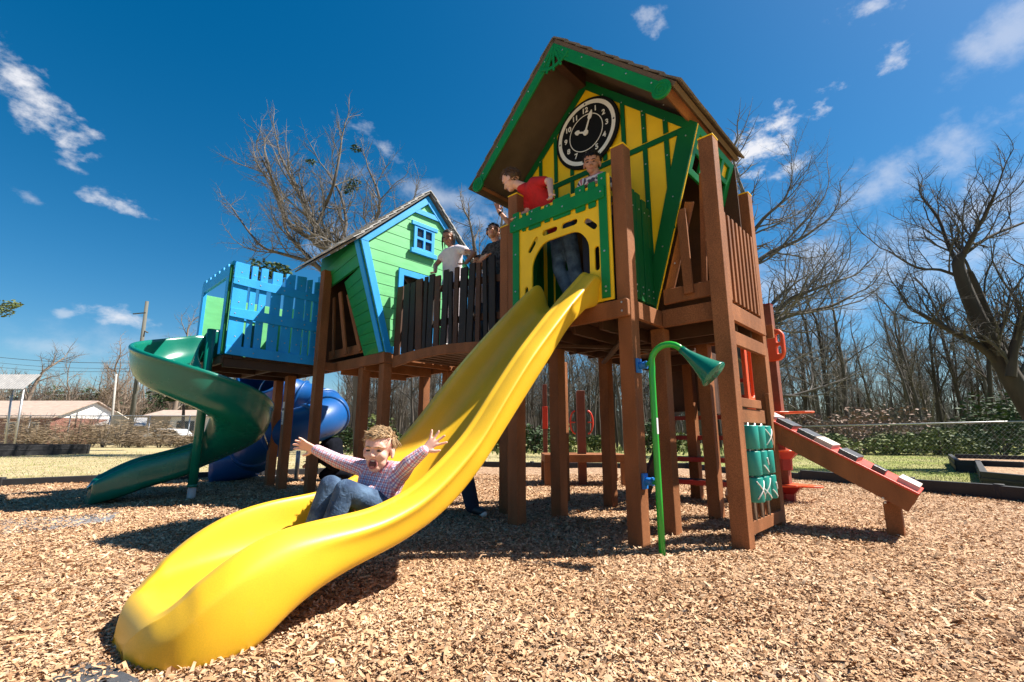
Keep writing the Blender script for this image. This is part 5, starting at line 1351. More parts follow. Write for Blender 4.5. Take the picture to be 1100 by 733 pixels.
# ---- shrubs
def shrub(cx, cy, rad, h, label, m, rng, n=900, size=.10, group=None, asp=.5):
    t = thing('shrub', label, 'shrub', (cx, cy, 0), 'xy', group); mb = MB()
    k = rng.randint(5, 8)
    for i in range(k):
        a = rng.uniform(0, 6.28); rr = rng.uniform(0, rad*.7); q = rng.uniform(.35, .62)*rad; hz = rng.uniform(.25, .8)*h
        leafball(mb, (rr*math.cos(a), rr*math.sin(a)*.7, hz*.8), q, n//k, size, rng, min(1.2, h/rad*.6), asp)
    leafball(mb, (0, 0, h*.3), rad*.9, n//4, size, rng, h/rad*.4, asp)
    s = MB()
    for i in range(9):
        a = rng.uniform(0, 6.28); s.tube([V((.1*math.cos(a), .1*math.sin(a), -.05)), V((rad*.35*math.cos(a), rad*.35*math.sin(a), h*.45)), V((rad*.6*math.cos(a), rad*.6*math.sin(a), h*.85))], [.03, .02, .008], 4, cap=False)
    o = bpy.data.objects.new('foliage', mb.mesh('foliage', m)); C.objects.link(o); o.parent = t
    o = bpy.data.objects.new('stem', s.mesh('stem', M['bark_grey'])); C.objects.link(o); o.parent = t
    return t
rng = random.Random(8)
for px, Y, rad, h, m, lab in [(870, 27, 1.5, 2.6, 'leafpink', 'tall brownish budding shrub behind the upper end of the climbing ramp'), (985, 26, 1.4, 2.1, 'leafbrown', 'dry tan shrub between the pink budded shrub and the leaning tree'), (925, 24, 2.6, 2.5, 'leafpink', 'large rounded shrub with brownish pink buds at the edge of the wood'), (890, 22, 1.7, 1.25, 'leaf', 'bright green shrub left of the brownish pink one'), (960, 22.5, 1.9, 1.2, 'leaf', 'low green shrub in front of the brownish pink one'),
        (1010, 22, 2.0, 1.6, 'leaf', 'yellow green shrub on the lawn edge left of the leaning tree'), (1075, 20, 2.2, 3.0, 'leafdark', 'dark evergreen shrub just left of the leaning tree trunk'), (1045, 24, 1.8, 1.3, 'leafdark', 'low dark shrub behind the farther raised bed')]:
    p = at(px, 480, Y); shrub(p.x, Y, rad, h, lab, M[m], rng, 1500)
for k, px in enumerate([375, 398, 425, 447, 480, 530, 575, 600, 640, 700, 725, 850]):
    p = at(px, 480, 25+(k % 3)*1.5); shrub(p.x, 25+(k % 3)*1.5, rng.uniform(.8, 1.7), rng.uniform(.8, 2.4), 'green undergrowth shrub at the foot of the wood, seen between the play set posts', M['leaf' if k % 3 else 'leafdark'], rng, 700, .11, 'undergrowth shrubs beyond the play set')
for k in range(22):
    px = 20+k*13.5+rng.uniform(-5, 5); Y = 36+rng.uniform(-.5, 1.2); p = at(px, 470, Y)
    shrub(p.x, Y, 1.6, rng.choice([1.1, 1.6, 2.2, 2.6, 3.1])*rng.uniform(.85, 1.1), 'dry brown brush tangled along the chain link fence at the left', M['leafbrown'], rng, 900, .16, 'dry brush along the fence', .09)
# a patch of ground cover at the foot of the wood
mb = MB()
for _ in range(2600):
    y = rng.uniform(21.5, 30); x = rng.uniform(-.36*y, 42); h = rng.uniform(.03, .10+.55*max(0, MN.noise(V((x*.4, y*.4, 5)))+.15)); a = rng.uniform(0, 6.28); s = rng.uniform(.03, .09)
    mb.add([(x-s*math.cos(a), y-s*math.sin(a), h-.04), (x, y, h+s), (x+s*math.cos(a), y+s*math.sin(a), h-.02), (x, y-.02, -.03)], [(0, 1, 2, 3)])
o = mb.build('undergrowth', [M['leaf']]); o['kind'] = 'stuff'; o['label'] = 'low green undergrowth along the foot of the wood'; o['category'] = 'undergrowth'
# evergreen sprig poking in at the left edge
Y = 20.; mb, tw = MB(), MB(); root = A(-40, 480); root.z = 0
mb.tube(rel([root+V((0, 0, -.2)), A(-40, 400), A(-32, 340), A(-15, 330), A(8, 328)]), [.2, .16, .1, .05, .02], 8)
for x, y in [(2, 328), (10, 331), (14, 327), (-4, 333), (6, 336), (-12, 326), (-20, 335)]: leafball(tw, A(x, y)-root, .28, 70, .07, rng)
t = thing('evergreen_tree', 'evergreen tree whose leafy sprig enters at the left edge above the carport', 'tree', root, 'xy')
for n_, m_, mm in (('trunk', mb, M['bark_grey']), ('crown', tw, M['leaf'])):
    o = bpy.data.objects.new(n_, m_.mesh(n_, mm)); C.objects.link(o); o.parent = t
Y = 44.; mb, tw = MB(), MB(); root = A(197, 470); root.z = 0
mb.tube(rel([root+V((0, 0, -.2)), A(197, 445), A(198, 425)]), [.16, .13, .06], 8)
for x, y, r in [(190, 423, .8), (203, 428, .9), (197, 420, .6), (212, 431, .6), (184, 428, .5)]: leafball(tw, A(x, y)-root, r, 220, .16, rng, .6)
t = thing('evergreen_tree', 'small dark pine standing in front of the white shed', 'tree', root, 'xy')
for n_, m_, mm in (('trunk', mb, M['bark_dark']), ('crown', tw, M['leafdark'])):
    o = bpy.data.objects.new(n_, m_.mesh(n_, mm)); C.objects.link(o); o.parent = t
# ------------------------------------------------------------------ houses, poles and fences
M['brick'] = mat('red_brick', (.22, .095, .07), .85, .25, 6, .4, 30); M['tanroof'] = mat('tan_shingles', (.36, .27, .22), .9, .15, 3, .3, 20); M['sidingw'] = mat('white_siding', (.72, .70, .68), .7, .06, 3); M['sidingt'] = mat('tan_siding', (.42, .34, .26), .8, .1, 3)
M['tin'] = mat('tin_roof', (.36, .35, .34), .5, .12, 3); M['pole'] = mat('utility_pole_wood', (.10, .10, .085), .85, .25, 2, .3, 10, stretch=(1, 1, .1)); M['polel'] = mat('pale_pole_wood', (.35, .33, .30), .8, .2, 2); M['wire'] = mat('wire', (.03, .03, .035), .6, .1, 5); M['carpaint'] = mat('white_car_paint', (.7, .7, .7), .25, .05, 3, coat=.5); M['concrete'] = mat('pale_concrete_slab', (.46, .40, .33), .85, .15, 2)
def flat(px, py, Y): p = at(px, py, Y); return p
def gable(name, label, x0, x1, y0, y1, zw, zr, wallm, roofm, ends, axis=0, over=.4, cat='house'):
    c = ((x0+x1)/2, (y0+y1)/2, 0); t = thing(name, label, cat, c, 'xy')
    m = MB(); m.box((x0, y0, -.05), (x1, y1, zw)); m.build('wall', wallm, t)
    if axis == 0: A_, B_ = (x0-over, x1+over), ((y0+y1)/2)
    m = MB(); ym = (y0+y1)/2
    for s in (-1, 1):
        ye = ym+s*((y1-y0)/2+over); dz = (zr-zw)*over/((y1-y0)/2)
        m.add([(x0-over, ym, zr+.12), (x1+over, ym, zr+.12), (x1+over, ye, zw-dz+.12), (x0-over, ye, zw-dz+.12), (x0-over, ym, zr), (x1+over, ym, zr), (x1+over, ye, zw-dz), (x0-over, ye, zw-dz)],
              [(0, 1, 2, 3), (7, 6, 5, 4), (0, 3, 7, 4), (1, 5, 6, 2), (3, 2, 6, 7)])
    m.build('roof', roofm, t)
    for xx, s in ((x0, -1), (x1, 1)):
        m = MB(); m.add([(xx+s*.02, y0, zw-.01), (xx+s*.02, y1, zw-.01), (xx+s*.02, ym, zr-.02)], [(0, 1, 2)])
        o = m.build('gable_end', ends, t); q = o.modifiers.new('s', 'SOLIDIFY'); q.thickness = .05
    return t
# brick house with the tan roof (it turns its white gable to the right)
p0, p1 = at(-30, 470, 48), at(62, 470, 48)
hs1 = gable('brick_house', 'low brick house with tan roof and white gable end behind the carport', p0.x-4, p1.x, 47, 56, 2.6, 4.4, M['brick'], M['tanroof'], M['sidingw'])
for px in (12, 36):
    q = at(px, 458, 46.96); m = MB(); m.box((q.x-.5, 46.90, 1.0), (q.x+.5, 46.99, 2.1)); o = m.build('window', M['sidingw'], hs1); m = MB(); m.box((q.x-.42, 46.87, 1.08), (q.x+.42, 46.895, 2.02)); m.build('pane', M['glassdark'], o)
p0, p1 = at(156, 470, 47), at(212, 470, 47)
sh = gable('white_shed', 'small white shed with a shallow tan roof behind the dark pine', p0.x, p1.x+5, 47, 52, 2.7, 3.3, M['sidingw'], M['tanroof'], M['sidingt'], cat='shed')
m = MB(); m.box((p0.x-.02, 46.94, -.05), (p0.x+2.2, 46.99, 2.65)); m.build('wall_panel', M['sidingt'], sh); m = MB(); m.box((p0.x+2.9, 46.95, .3), (p0.x+4.6, 46.99, 2.2)); m.build('door_opening', M['glassdark'], sh)
p0, p1 = at(85, 470, 49), at(150, 470, 49)
m = MB(); gable('long_shed', 'long low tan shed with a pale roof edge between the poles', p0.x-3, p1.x+3, 52, 57, 1.9, 2.7, M['sidingt'], M['tin'], M['sidingt'], cat='shed')
p = at(128, 470, 45); m = MB(); m.beam((p.x-1.3, 45, .0), (p.x+.2, 45, 2.6), 1.8, .15, (0, 1, 0)); single(m, 'concrete_slab', M['concrete'], 'pale leaning slab beside the foot of the utility pole', 'slab', (p.x, 45, 0), 'xy')
# carport
# distant woods: strokes of trunks and twigs too far to tell apart
def strokes(name, label, n, xf, yf, hf, m, w=.035):
    mb = MB(); r = random.Random(77)
    for _ in range(n):
        y = yf(r); x = xf(r, y); h = hf(r); z0 = r.uniform(-.2, h*.55) if r.random() < .75 else -.2; a = r.gauss(0, .38) if z0 > 0 else r.gauss(0, .06); l = (h-z0)*r.uniform(.35, 1); ww = w*r.uniform(.4, 1.3)*(1.8 if z0 < 0 else .8)
        b = V((x, y, z0)); d = V((math.sin(a), r.gauss(0, .2), math.cos(a))); e = b+d*l; k = V((d.z, 0, -d.x)).normalized()*ww; mid = b+d*l*.5+k*r.gauss(0, 3)
        mb.add([b-k, b+k, mid+k*.7, mid-k*.7, e+k*.2, e-k*.2], [(0, 1, 2, 3), (3, 2, 4, 5)])
    o = mb.build(name, [m]); o['kind'] = 'stuff'; o['label'] = label; o['category'] = 'far wood'
strokes('far_wood', 'grey twiggy mass of the wood far behind the right lawn', 15000, lambda r, y: r.uniform(-.36*y, 1.25*y), lambda r: r.uniform(48, 72), lambda r: r.uniform(3.5, 9.5), M['twig'])
strokes('far_ridge_wood', 'brown bare wood along the far ridge behind the houses', 12000, lambda r, y: r.uniform(-1.3*y, -.42*y), lambda r: r.uniform(85, 125), lambda r: r.uniform(5, 13), M['twig_tan'], .09)
for i in range(9):
    y = 80+i*2.5; x = -y*(.55+.06*i); mb_ = MB(); rr_ = random.Random(i)
    for k in range(5): leafball(mb_, (rr_.uniform(-2, 2), 0, 7+rr_.uniform(-2.5, 3)), 2.2, 130, .35, rr_, .7)
    t = thing('evergreen_tree', 'distant dark evergreen on the far ridge behind the houses', 'tree', (x, y, 0), 'xy', 'evergreens on the far ridge')
    o = bpy.data.objects.new('crown', mb_.mesh('crown', M['leafdark'])); C.objects.link(o); o.parent = t
    m = MB(); m.tube([(0, 0, -.2), (0, 0, 8)], [.25, .1], 6); o = bpy.data.objects.new('trunk', m.mesh('trunk', M['bark_dark'])); C.objects.link(o); o.parent = t
# short lawn grass beside the border timbers
gmb = MB(); r = random.Random(31)
for _ in range(60000):
    if r.random() < .5: y = 8+r.random()**1.6*16; x = y*r.uniform(.35, 1.2)
    else: y = 8.5+r.random()**1.5*18; x = y*r.uniform(-1.15, .35)
    if inpoly(x, y, BED): continue
    gmb.mi = 0 if r.random() < (.75 if x < 2 else .45) else 1
    h = r.uniform(.015, .04)*(1+.015*y); a = r.uniform(0, 6.28); s = .003*(1+.10*y); lx, ly = r.gauss(0, .5)*h, r.gauss(0, .5)*h
    gmb.add([(x-s*math.cos(a), y-s*math.sin(a), -.03), (x+s*math.cos(a), y+s*math.sin(a), -.03), (x+lx, y+ly, -.03+h)], [(0, 1, 2)])
M['blade_tan'] = mat('dry_grass_blade', (.40, .335, .20), .8, .3, 5, spec=.2); M['blade_green'] = mat('green_grass_blade', (.19, .27, .05), .8, .3, 5, spec=.2)
o = gmb.build('lawn_grass', [M['blade_tan'], M['blade_green']]); o['kind'] = 'stuff'; o['label'] = 'short dry and green lawn grass beyond the black borders'; o['category'] = 'grass'
cp = thing('carport', 'open metal carport with a ribbed tin roof at the left edge', 'carport', (at(5, 470, 36).x, 36, 0), 'xy')
x1 = at(26, 410, 34.5).x; m = MB(); x0 = x1-6
for i in range(30):
    for k_, (xa, hz) in enumerate(((x0+i*.2, .03), (x0+i*.2+.1, .0))):
        m.add([(xa, 34.5, 4.15+hz), (xa+.1, 34.5, 4.15+hz), (xa+.1, 35.6, 5.35+hz), (xa, 35.6, 5.35+hz), (xa, 34.5, 4.10), (xa+.1, 34.5, 4.10), (xa+.1, 35.6, 5.30), (xa, 35.6, 5.30)], [(0, 1, 2, 3), (7, 6, 5, 4), (0, 4, 5, 1), (1, 5, 6, 2), (2, 6, 7, 3), (3, 7, 4, 0)])
m.build('roof', M['tin'], cp)
for px, px2 in ((12, 4), (24, 14)):
    a, b = at(px, 425, 35), at(px2, 486, 35); b.z = -.05; m = MB(); a.z = 4.3; m.tube([b, a], .07, 8); m.build('leg', M['metal'], cp)
# poles and wires
up = thing('utility_pole', 'tall dark leaning wooden utility pole beside the teal spiral slide', 'utility pole', (at(138, 470, 40).x, 40, 0), 'xy')
a = at(138, 478, 40); a.z = -.3; b = at(158, 324, 40); m = MB(); m.tube([a, b], [.19, .13], 12); m.build('shaft', M['pole'], up)
m = MB(); q = at(156, 338, 40); m.beam(q+V((-.9, -.2, 0)), q+V((.2, -.2, .1)), .08, .08); m.build('cross_arm', M['pole'], up); q = at(153, 355, 40); m = MB(); m.tube([q+V((.05, 0, 0)), q+V((.5, 0, -.2))], .06, 8); m.build('bracket', M['pole'], up)
m = MB(); q = at(146, 420, 40); m.tube([q+V((.25, -.1, 0)), q+V((.25, -.1, 1.0))], .06, 8); m.build('conduit', M['metal'], up)
u2 = thing('utility_pole', 'short pale pole between the brick house and the leaning utility pole', 'utility pole', (at(119, 470, 50).x, 50, 0), 'xy')
a = at(119, 470, 50); a.z = -.3; b = at(125, 402, 50); m = MB(); m.tube([a, b], [.12, .10], 10); m.build('shaft', M['polel'], u2)
for i, (ya, yb, lab) in enumerate([(382, 390, 'upper thin wire running left from the utility pole'), (388, 396, 'middle thin wire running left from the utility pole'), (393, 399, 'lowest thin wire running left from the utility pole')]):
    a, b = at(-20, ya, 46), at(150, yb, 40); m = MB(); pts = [a.lerp(b, k/10)+V((0, 0, -.25*math.sin(math.pi*k/10))) for k in range(11)]; m.tube(pts, .022 if i == 0 else .015, 5); single(m, 'power_line', M['wire'], lab, 'wire', (a.x, a.y, 0), 'xy')
# chain link fences
def fence(pts, h, label, step, mesh_step, rr=.035, mw=.006):
    t = thing('chain_link_fence', label, 'fence', pts[0], 'xy'); rail = MB(); net = MB()
    for a, b in zip(pts[:-1], pts[1:]):
        a, b = V(a), V(b); L2 = (b-a).length; k = max(1, round(L2/step)); rail.tube([a+V((0, 0, h)), b+V((0, 0, h))], rr, 8)
        for i in range(k+1):
            p = a.lerp(b, i/k); q = MB(); q.cyl(p+V((0, 0, -.1)), p+V((0, 0, h+.05)), rr*1.2, 8); q.build('post', M['metal'], t)
        d = (b-a).normalized(); n = int(L2/mesh_step)
        for i in range(-int(h/mesh_step), n):
            for sg in (1, -1):
                s0 = i*mesh_step; s1 = s0+h; z0, z1 = (0, h) if sg > 0 else (h, 0)
                f0, f1 = max(0, s0), min(L2, s1)
                if f1 <= f0: continue
                za_ = z0+(z1-z0)*(f0-s0)/h; zb_ = z0+(z1-z0)*(f1-s0)/h; p, q = a+d*f0, a+d*f1; nrm = V((-d.y, d.x, 0))*.003*sg
                net.add([p+nrm+V((0, 0, za_-mw)), q+nrm+V((0, 0, zb_-mw)), q+nrm+V((0, 0, zb_+mw)), p+nrm+V((0, 0, za_+mw))], [(0, 1, 2, 3)])
    rail.build('top_rail', M['metal'], t); net.build('wire_net', M['metal'], t)
p0, p1 = at(-60, 480, 37.5), at(330, 480, 37.5)
fence([(p0.x, 37.5, 0), (p1.x, 37.5, 0)], 2.35, 'long chain link fence across the left lawn with brush behind it', 3.0, .16, .035, .007)
a, b = at(846, 455, 21), at(1130, 484, 12.5)
fence([(a.x, 21, 0), (b.x, 12.6, 0)], 1.22, 'chain link fence with a pale top rail crossing the right lawn', 7.4, .13, .022, .0022)
# a parked white car by the shed
def car():
    q = at(186, 468, 43); t = thing('parked_car', 'white car parked in front of the white shed, half hidden by brush', 'car', (q.x, 43, 0), 'xy'); X = q.x
    prof = [(-2.1, .35), (2.1, .35), (2.15, .7), (2.0, .88), (1.2, .95), (.6, 1.42), (-.9, 1.45), (-1.6, 1.0), (-2.1, .92), (-2.18, .6)]
    m = MB(); m.plate(rpoly(prof, .15), [], 1.7, plane4((X, 42.2, 0), (1, 0, 0), (0, 0, 1)), .08); m.build('body', M['carpaint'], t)
    m = MB(); m.plate(rpoly([(-1.25, .98), (1.0, .98), (.55, 1.34), (-.85, 1.36)], .06), [], .02, plane4((X, 42.185, 0), (1, 0, 0), (0, 0, 1)), .004); m.build('side_window', M['glassdark'], t)
    for dx in (-1.35, 1.35):
        m = MB(); m.cyl((X+dx, 42.15, .33), (X+dx, 42.4, .33), .33, 20); o = m.build('wheel', M['black'], t); m = MB(); m.cyl((X+dx, 42.13, .33), (X+dx, 42.149, .33), .2, 16); m.build('rim', M['metal'], o)
car()
# ------------------------------------------------------------------ people
def solid(mb, name, m, voxel, smooth=6, parent=None, base=V((0, 0, 0)), bones=None, fac=.5):
    """fuse overlapping volumes of a builder into one continuous skin"""
    me = mb.mesh('t', m, base); ob = bpy.data.objects.new('t', me); C.objects.link(ob)
    r = ob.modifiers.new('r', 'REMESH'); r.mode = 'VOXEL'; r.voxel_size = voxel; r.use_smooth_shade = True
    s = ob.modifiers.new('s', 'SMOOTH'); s.factor = fac; s.iterations = smooth
    out = bpy.data.meshes.new_from_object(ob.evaluated_get(bpy.context.evaluated_depsgraph_get()))
    bpy.data.objects.remove(ob); bpy.data.meshes.remove(me)
    out.name = name; out.materials.clear(); out.materials.append(m)
    for p in out.polygons: p.use_smooth = True; p.material_index = 0
    if bones:
        n = len(out.vertices); co = np.empty(n*3); out.vertices.foreach_get('co', co); co = co.reshape(-1, 3)+np.array(base)
        best = np.full(n, 1e9); at_ = np.zeros((n, 3))
        for kind, p, q, right, rad in bones:
            p, q = np.array(p), np.array(q); d = q-p; ln = np.linalg.norm(d); d = d/ln; t = ((co-p)@d).clip(0, ln); ax = p+t[:, None]*d; off = co-ax; ds = np.linalg.norm(off, axis=1)-rad
            a = np.array(right); a = a-d*(a@d); a /= np.linalg.norm(a); b = np.cross(d, a)
            if kind == 'torso': val = np.stack([off@a, t, np.zeros(n)], 1)
            else: val = np.stack([np.arctan2(off@b, off@a)*rad, (co-p)@d, np.zeros(n)], 1)
            k = ds < best; best[k] = ds[k]; at_[k] = val[k]
        ca = out.attributes.new('cloth', 'FLOAT_VECTOR', 'POINT'); ca.data.foreach_set('vector', at_.astype(np.float32).reshape(-1))
    o = bpy.data.objects.new(name, out); C.objects.link(o)
    if parent is not None: o.parent = parent
    return o
def hand(mb, wr, d, n, s, spread=18, curl=12, thumb=1, fr=.0075):
    """palm and five fingers: d along the fingers, n the palm normal, s the hand length, thumb = +1/-1 side"""
    wr, d = V(wr), V(d).normalized(); n = V(n); n = (n-d*n.dot(d)).normalized(); a = d.cross(n)*thumb
    pl = s*.46
    for k in (-1.5, -.5, .5, 1.5):
        mb.capsule(wr+a*(k*s*.055), wr+d*pl+a*(k*s*.105), s*.075, s*.068, 10)
    for k, L_, sp in ((1.5, .44, 1.3), (.5, .50, .4), (-.5, .46, -.5), (-1.5, .36, -1.5)):
        b = wr+d*(pl*.95)+a*(k*s*.105); ang = R(spread*sp); dd = d*math.cos(ang)+a*math.sin(ang)
        p = b; pts = [p]; c = R(curl)
        for j, f in enumerate((.45, .32, .23)):
            dd = (dd*math.cos(c)-n*-math.sin(c)).normalized() if j else dd
            p = p+dd*(s*L_*f); pts.append(p)
        mb.chain(pts, [fr*1.12, fr, fr*.95, fr*.82], 10)
    b = wr+d*(s*.12)+a*(s*.17); dd = (d*.62+a*.78+n*.18).normalized(); p1 = b+dd*s*.22; p2 = p1+(dd*.85+d*.45).normalized()*s*.17
    mb.chain([wr+d*(s*.05)+a*s*.06, b, p1, p2], [s*.085, s*.085, fr*1.25, fr*.95], 10)
def head_frame(f, up):
    f = V(f).normalized(); up = V(up); r = f.cross(up).normalized()*-1; r = up.cross(f).normalized(); u_ = f.cross(r).normalized()*-1; u_ = r.cross(f)*-1
    u_ = (up-f*up.dot(f)).normalized(); r = u_.cross(f)*-1; r = f.cross(u_)       # r: the viewer-left hand side of the face's own right
    return r, f, u_
def head(mb, c, f, up, H, open_mouth=0., child=1):
    r, f, u_ = head_frame(f, up); M3 = Matrix((r, f, u_)).transposed()
    def q(x, y, z): return V(c)+M3 @ V((x*H, y*H, (z-.5)*H))
    def e(x, y, z, a, b, d): mb.ell(q(x, y, z), (a*H, b*H, d*H), M3, 20, 14)
    e(0, -.07, .64, .355, .425, .365); e(0, .07, .40, .275, .29, .33)
    dj = -.05*open_mouth
    e(0, .16, .14+dj, .155, .17, .13); e(.12, .09, .26+dj, .12, .18, .15); e(-.12, .09, .26+dj, .12, .18, .15)
    e(.15, .20, .36, .115, .12, .12); e(-.15, .20, .36, .115, .12, .12)
    e(0, .28, .60, .22, .09, .13)
    mb.chain([q(0, .325, .52), q(0, .375, .41), q(0, .395, .365)], [.035*H, .045*H, .058*H], 10); e(.045, .36, .355, .04, .04, .032); e(-.045, .36, .355, .04, .04, .032)
    mb.chain([q(-.22, .25, .56), q(-.1, .345, .565), q(.1, .345, .565), q(.22, .25, .56)], [.04*H]*4, 8)
    for s in (1, -1):
        e(s*.345, -.03, .43, .045, .10, .125); e(s*.35, -.0, .33, .035, .05, .05)
    return q, M3
def face_parts(t, q, M3, H, base, skin, open_mouth=0, squint=.5, smile=0):
    for s in (1, -1):
        m = MB(); m.ell(q(s*.135, .335, .475)-base, (.058*H, .024*H, (.018+.02*(1-squint))*H), M3, 12, 8); o = m_obj(m, 'eye', M['eye'], t)
        b = MB(); b.chain([q(s*.06, .372, .555)-base, q(s*.14, .378, .575)-base, q(s*.22, .315, .55)-base], [.014*H, .016*H, .010*H], 8); m_obj(b, 'eyebrow', skin['hair'], t)
    if open_mouth:
        m = MB(); m.ell(q(0, .308, .165)-base, (.098*H, .045*H, .098*H), M3, 18, 12); o = m_obj(m, 'mouth', M['mouth'], t)
        l = MB(); ring = [q(.108*math.cos(a)*1, .318+.018*math.cos(2*a)*0, .165+.108*math.sin(a))-base for a in [2*math.pi*i/20 for i in range(21)]]; l.tube(ring, .019*H, 8, cap=False); m_obj(l, 'lips', M['lip'], o)
        tt = MB(); tt.ell(q(0, .334, .24)-base, (.055*H, .014*H, .011*H), M3, 12, 8); m_obj(tt, 'teeth', M['teeth'], o)
        tg = MB(); tg.ell(q(0, .335, .105)-base, (.055*H, .02*H, .028*H), M3, 12, 8); m_obj(tg, 'tongue', M['lip'], o)
    else:
        m = MB(); m.chain([q(-.085, .318, .205+.01*smile)-base, q(-.03, .352, .20)-base, q(.03, .352, .20)-base, q(.085, .318, .205+.01*smile)-base], [.012*H, .018*H, .018*H, .012*H], 8); m_obj(m, 'mouth', M['lip'], t)
def m_obj(mb, name, m, parent):
    o = bpy.data.objects.new(name, mb.mesh(name, m)); C.objects.link(o); o.parent = parent; return o
def hair(t, q, M3, H, base, m, rng, n=420, ln=.16, sweep=(.3, .25), hairline=.74, back=.30, lift=.25, cap_scale=1.04, curl=.0, thick=.022):
    mb = MB(); c0 = q(0, -.07, .64)
    # cap following the skull, cut along the hairline
    nu, nv = 28, 16; vs = []; ok = {}
    for i in range(nv+1):
        th = math.pi*.74*i/nv
        for j in range(nu):
            a = 2*math.pi*j/nu; x, y, z = math.sin(th)*math.cos(a), math.sin(th)*math.sin(a), math.cos(th)
            k = cap_scale*(1+.03*math.sin(7*a+i)*math.sin(3*th)); p = c0+M3 @ V((x*.355*k*H, y*.425*k*H, z*.365*k*H)); vs.append(p-base)
            zz = .64+z*.365; yy = -.07+y*.425
            lim = hairline if yy > .10 else (back+(hairline-back)*max(0, (yy+.08)/.18) if yy > -.08 else back)
            ok[i*nu+j] = zz > lim
    fs = [(i*nu+j, (i+1)*nu+j, (i+1)*nu+(j+1) % nu, i*nu+(j+1) % nu) for i in range(nv) for j in range(nu) if all(ok[k] for k in (i*nu+j, (i+1)*nu+j, (i+1)*nu+(j+1) % nu, i*nu+(j+1) % nu))]
    mb.add(vs, fs, True)
    cnt = 0
    while cnt < n:
        x, y, z = rng.gauss(0, 1), rng.gauss(0, 1), rng.gauss(.3, 1); l = math.sqrt(x*x+y*y+z*z); x, y, z = x/l, y/l, z/l
        zz = .64+z*.365; yy = -.07+y*.425
        lim = hairline if yy > .10 else (back+(hairline-back)*max(0, (yy+.08)/.18) if yy > -.08 else back)
        if zz < lim: continue
        cnt += 1; p = V((x*.355, y*.425, z*.365))*(cap_scale*.99); nr = V((x/.355, y/.425, z/.365)).normalized()
        tn = V((sweep[0], sweep[1], -.15 if z < .5 else 0.)); tn = tn-nr*tn.dot(nr)
        if z < .35: tn = V((0, -.15, -1)); tn = tn-nr*tn.dot(nr)
        tn = (tn+V((rng.gauss(0, .25), rng.gauss(0, .25), rng.gauss(0, .2)))); L_ = ln*rng.uniform(.6, 1.25)*(1 if z > .3 else .6)
        pts = []; 
        for k in range(4):
            f = k/3; w = p+nr*(L_*lift*math.sin(f*math.pi*.75)*1.)+tn*(L_*f)+V((curl*math.sin(f*9+cnt), curl*math.cos(f*8+cnt), 0))
            rr = math.sqrt((w.x/.355)**2+(w.y/.425)**2+(w.z/.365)**2)
            if rr < cap_scale: w = w*(cap_scale/rr)
            pts.append(c0+M3 @ (w*H)-base)
        mb.tube(pts, [thick*H, thick*H*.95, thick*H*.7, thick*H*.15], 4, cap=False)
    return m_obj(mb, 'hair', m, t)
def torso(mb, sL, sR, hL, hR, rs, rh, mid=None, fwd=V((0, 0, 0))):
    sL, sR, hL, hR = V(sL), V(sR), V(hL), V(hR); c = lambda a, b, f: a.lerp(b, f)
    mb.capsule(sL.lerp(sR, .06), sR.lerp(sL, .06), rs*.92, rs*.92, 16)
    for f in (.12, .32, .5, .68, .88): mb.capsule(sL.lerp(sR, f), hL.lerp(hR, f), rs*1.12, rh, 16)
    mb.capsule(hL, hR, rh, rh, 16)
def to_world(d): return {k: W(*v) for k, v in d.items()}
def neck(mb, a, b, r): mb.capsule(a, b, r, r*1.12, 14)
rng = random.Random(12)
# ---- the shouting boy on the slide
J = to_world(dict(head=(-2.555, 1.57, .770), nk=(-2.575, 1.615, .655), Ls=(-2.462, 1.668, .628), Rs=(-2.70, 1.59, .645), Le=(-2.375, 1.66, .690), Lw=(-2.315, 1.725, .765), Re=(-2.865, 1.475, .695), Rw=(-2.968, 1.375, .765),
    Lh=(-2.50, 1.575, .445), Rh=(-2.66, 1.55, .445), Lk=(-2.50, 1.345, .555), Rk=(-2.63, 1.32, .57), La=(-2.51, 1.265, .345), Ra=(-2.635, 1.24, .345)))
base = W(-2.58, 1.55, .40)
boy = thing('person', 'shouting sandy haired boy in plaid shirt and jeans, arms flung wide on the yellow slide', 'person', base, 'xy')
fd = W(.60, -.80, -.02); upv = W(-.03, .10, 1); H = .242
mb = MB(); q, M3 = head(mb, J['head'], fd, upv, H, 1)
neck(mb, J['head']+(V((0, 0, -.06))), J['nk'], .042)
for a, b, r0, r1 in (('Ls', 'Le', .036, .031), ('Le', 'Lw', .030, .023), ('Rs', 'Re', .036, .031), ('Re', 'Rw', .030, .023)): mb.capsule(J[a], J[b], r0, r1)
torso(mb, J['Ls'], J['Rs'], J['Lh'], J['Rh'], .045, .055)
for s in 'LR': mb.capsule(J[s+'h'], J[s+'k'], .05, .042); mb.capsule(J[s+'k'], J[s+'a'], .04, .03)
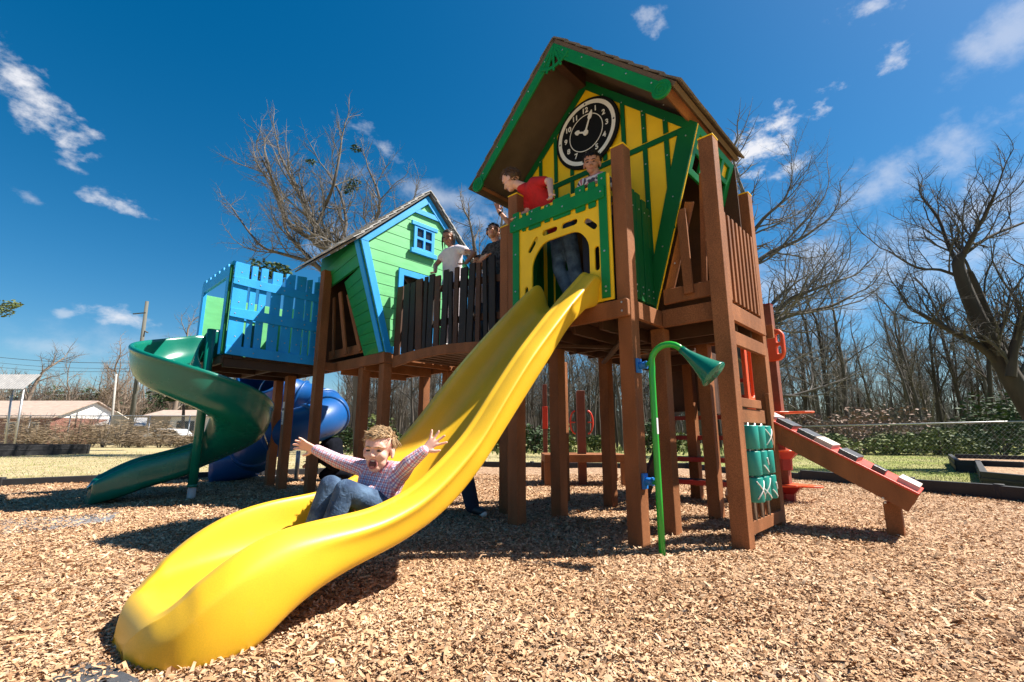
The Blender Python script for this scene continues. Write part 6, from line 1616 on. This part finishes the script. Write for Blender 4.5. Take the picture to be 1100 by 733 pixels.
# left hand: open, palm to the front; right hand: reaching out sideways
hand(mb, J['Lw'], at(478, 466, 2.86)-at(456, 487, 2.83), W(.62, -.78, .1), .150, 25, 5, 1, .0088)
hand(mb, J['Rw'], at(316, 474, 3.0)-at(344, 484, 3.02), W(.3, -.8, -.25), .145, 14, 8, -1, .0086)
solid(mb, 'body', M['skinA'], .0040, 7, boy, base)
face_parts(boy, q, M3, H, base, dict(hair=M['hairblond']), 1, .75)
hair(boy, q, M3, H, base, M['hairblond'], rng, 1400, .17, (.6, .2), .77, .30, .07, 1.045, .004, .0125)
mb = MB(); torso(mb, J['Ls'], J['Rs'], J['Lh']+V((0, 0, .0)), J['Rh'], .062, .074)
for s in 'LR': mb.chain([J[s+'s'], J[s+'e'], J[s+'e'].lerp(J[s+'w'], .93)], [.054, .044, .034], 16)
mb.capsule(J['Lh'].lerp(J['Rh'], .5)+W(0, -.03, .02), J['Lh'].lerp(J['Rh'], .5)+W(0, .02, .06), .085, .085)
rt = J['Ls']-J['Rs']
bones = [('torso', J['Lh'].lerp(J['Rh'], .5), J['nk'], rt, .075)]+[('limb', J[s+'s'], J[s+'w'], V((0, 0, 1)), .045) for s in 'LR']
sh = solid(mb, 'shirt', M['plaid'], .0065, 3, boy, base, bones)
cl = MB()
fw = (fd-V((0, 0, fd.z))).normalized(); rtn = rt.normalized(); nk0 = J['nk']+V((0, 0, .012))
for s in (1, -1):
    a0_ = nk0+rtn*(s*.052)-fw*.01; a1_ = nk0+rtn*(s*.035)+fw*.045; a2_ = nk0+rtn*(s*.004)+fw*.062-V((0, 0, .022)); a3_ = nk0+rtn*(s*.05)+fw*.062-V((0, 0, .048))
    cl.add([p-base for p in (a0_, a1_, a2_, a3_, a0_+rtn*s*.02-V((0, 0, .03)))], [(0, 1, 2, 3, 4)])
o = m_obj(cl, 'collar', M['plaid'], sh); so_ = o.modifiers.new('s', 'SOLIDIFY'); so_.thickness = .006
mb = MB()
for s in 'LR': mb.chain([J[s+'h'], J[s+'k'], J[s+'a']], [.078, .062, .05], 16)
mb.capsule(J['Lh'], J['Rh'], .078, .078)
solid(mb, 'jeans', M['denim'], .0065, 3, boy, base)
for s in 'LR':
    d = W(-.25, -1, -.12).normalized(); mb = MB(); mb.capsule(J[s+'a']-V((0, 0, .012)), J[s+'a']+d*.055-V((0, 0, .006)), .034, .030); solid(mb, 'shoe', M['shoe'], .008, 3, boy, base)
# ---- boy in the red shirt leaning over the balcony rail
J = to_world(dict(head=(-3.335, 3.54, 3.65), nk=(-3.22, 3.60, 3.535), Rs=(-3.0, 3.58, 3.51), Ls=(-3.22, 3.68, 3.48), Re=(-2.80, 3.56, 3.44), Rw=(-2.715, 3.47, 3.22), Rf=(-2.70, 3.435, 3.15), Le=(-3.2, 3.66, 3.25), Lw=(-3.22, 3.52, 3.17), Lh=(-2.93, 3.85, 2.97), Rh=(-2.76, 3.80, 2.99), Lk=(-2.88, 3.80, 2.55), Rk=(-2.72, 3.86, 2.52), La=(-2.70, 3.88, 2.05), Ra=(-2.6, 3.98, 2.05)))
base = W(-2.8, 3.85, 1.97); red = thing('person', 'boy in a red T-shirt leaning over the green balcony rail and looking down', 'person', base, 'xy')
H = .25; fd = W(-.86, -.22, -.45); upv = W(-.25, -.1, .9)
mb = MB(); q, M3 = head(mb, J['head'], fd, upv, H); neck(mb, J['head']+W(.04, .02, -.05), J['nk']+W(.06, .02, -.02), .050)
torso(mb, J['Ls'], J['Rs'], J['Lh'], J['Rh'], .05, .06)
for s in 'LR': mb.chain([J[s+'s'], J[s+'e'], J[s+'w']], [.044, .037, .026]); mb.chain([J[s+'h'], J[s+'k'], J[s+'a']], [.06, .045, .035])
hand(mb, J['Rw'], J['Rf']-J['Rw'], W(.2, -.9, .1), .125, 6, 42, -1, .0078); hand(mb, J['Lw'], W(0, -.6, -.6), W(0, -1, 0), .12, 6, 40, 1, .0078)
solid(mb, 'body', M['skinA'], .005, 4, red, base); face_parts(red, q, M3, H, base, dict(hair=M['hairbrown']))
hair(red, q, M3, H, base, M['hairbrown'], rng, 420, .15, (.0, .3), .74, .24, .3, 1.04, 0, .02)
mb = MB(); torso(mb, J['Ls'], J['Rs'], J['Lh'], J['Rh'], .072, .084)
for s in 'LR': mb.capsule(J[s+'s'], J[s+'s'].lerp(J[s+'e'], .62), .064, .058)
mb.capsule(J['nk'], J['Ls'].lerp(J['Rs'], .5), .06, .07)
solid(mb, 'shirt', M['redshirt'], .008, 3, red, base)
mb = MB(); mb.capsule(J['Lh'], J['Rh'], .09, .09)
for s in 'LR': mb.chain([J[s+'h'], J[s+'k'], J[s+'a']], [.09, .07, .062])
solid(mb, 'jeans', M['denim'], .009, 3, red, base)
for s in 'LR': mb = MB(); mb.capsule(J[s+'a']-V((0, 0, .03)), J[s+'a']+W(-.02, -.12, -.035), .045, .04); solid(mb, 'shoe', M['shoe'], .01, 3, red, base)
# ---- boy in the striped shirt under the clock
J = to_world(dict(head=(-2.40, 3.75, 3.562), nk=(-2.375, 3.80, 3.44), Ls=(-2.30, 3.80, 3.36), Rs=(-2.55, 3.80, 3.37), Le=(-2.18, 3.72, 3.22), Lw=(-2.27, 3.58, 3.215), Re=(-2.62, 3.74, 3.18), Rw=(-2.42, 3.56, 3.20), Lh=(-2.33, 3.86, 2.93), Rh=(-2.52, 3.86, 2.93), Lk=(-2.33, 3.84, 2.5), Rk=(-2.52, 3.84, 2.5), La=(-2.33, 3.9, 2.05), Ra=(-2.52, 3.9, 2.05)))
base = W(-2.42, 3.9, 1.97); stp = thing('person', 'dark haired boy in a striped shirt standing under the clock behind the balcony rail', 'person', base, 'xy')
H = .235; fd = W(.35, -.85, -.25); upv = W(.10, -.15, 1)
mb = MB(); q, M3 = head(mb, J['head'], fd, upv, H); neck(mb, J['head']+W(0, .02, -.07), J['nk']+V((0, 0, -.03)), .052)
torso(mb, J['Ls'], J['Rs'], J['Lh'], J['Rh'], .055, .065)
for s in 'LR': mb.chain([J[s+'s'], J[s+'e'], J[s+'w']], [.046, .038, .027]); mb.chain([J[s+'h'], J[s+'k'], J[s+'a']], [.06, .05, .04])
hand(mb, J['Lw'], W(-.5, -.35, -.15), W(0, -.4, 1), .13, 5, 20, 1, .008); hand(mb, J['Rw'], W(.5, -.35, -.15), W(0, -.4, 1), .13, 5, 20, -1, .008)
solid(mb, 'body', M['skinB'], .005, 4, stp, base); face_parts(stp, q, M3, H, base, dict(hair=M['hairblack']), 0, .4)
hair(stp, q, M3, H, base, M['hairblack'], rng, 380, .13, (.25, .3), .73, .26, .3, 1.05, 0, .02)
mb = MB(); torso(mb, J['Ls'], J['Rs'], J['Lh'], J['Rh'], .078, .085)
for s in 'LR': mb.chain([J[s+'s'], J[s+'e'], J[s+'e'].lerp(J[s+'w'], .6)], [.066, .055, .048])
solid(mb, 'shirt', M['stripe'], .008, 3, stp, base, [('torso', J['Lh'].lerp(J['Rh'], .5), J['nk'], V((.3, .2, 1)), .09)]+[('limb', J[s+'s'], J[s+'w'], V((0, 0, 1)), .06) for s in 'LR'])
mb = MB(); mb.capsule(J['Lh'], J['Rh'], .09, .09)
for s in 'LR': mb.chain([J[s+'h'], J[s+'k'], J[s+'a']], [.09, .07, .06])
solid(mb, 'trousers', M['navy'], .01, 3, stp, base)
for s in 'LR': mb = MB(); mb.capsule(J[s+'a']-V((0, 0, .03)), J[s+'a']+W(.02, -.12, -.035), .045, .04); solid(mb, 'shoe', M['shoe'], .01, 3, stp, base)
# ---- girl in white on the bridge
J = to_world(dict(head=(-4.985, 4.00, 3.60), nk=(-4.94, 4.03, 3.47), Ls=(-4.76, 4.02, 3.37), Rs=(-5.06, 4.02, 3.39), Le=(-4.42, 3.98, 3.21), Lw=(-4.44, 3.87, 3.055), Re=(-5.16, 3.92, 3.21), Rw=(-5.00, 3.80, 3.05), Lh=(-4.84, 4.04, 2.94), Rh=(-5.03, 4.04, 2.94), Lk=(-4.84, 4.05, 2.5), Rk=(-5.03, 4.05, 2.5), La=(-4.84, 4.10, 2.07), Ra=(-5.03, 4.10, 2.07)))
base = W(-4.94, 4.06, 1.99); gl = thing('person', 'girl with braids in a white T-shirt standing with hands on the bridge rail', 'person', base, 'xy')
H = .235; fd = W(.42, -.86, -.22); upv = W(.06, -.1, 1)
mb = MB(); q, M3 = head(mb, J['head'], fd, upv, H); neck(mb, J['head']+W(0, .02, -.07), J['nk']+V((0, 0, -.03)), .042)
torso(mb, J['Ls'], J['Rs'], J['Lh'], J['Rh'], .05, .06)
for s in 'LR': mb.chain([J[s+'s'], J[s+'e'], J[s+'w']], [.042, .034, .025]); mb.chain([J[s+'h'], J[s+'k'], J[s+'a']], [.06, .05, .04])
hand(mb, J['Lw'], W(-.2, -.6, -.3), W(0, -.4, 1), .13, 6, 30, 1, .0078); hand(mb, J['Rw'], W(.2, -.5, -.35), W(0, -.4, 1), .13, 6, 30, -1, .0078)
solid(mb, 'body', M['skinC'], .005, 4, gl, base); face_parts(gl, q, M3, H, base, dict(hair=M['hairblack']), 0, .3)
ho = hair(gl, q, M3, H, base, M['hairblack'], rng, 320, .12, (.1, -.4), .78, .22, .2, 1.05, 0, .02)
br_m = MB()
for k, (x, y, z1) in enumerate([(-.34, .05, -.25), (-.37, -.06, -.20), (-.33, -.16, -.3), (.34, .06, -.42), (.37, -.05, -.3), (.3, -.2, -.3), (.1, -.36, -.3), (-.12, -.36, -.3)]):
    pts = [q(x*.85, y, .80), q(x*1.05, y+.03, .55), q(x*1.1, y+.06, .3), q(x*1.05, y+.10, .1), q(x*1., y+.12, z1+.15)]; br_m.tube([p-base for p in pts], [.03*H, .042*H, .042*H, .038*H, .02*H], 6)
m_obj(br_m, 'braids', M['hairblack'], ho)
mb = MB(); torso(mb, J['Ls'], J['Rs'], J['Lh'], J['Rh'], .066, .080)
for s in 'LR': mb.capsule(J[s+'s'], J[s+'s'].lerp(J[s+'e'], .38), .062, .062)
sh = solid(mb, 'shirt', M['whiteshirt'], .008, 3, gl, base)
m = MB(); pm = J['Ls'].lerp(J['Rs'], .25)+(V((0, 0, 0))-W(-4.9, 4.03, 0)).normalized()*.072+V((0, 0, -.03)); m.ell(pm-base, (.028, .02, .028)); m_obj(m, 'red_motif', M['pinkmotif'], sh)
mb = MB(); mb.capsule(J['Lh'], J['Rh'], .085, .085)
for s in 'LR': mb.chain([J[s+'h'], J[s+'k'], J[s+'a']], [.085, .065, .05])
solid(mb, 'leggings', M['whiteshirt'], .01, 3, gl, base)
for s in 'LR': mb = MB(); mb.capsule(J[s+'a']-V((0, 0, .02)), J[s+'a']+W(.02, -.12, -.03), .042, .038); solid(mb, 'shoe', M['sole'], .01, 3, gl, base)
# ---- waving boy with glasses at the tower end of the bridge
J = to_world(dict(head=(-4.235, 4.15, 3.505), nk=(-4.17, 4.19, 3.37), Ls=(-3.98, 4.20, 3.28), Rs=(-4.32, 4.16, 3.28), Le=(-4.02, 4.26, 3.58), Lw=(-4.17, 4.19, 3.80), Re=(-4.34, 4.04, 3.10), Rw=(-4.12, 3.93, 3.085), Lh=(-4.08, 4.2, 2.85), Rh=(-4.28, 4.2, 2.85), Lk=(-4.08, 4.2, 2.4), Rk=(-4.28, 4.2, 2.4), La=(-4.08, 4.24, 2.05), Ra=(-4.28, 4.24, 2.05)))
base = W(-4.18, 4.2, 1.97); wv = thing('person', 'boy with glasses and a dark shirt raising one hand beside the clock tower post', 'person', base, 'xy')
H = .235; fd = W(.62, -.66, .30); upv = W(-.1, .35, 1)
mb = MB(); q, M3 = head(mb, J['head'], fd, upv, H); neck(mb, J['head']+W(0, .02, -.07), J['nk']+V((0, 0, -.03)), .05)
torso(mb, J['Ls'], J['Rs'], J['Lh'], J['Rh'], .055, .065)
for s in 'LR': mb.chain([J[s+'s'], J[s+'e'], J[s+'w']], [.046, .038, .027]); mb.chain([J[s+'h'], J[s+'k'], J[s+'a']], [.06, .05, .04])
hand(mb, J['Lw'], W(-.18, -.08, .8), W(.6, -.75, .1), .155, 7, 6, 1, .0085); hand(mb, J['Rw'], W(.6, -.25, -.2), W(0, -.5, 1), .13, 5, 25, -1, .008)
solid(mb, 'body', M['skinB'], .005, 4, wv, base); face_parts(wv, q, M3, H, base, dict(hair=M['hairblack']), 0, .4, 1)
hair(wv, q, M3, H, base, M['hairblack'], rng, 420, .15, (.15, .3), .74, .28, .35, 1.05, 0, .02)
g = MB()
for s in (1, -1):
    g.tube([q(s*.14+.085*math.cos(a), .385-.02*abs(math.cos(a)), .475+.065*math.sin(a))-base for a in [2*math.pi*i/18 for i in range(19)]], .011*H, 6, cap=False); g.tube([q(s*.225, .36, .49)-base, q(s*.35, .0, .5)-base], .010*H, 6)
g.tube([q(-.05, .395, .49)-base, q(.05, .395, .49)-base], .010*H, 6); m_obj(g, 'glasses', M['black'], wv)
w_ = MB(); w_.cyl(J['Lw'].lerp(J['Le'], .13)-base, J['Lw'].lerp(J['Le'], .22)-base, .034, 14); m_obj(w_, 'wrist_band', M['black'], wv)
mb = MB(); torso(mb, J['Ls'], J['Rs'], J['Lh'], J['Rh'], .078, .088)
for s in 'LR': mb.capsule(J[s+'s'], J[s+'s'].lerp(J[s+'e'], .5), .066, .06)
solid(mb, 'shirt', M['darkshirt'], .009, 3, wv, base)
mb = MB(); mb.capsule(J['Lh'], J['Rh'], .09, .09)
for s in 'LR': mb.chain([J[s+'h'], J[s+'k'], J[s+'a']], [.09, .07, .06])
solid(mb, 'trousers', M['navy'], .01, 3, wv, base)
for s in 'LR': mb = MB(); mb.capsule(J[s+'a']-V((0, 0, .02)), J[s+'a']+W(.02, -.12, -.03), .045, .04); solid(mb, 'shoe', M['shoe'], .01, 3, wv, base)
# ---- small child between them, only the top of the head above the rail
J = to_world(dict(head=(-4.45, 4.10, 3.10), nk=(-4.45, 4.12, 2.95), Ls=(-4.35, 4.12, 2.88), Rs=(-4.56, 4.12, 2.88), Le=(-4.3, 4.05, 2.7), Lw=(-4.36, 3.96, 2.75), Re=(-4.6, 4.05, 2.7), Rw=(-4.55, 3.96, 2.75), Lh=(-4.38, 4.14, 2.55), Rh=(-4.52, 4.14, 2.55), Lk=(-4.38, 4.14, 2.3), Rk=(-4.52, 4.14, 2.3), La=(-4.38, 4.16, 2.06), Ra=(-4.52, 4.16, 2.06)))
base = W(-4.45, 4.14, 1.98); sm_ = thing('person', 'small brown haired child peeking over the bridge rail beside the boy with glasses', 'person', base, 'xy')
H = .225; fd = W(-.1, -.9, .1)
mb = MB(); q, M3 = head(mb, J['head'], fd, (0, 0, 1), H); neck(mb, J['head']+V((0, 0, -.07)), J['nk']+V((0, 0, -.03)), .04)
torso(mb, J['Ls'], J['Rs'], J['Lh'], J['Rh'], .045, .05)
for s in 'LR': mb.chain([J[s+'s'], J[s+'e'], J[s+'w']], [.036, .03, .022]); mb.chain([J[s+'h'], J[s+'k'], J[s+'a']], [.05, .04, .03]); hand(mb, J[s+'w'], W(0, -.5, .1), W(0, 0, 1), .10, 6, 30, 1 if s == 'L' else -1, .007)
solid(mb, 'body', M['skinB'], .006, 4, sm_, base); face_parts(sm_, q, M3, H, base, dict(hair=M['hairbrown']))
hair(sm_, q, M3, H, base, M['hairbrown'], rng, 320, .2, (.1, -.2), .74, .2, .25, 1.06, .01, .022)
mb = MB(); torso(mb, J['Ls'], J['Rs'], J['Lh'], J['Rh'], .06, .066); [mb.chain([J[s+'s'], J[s+'e']], [.05, .045]) for s in 'LR']; solid(mb, 'shirt', M['whiteshirt'], .009, 3, sm_, base)
mb = MB(); [mb.chain([J[s+'h'], J[s+'k'], J[s+'a']], [.065, .055, .045]) for s in 'LR']; mb.capsule(J['Lh'], J['Rh'], .066, .066); solid(mb, 'trousers', M['denim'], .01, 3, sm_, base)
# ---- grown-up bending behind the slide (one trousered leg shows on the right of it)
def adult(name, label, base, J, fd, upv, cloth, trous, hairm, skin, H=.235, fistl=True):
    t = thing('person', label, 'person', base, 'xy')
    mb = MB(); q, M3 = head(mb, J['head'], fd, upv, H); mb.capsule(J['head']-V(upv).normalized()*.08, J['nk'], .055, .06)
    torso(mb, J['Ls'], J['Rs'], J['Lh'], J['Rh'], .08, .09)
    for s in 'LR': mb.chain([J[s+'s'], J[s+'e'], J[s+'w']], [.05, .045, .032]); mb.chain([J[s+'h'], J[s+'k'], J[s+'a']], [.085, .06, .045]); hand(mb, J[s+'w'], J[s+'w']-J[s+'e'], V((0, -1, .2)), .17, 7, 25, 1 if s == 'L' else -1, .010)
    solid(mb, 'body', skin, .008, 4, t, base); face_parts(t, q, M3, H, base, dict(hair=hairm))
    hair(t, q, M3, H, base, hairm, rng, 260, .2, (.1, -.2), .74, .25, .25, 1.06, .0, .022)
    mb = MB(); torso(mb, J['Ls'], J['Rs'], J['Lh'], J['Rh'], .105, .115); [mb.chain([J[s+'s'], J[s+'e'], J[s+'w']], [.085, .065, .05]) for s in 'LR']; solid(mb, 'jacket', cloth, .012, 3, t, base)
    mb = MB(); [mb.chain([J[s+'h'], J[s+'k'], J[s+'a']], [.115, .092, .078]) for s in 'LR']; mb.capsule(J['Lh'], J['Rh'], .115, .115); solid(mb, 'trousers', trous, .012, 3, t, base)
    for s in 'LR':
        d = J[s+'t']-J[s+'a']; mb = MB(); mb.capsule(J[s+'a']-V((0, 0, .03)), J[s+'t'], .05, .04); o = solid(mb, 'shoe', M['shoe'], .01, 3, t, base)
        m = MB(); m.capsule(J[s+'t']-d*.2-V((0, 0, .012)), J[s+'t']+d*.1-V((0, 0, .012)), .036, .034, 10); m_obj2(m, 'toe_cap', M['sole'], o, base)
    return t
def m_obj2(mb, name, m, parent, base):
    o = bpy.data.objects.new(name, mb.mesh(name, m, base)); C.objects.link(o); o.parent = parent; return o
f = gnd(507, 555); f.z = 0
K = dict(La=f+V((0, 0, .11)), Lt=f+V((.12, -.10, .06)), Lk=f+V((-.10, .02, .50)), Lh=f+V((-.24, .16, .78)), Rh=f+V((-.26, .34, .78)), Rk=f+V((-.46, .36, .46)), Ra=f+V((-.38, .50, .11)), Rt=f+V((-.43, .36, .06)), Ls=f+V((-.52, .05, .86)), Rs=f+V((-.50, .42, .88)), nk=f+V((-.54, .22, .92)), head=f+V((-.60, .18, .92)), Le=f+V((-.60, -.02, .66)), Lw=f+V((-.66, .0, .46)), Re=f+V((-.62, .42, .68)), Rw=f+V((-.66, .30, .48)))
adult('a', 'grown-up in dark trousers bending behind the yellow slide with one leg showing on its right', f+V((-.2, .2, 0)), K, V((-.8, -.2, -.3)), V((-.25, 0, 1)), M['jacket'], M['navy'], M['hairbrown'], M['skinA'])
# ---- grown-up in a dark jacket crouching far behind, left of the boy
f = at(352, 512, 9.2); f.z = 0
K = dict(La=f+V((-.28, .0, .11)), Lt=f+V((-.42, -.08, .06)), Lk=f+V((-.24, -.10, .52)), Lh=f+V((.06, .05, .32)), Rh=f+V((.10, .25, .32)), Rk=f+V((-.16, .22, .10)), Ra=f+V((.28, .28, .10)), Rt=f+V((.32, .28, .05)), Ls=f+V((-.06, -.02, .70)), Rs=f+V((.02, .34, .70)), nk=f+V((-.06, .16, .76)), head=f+V((-.16, .14, .84)), Le=f+V((-.24, -.06, .52)), Lw=f+V((-.38, .0, .36)), Re=f+V((-.2, .36, .5)), Rw=f+V((-.34, .24, .36)))
adult('b', 'grown-up in a black jacket crouching on the wood chips behind the brown posts', f, K, V((-.8, -.3, -.35)), V((-.2, 0, 1)), M['jacket'], M['jacket'], M['hairblack'], M['skinB'])
# ------------------------------------------------------------------ tidy up
for o in bpy.data.objects:
    if '_b' in o: del o['_b']
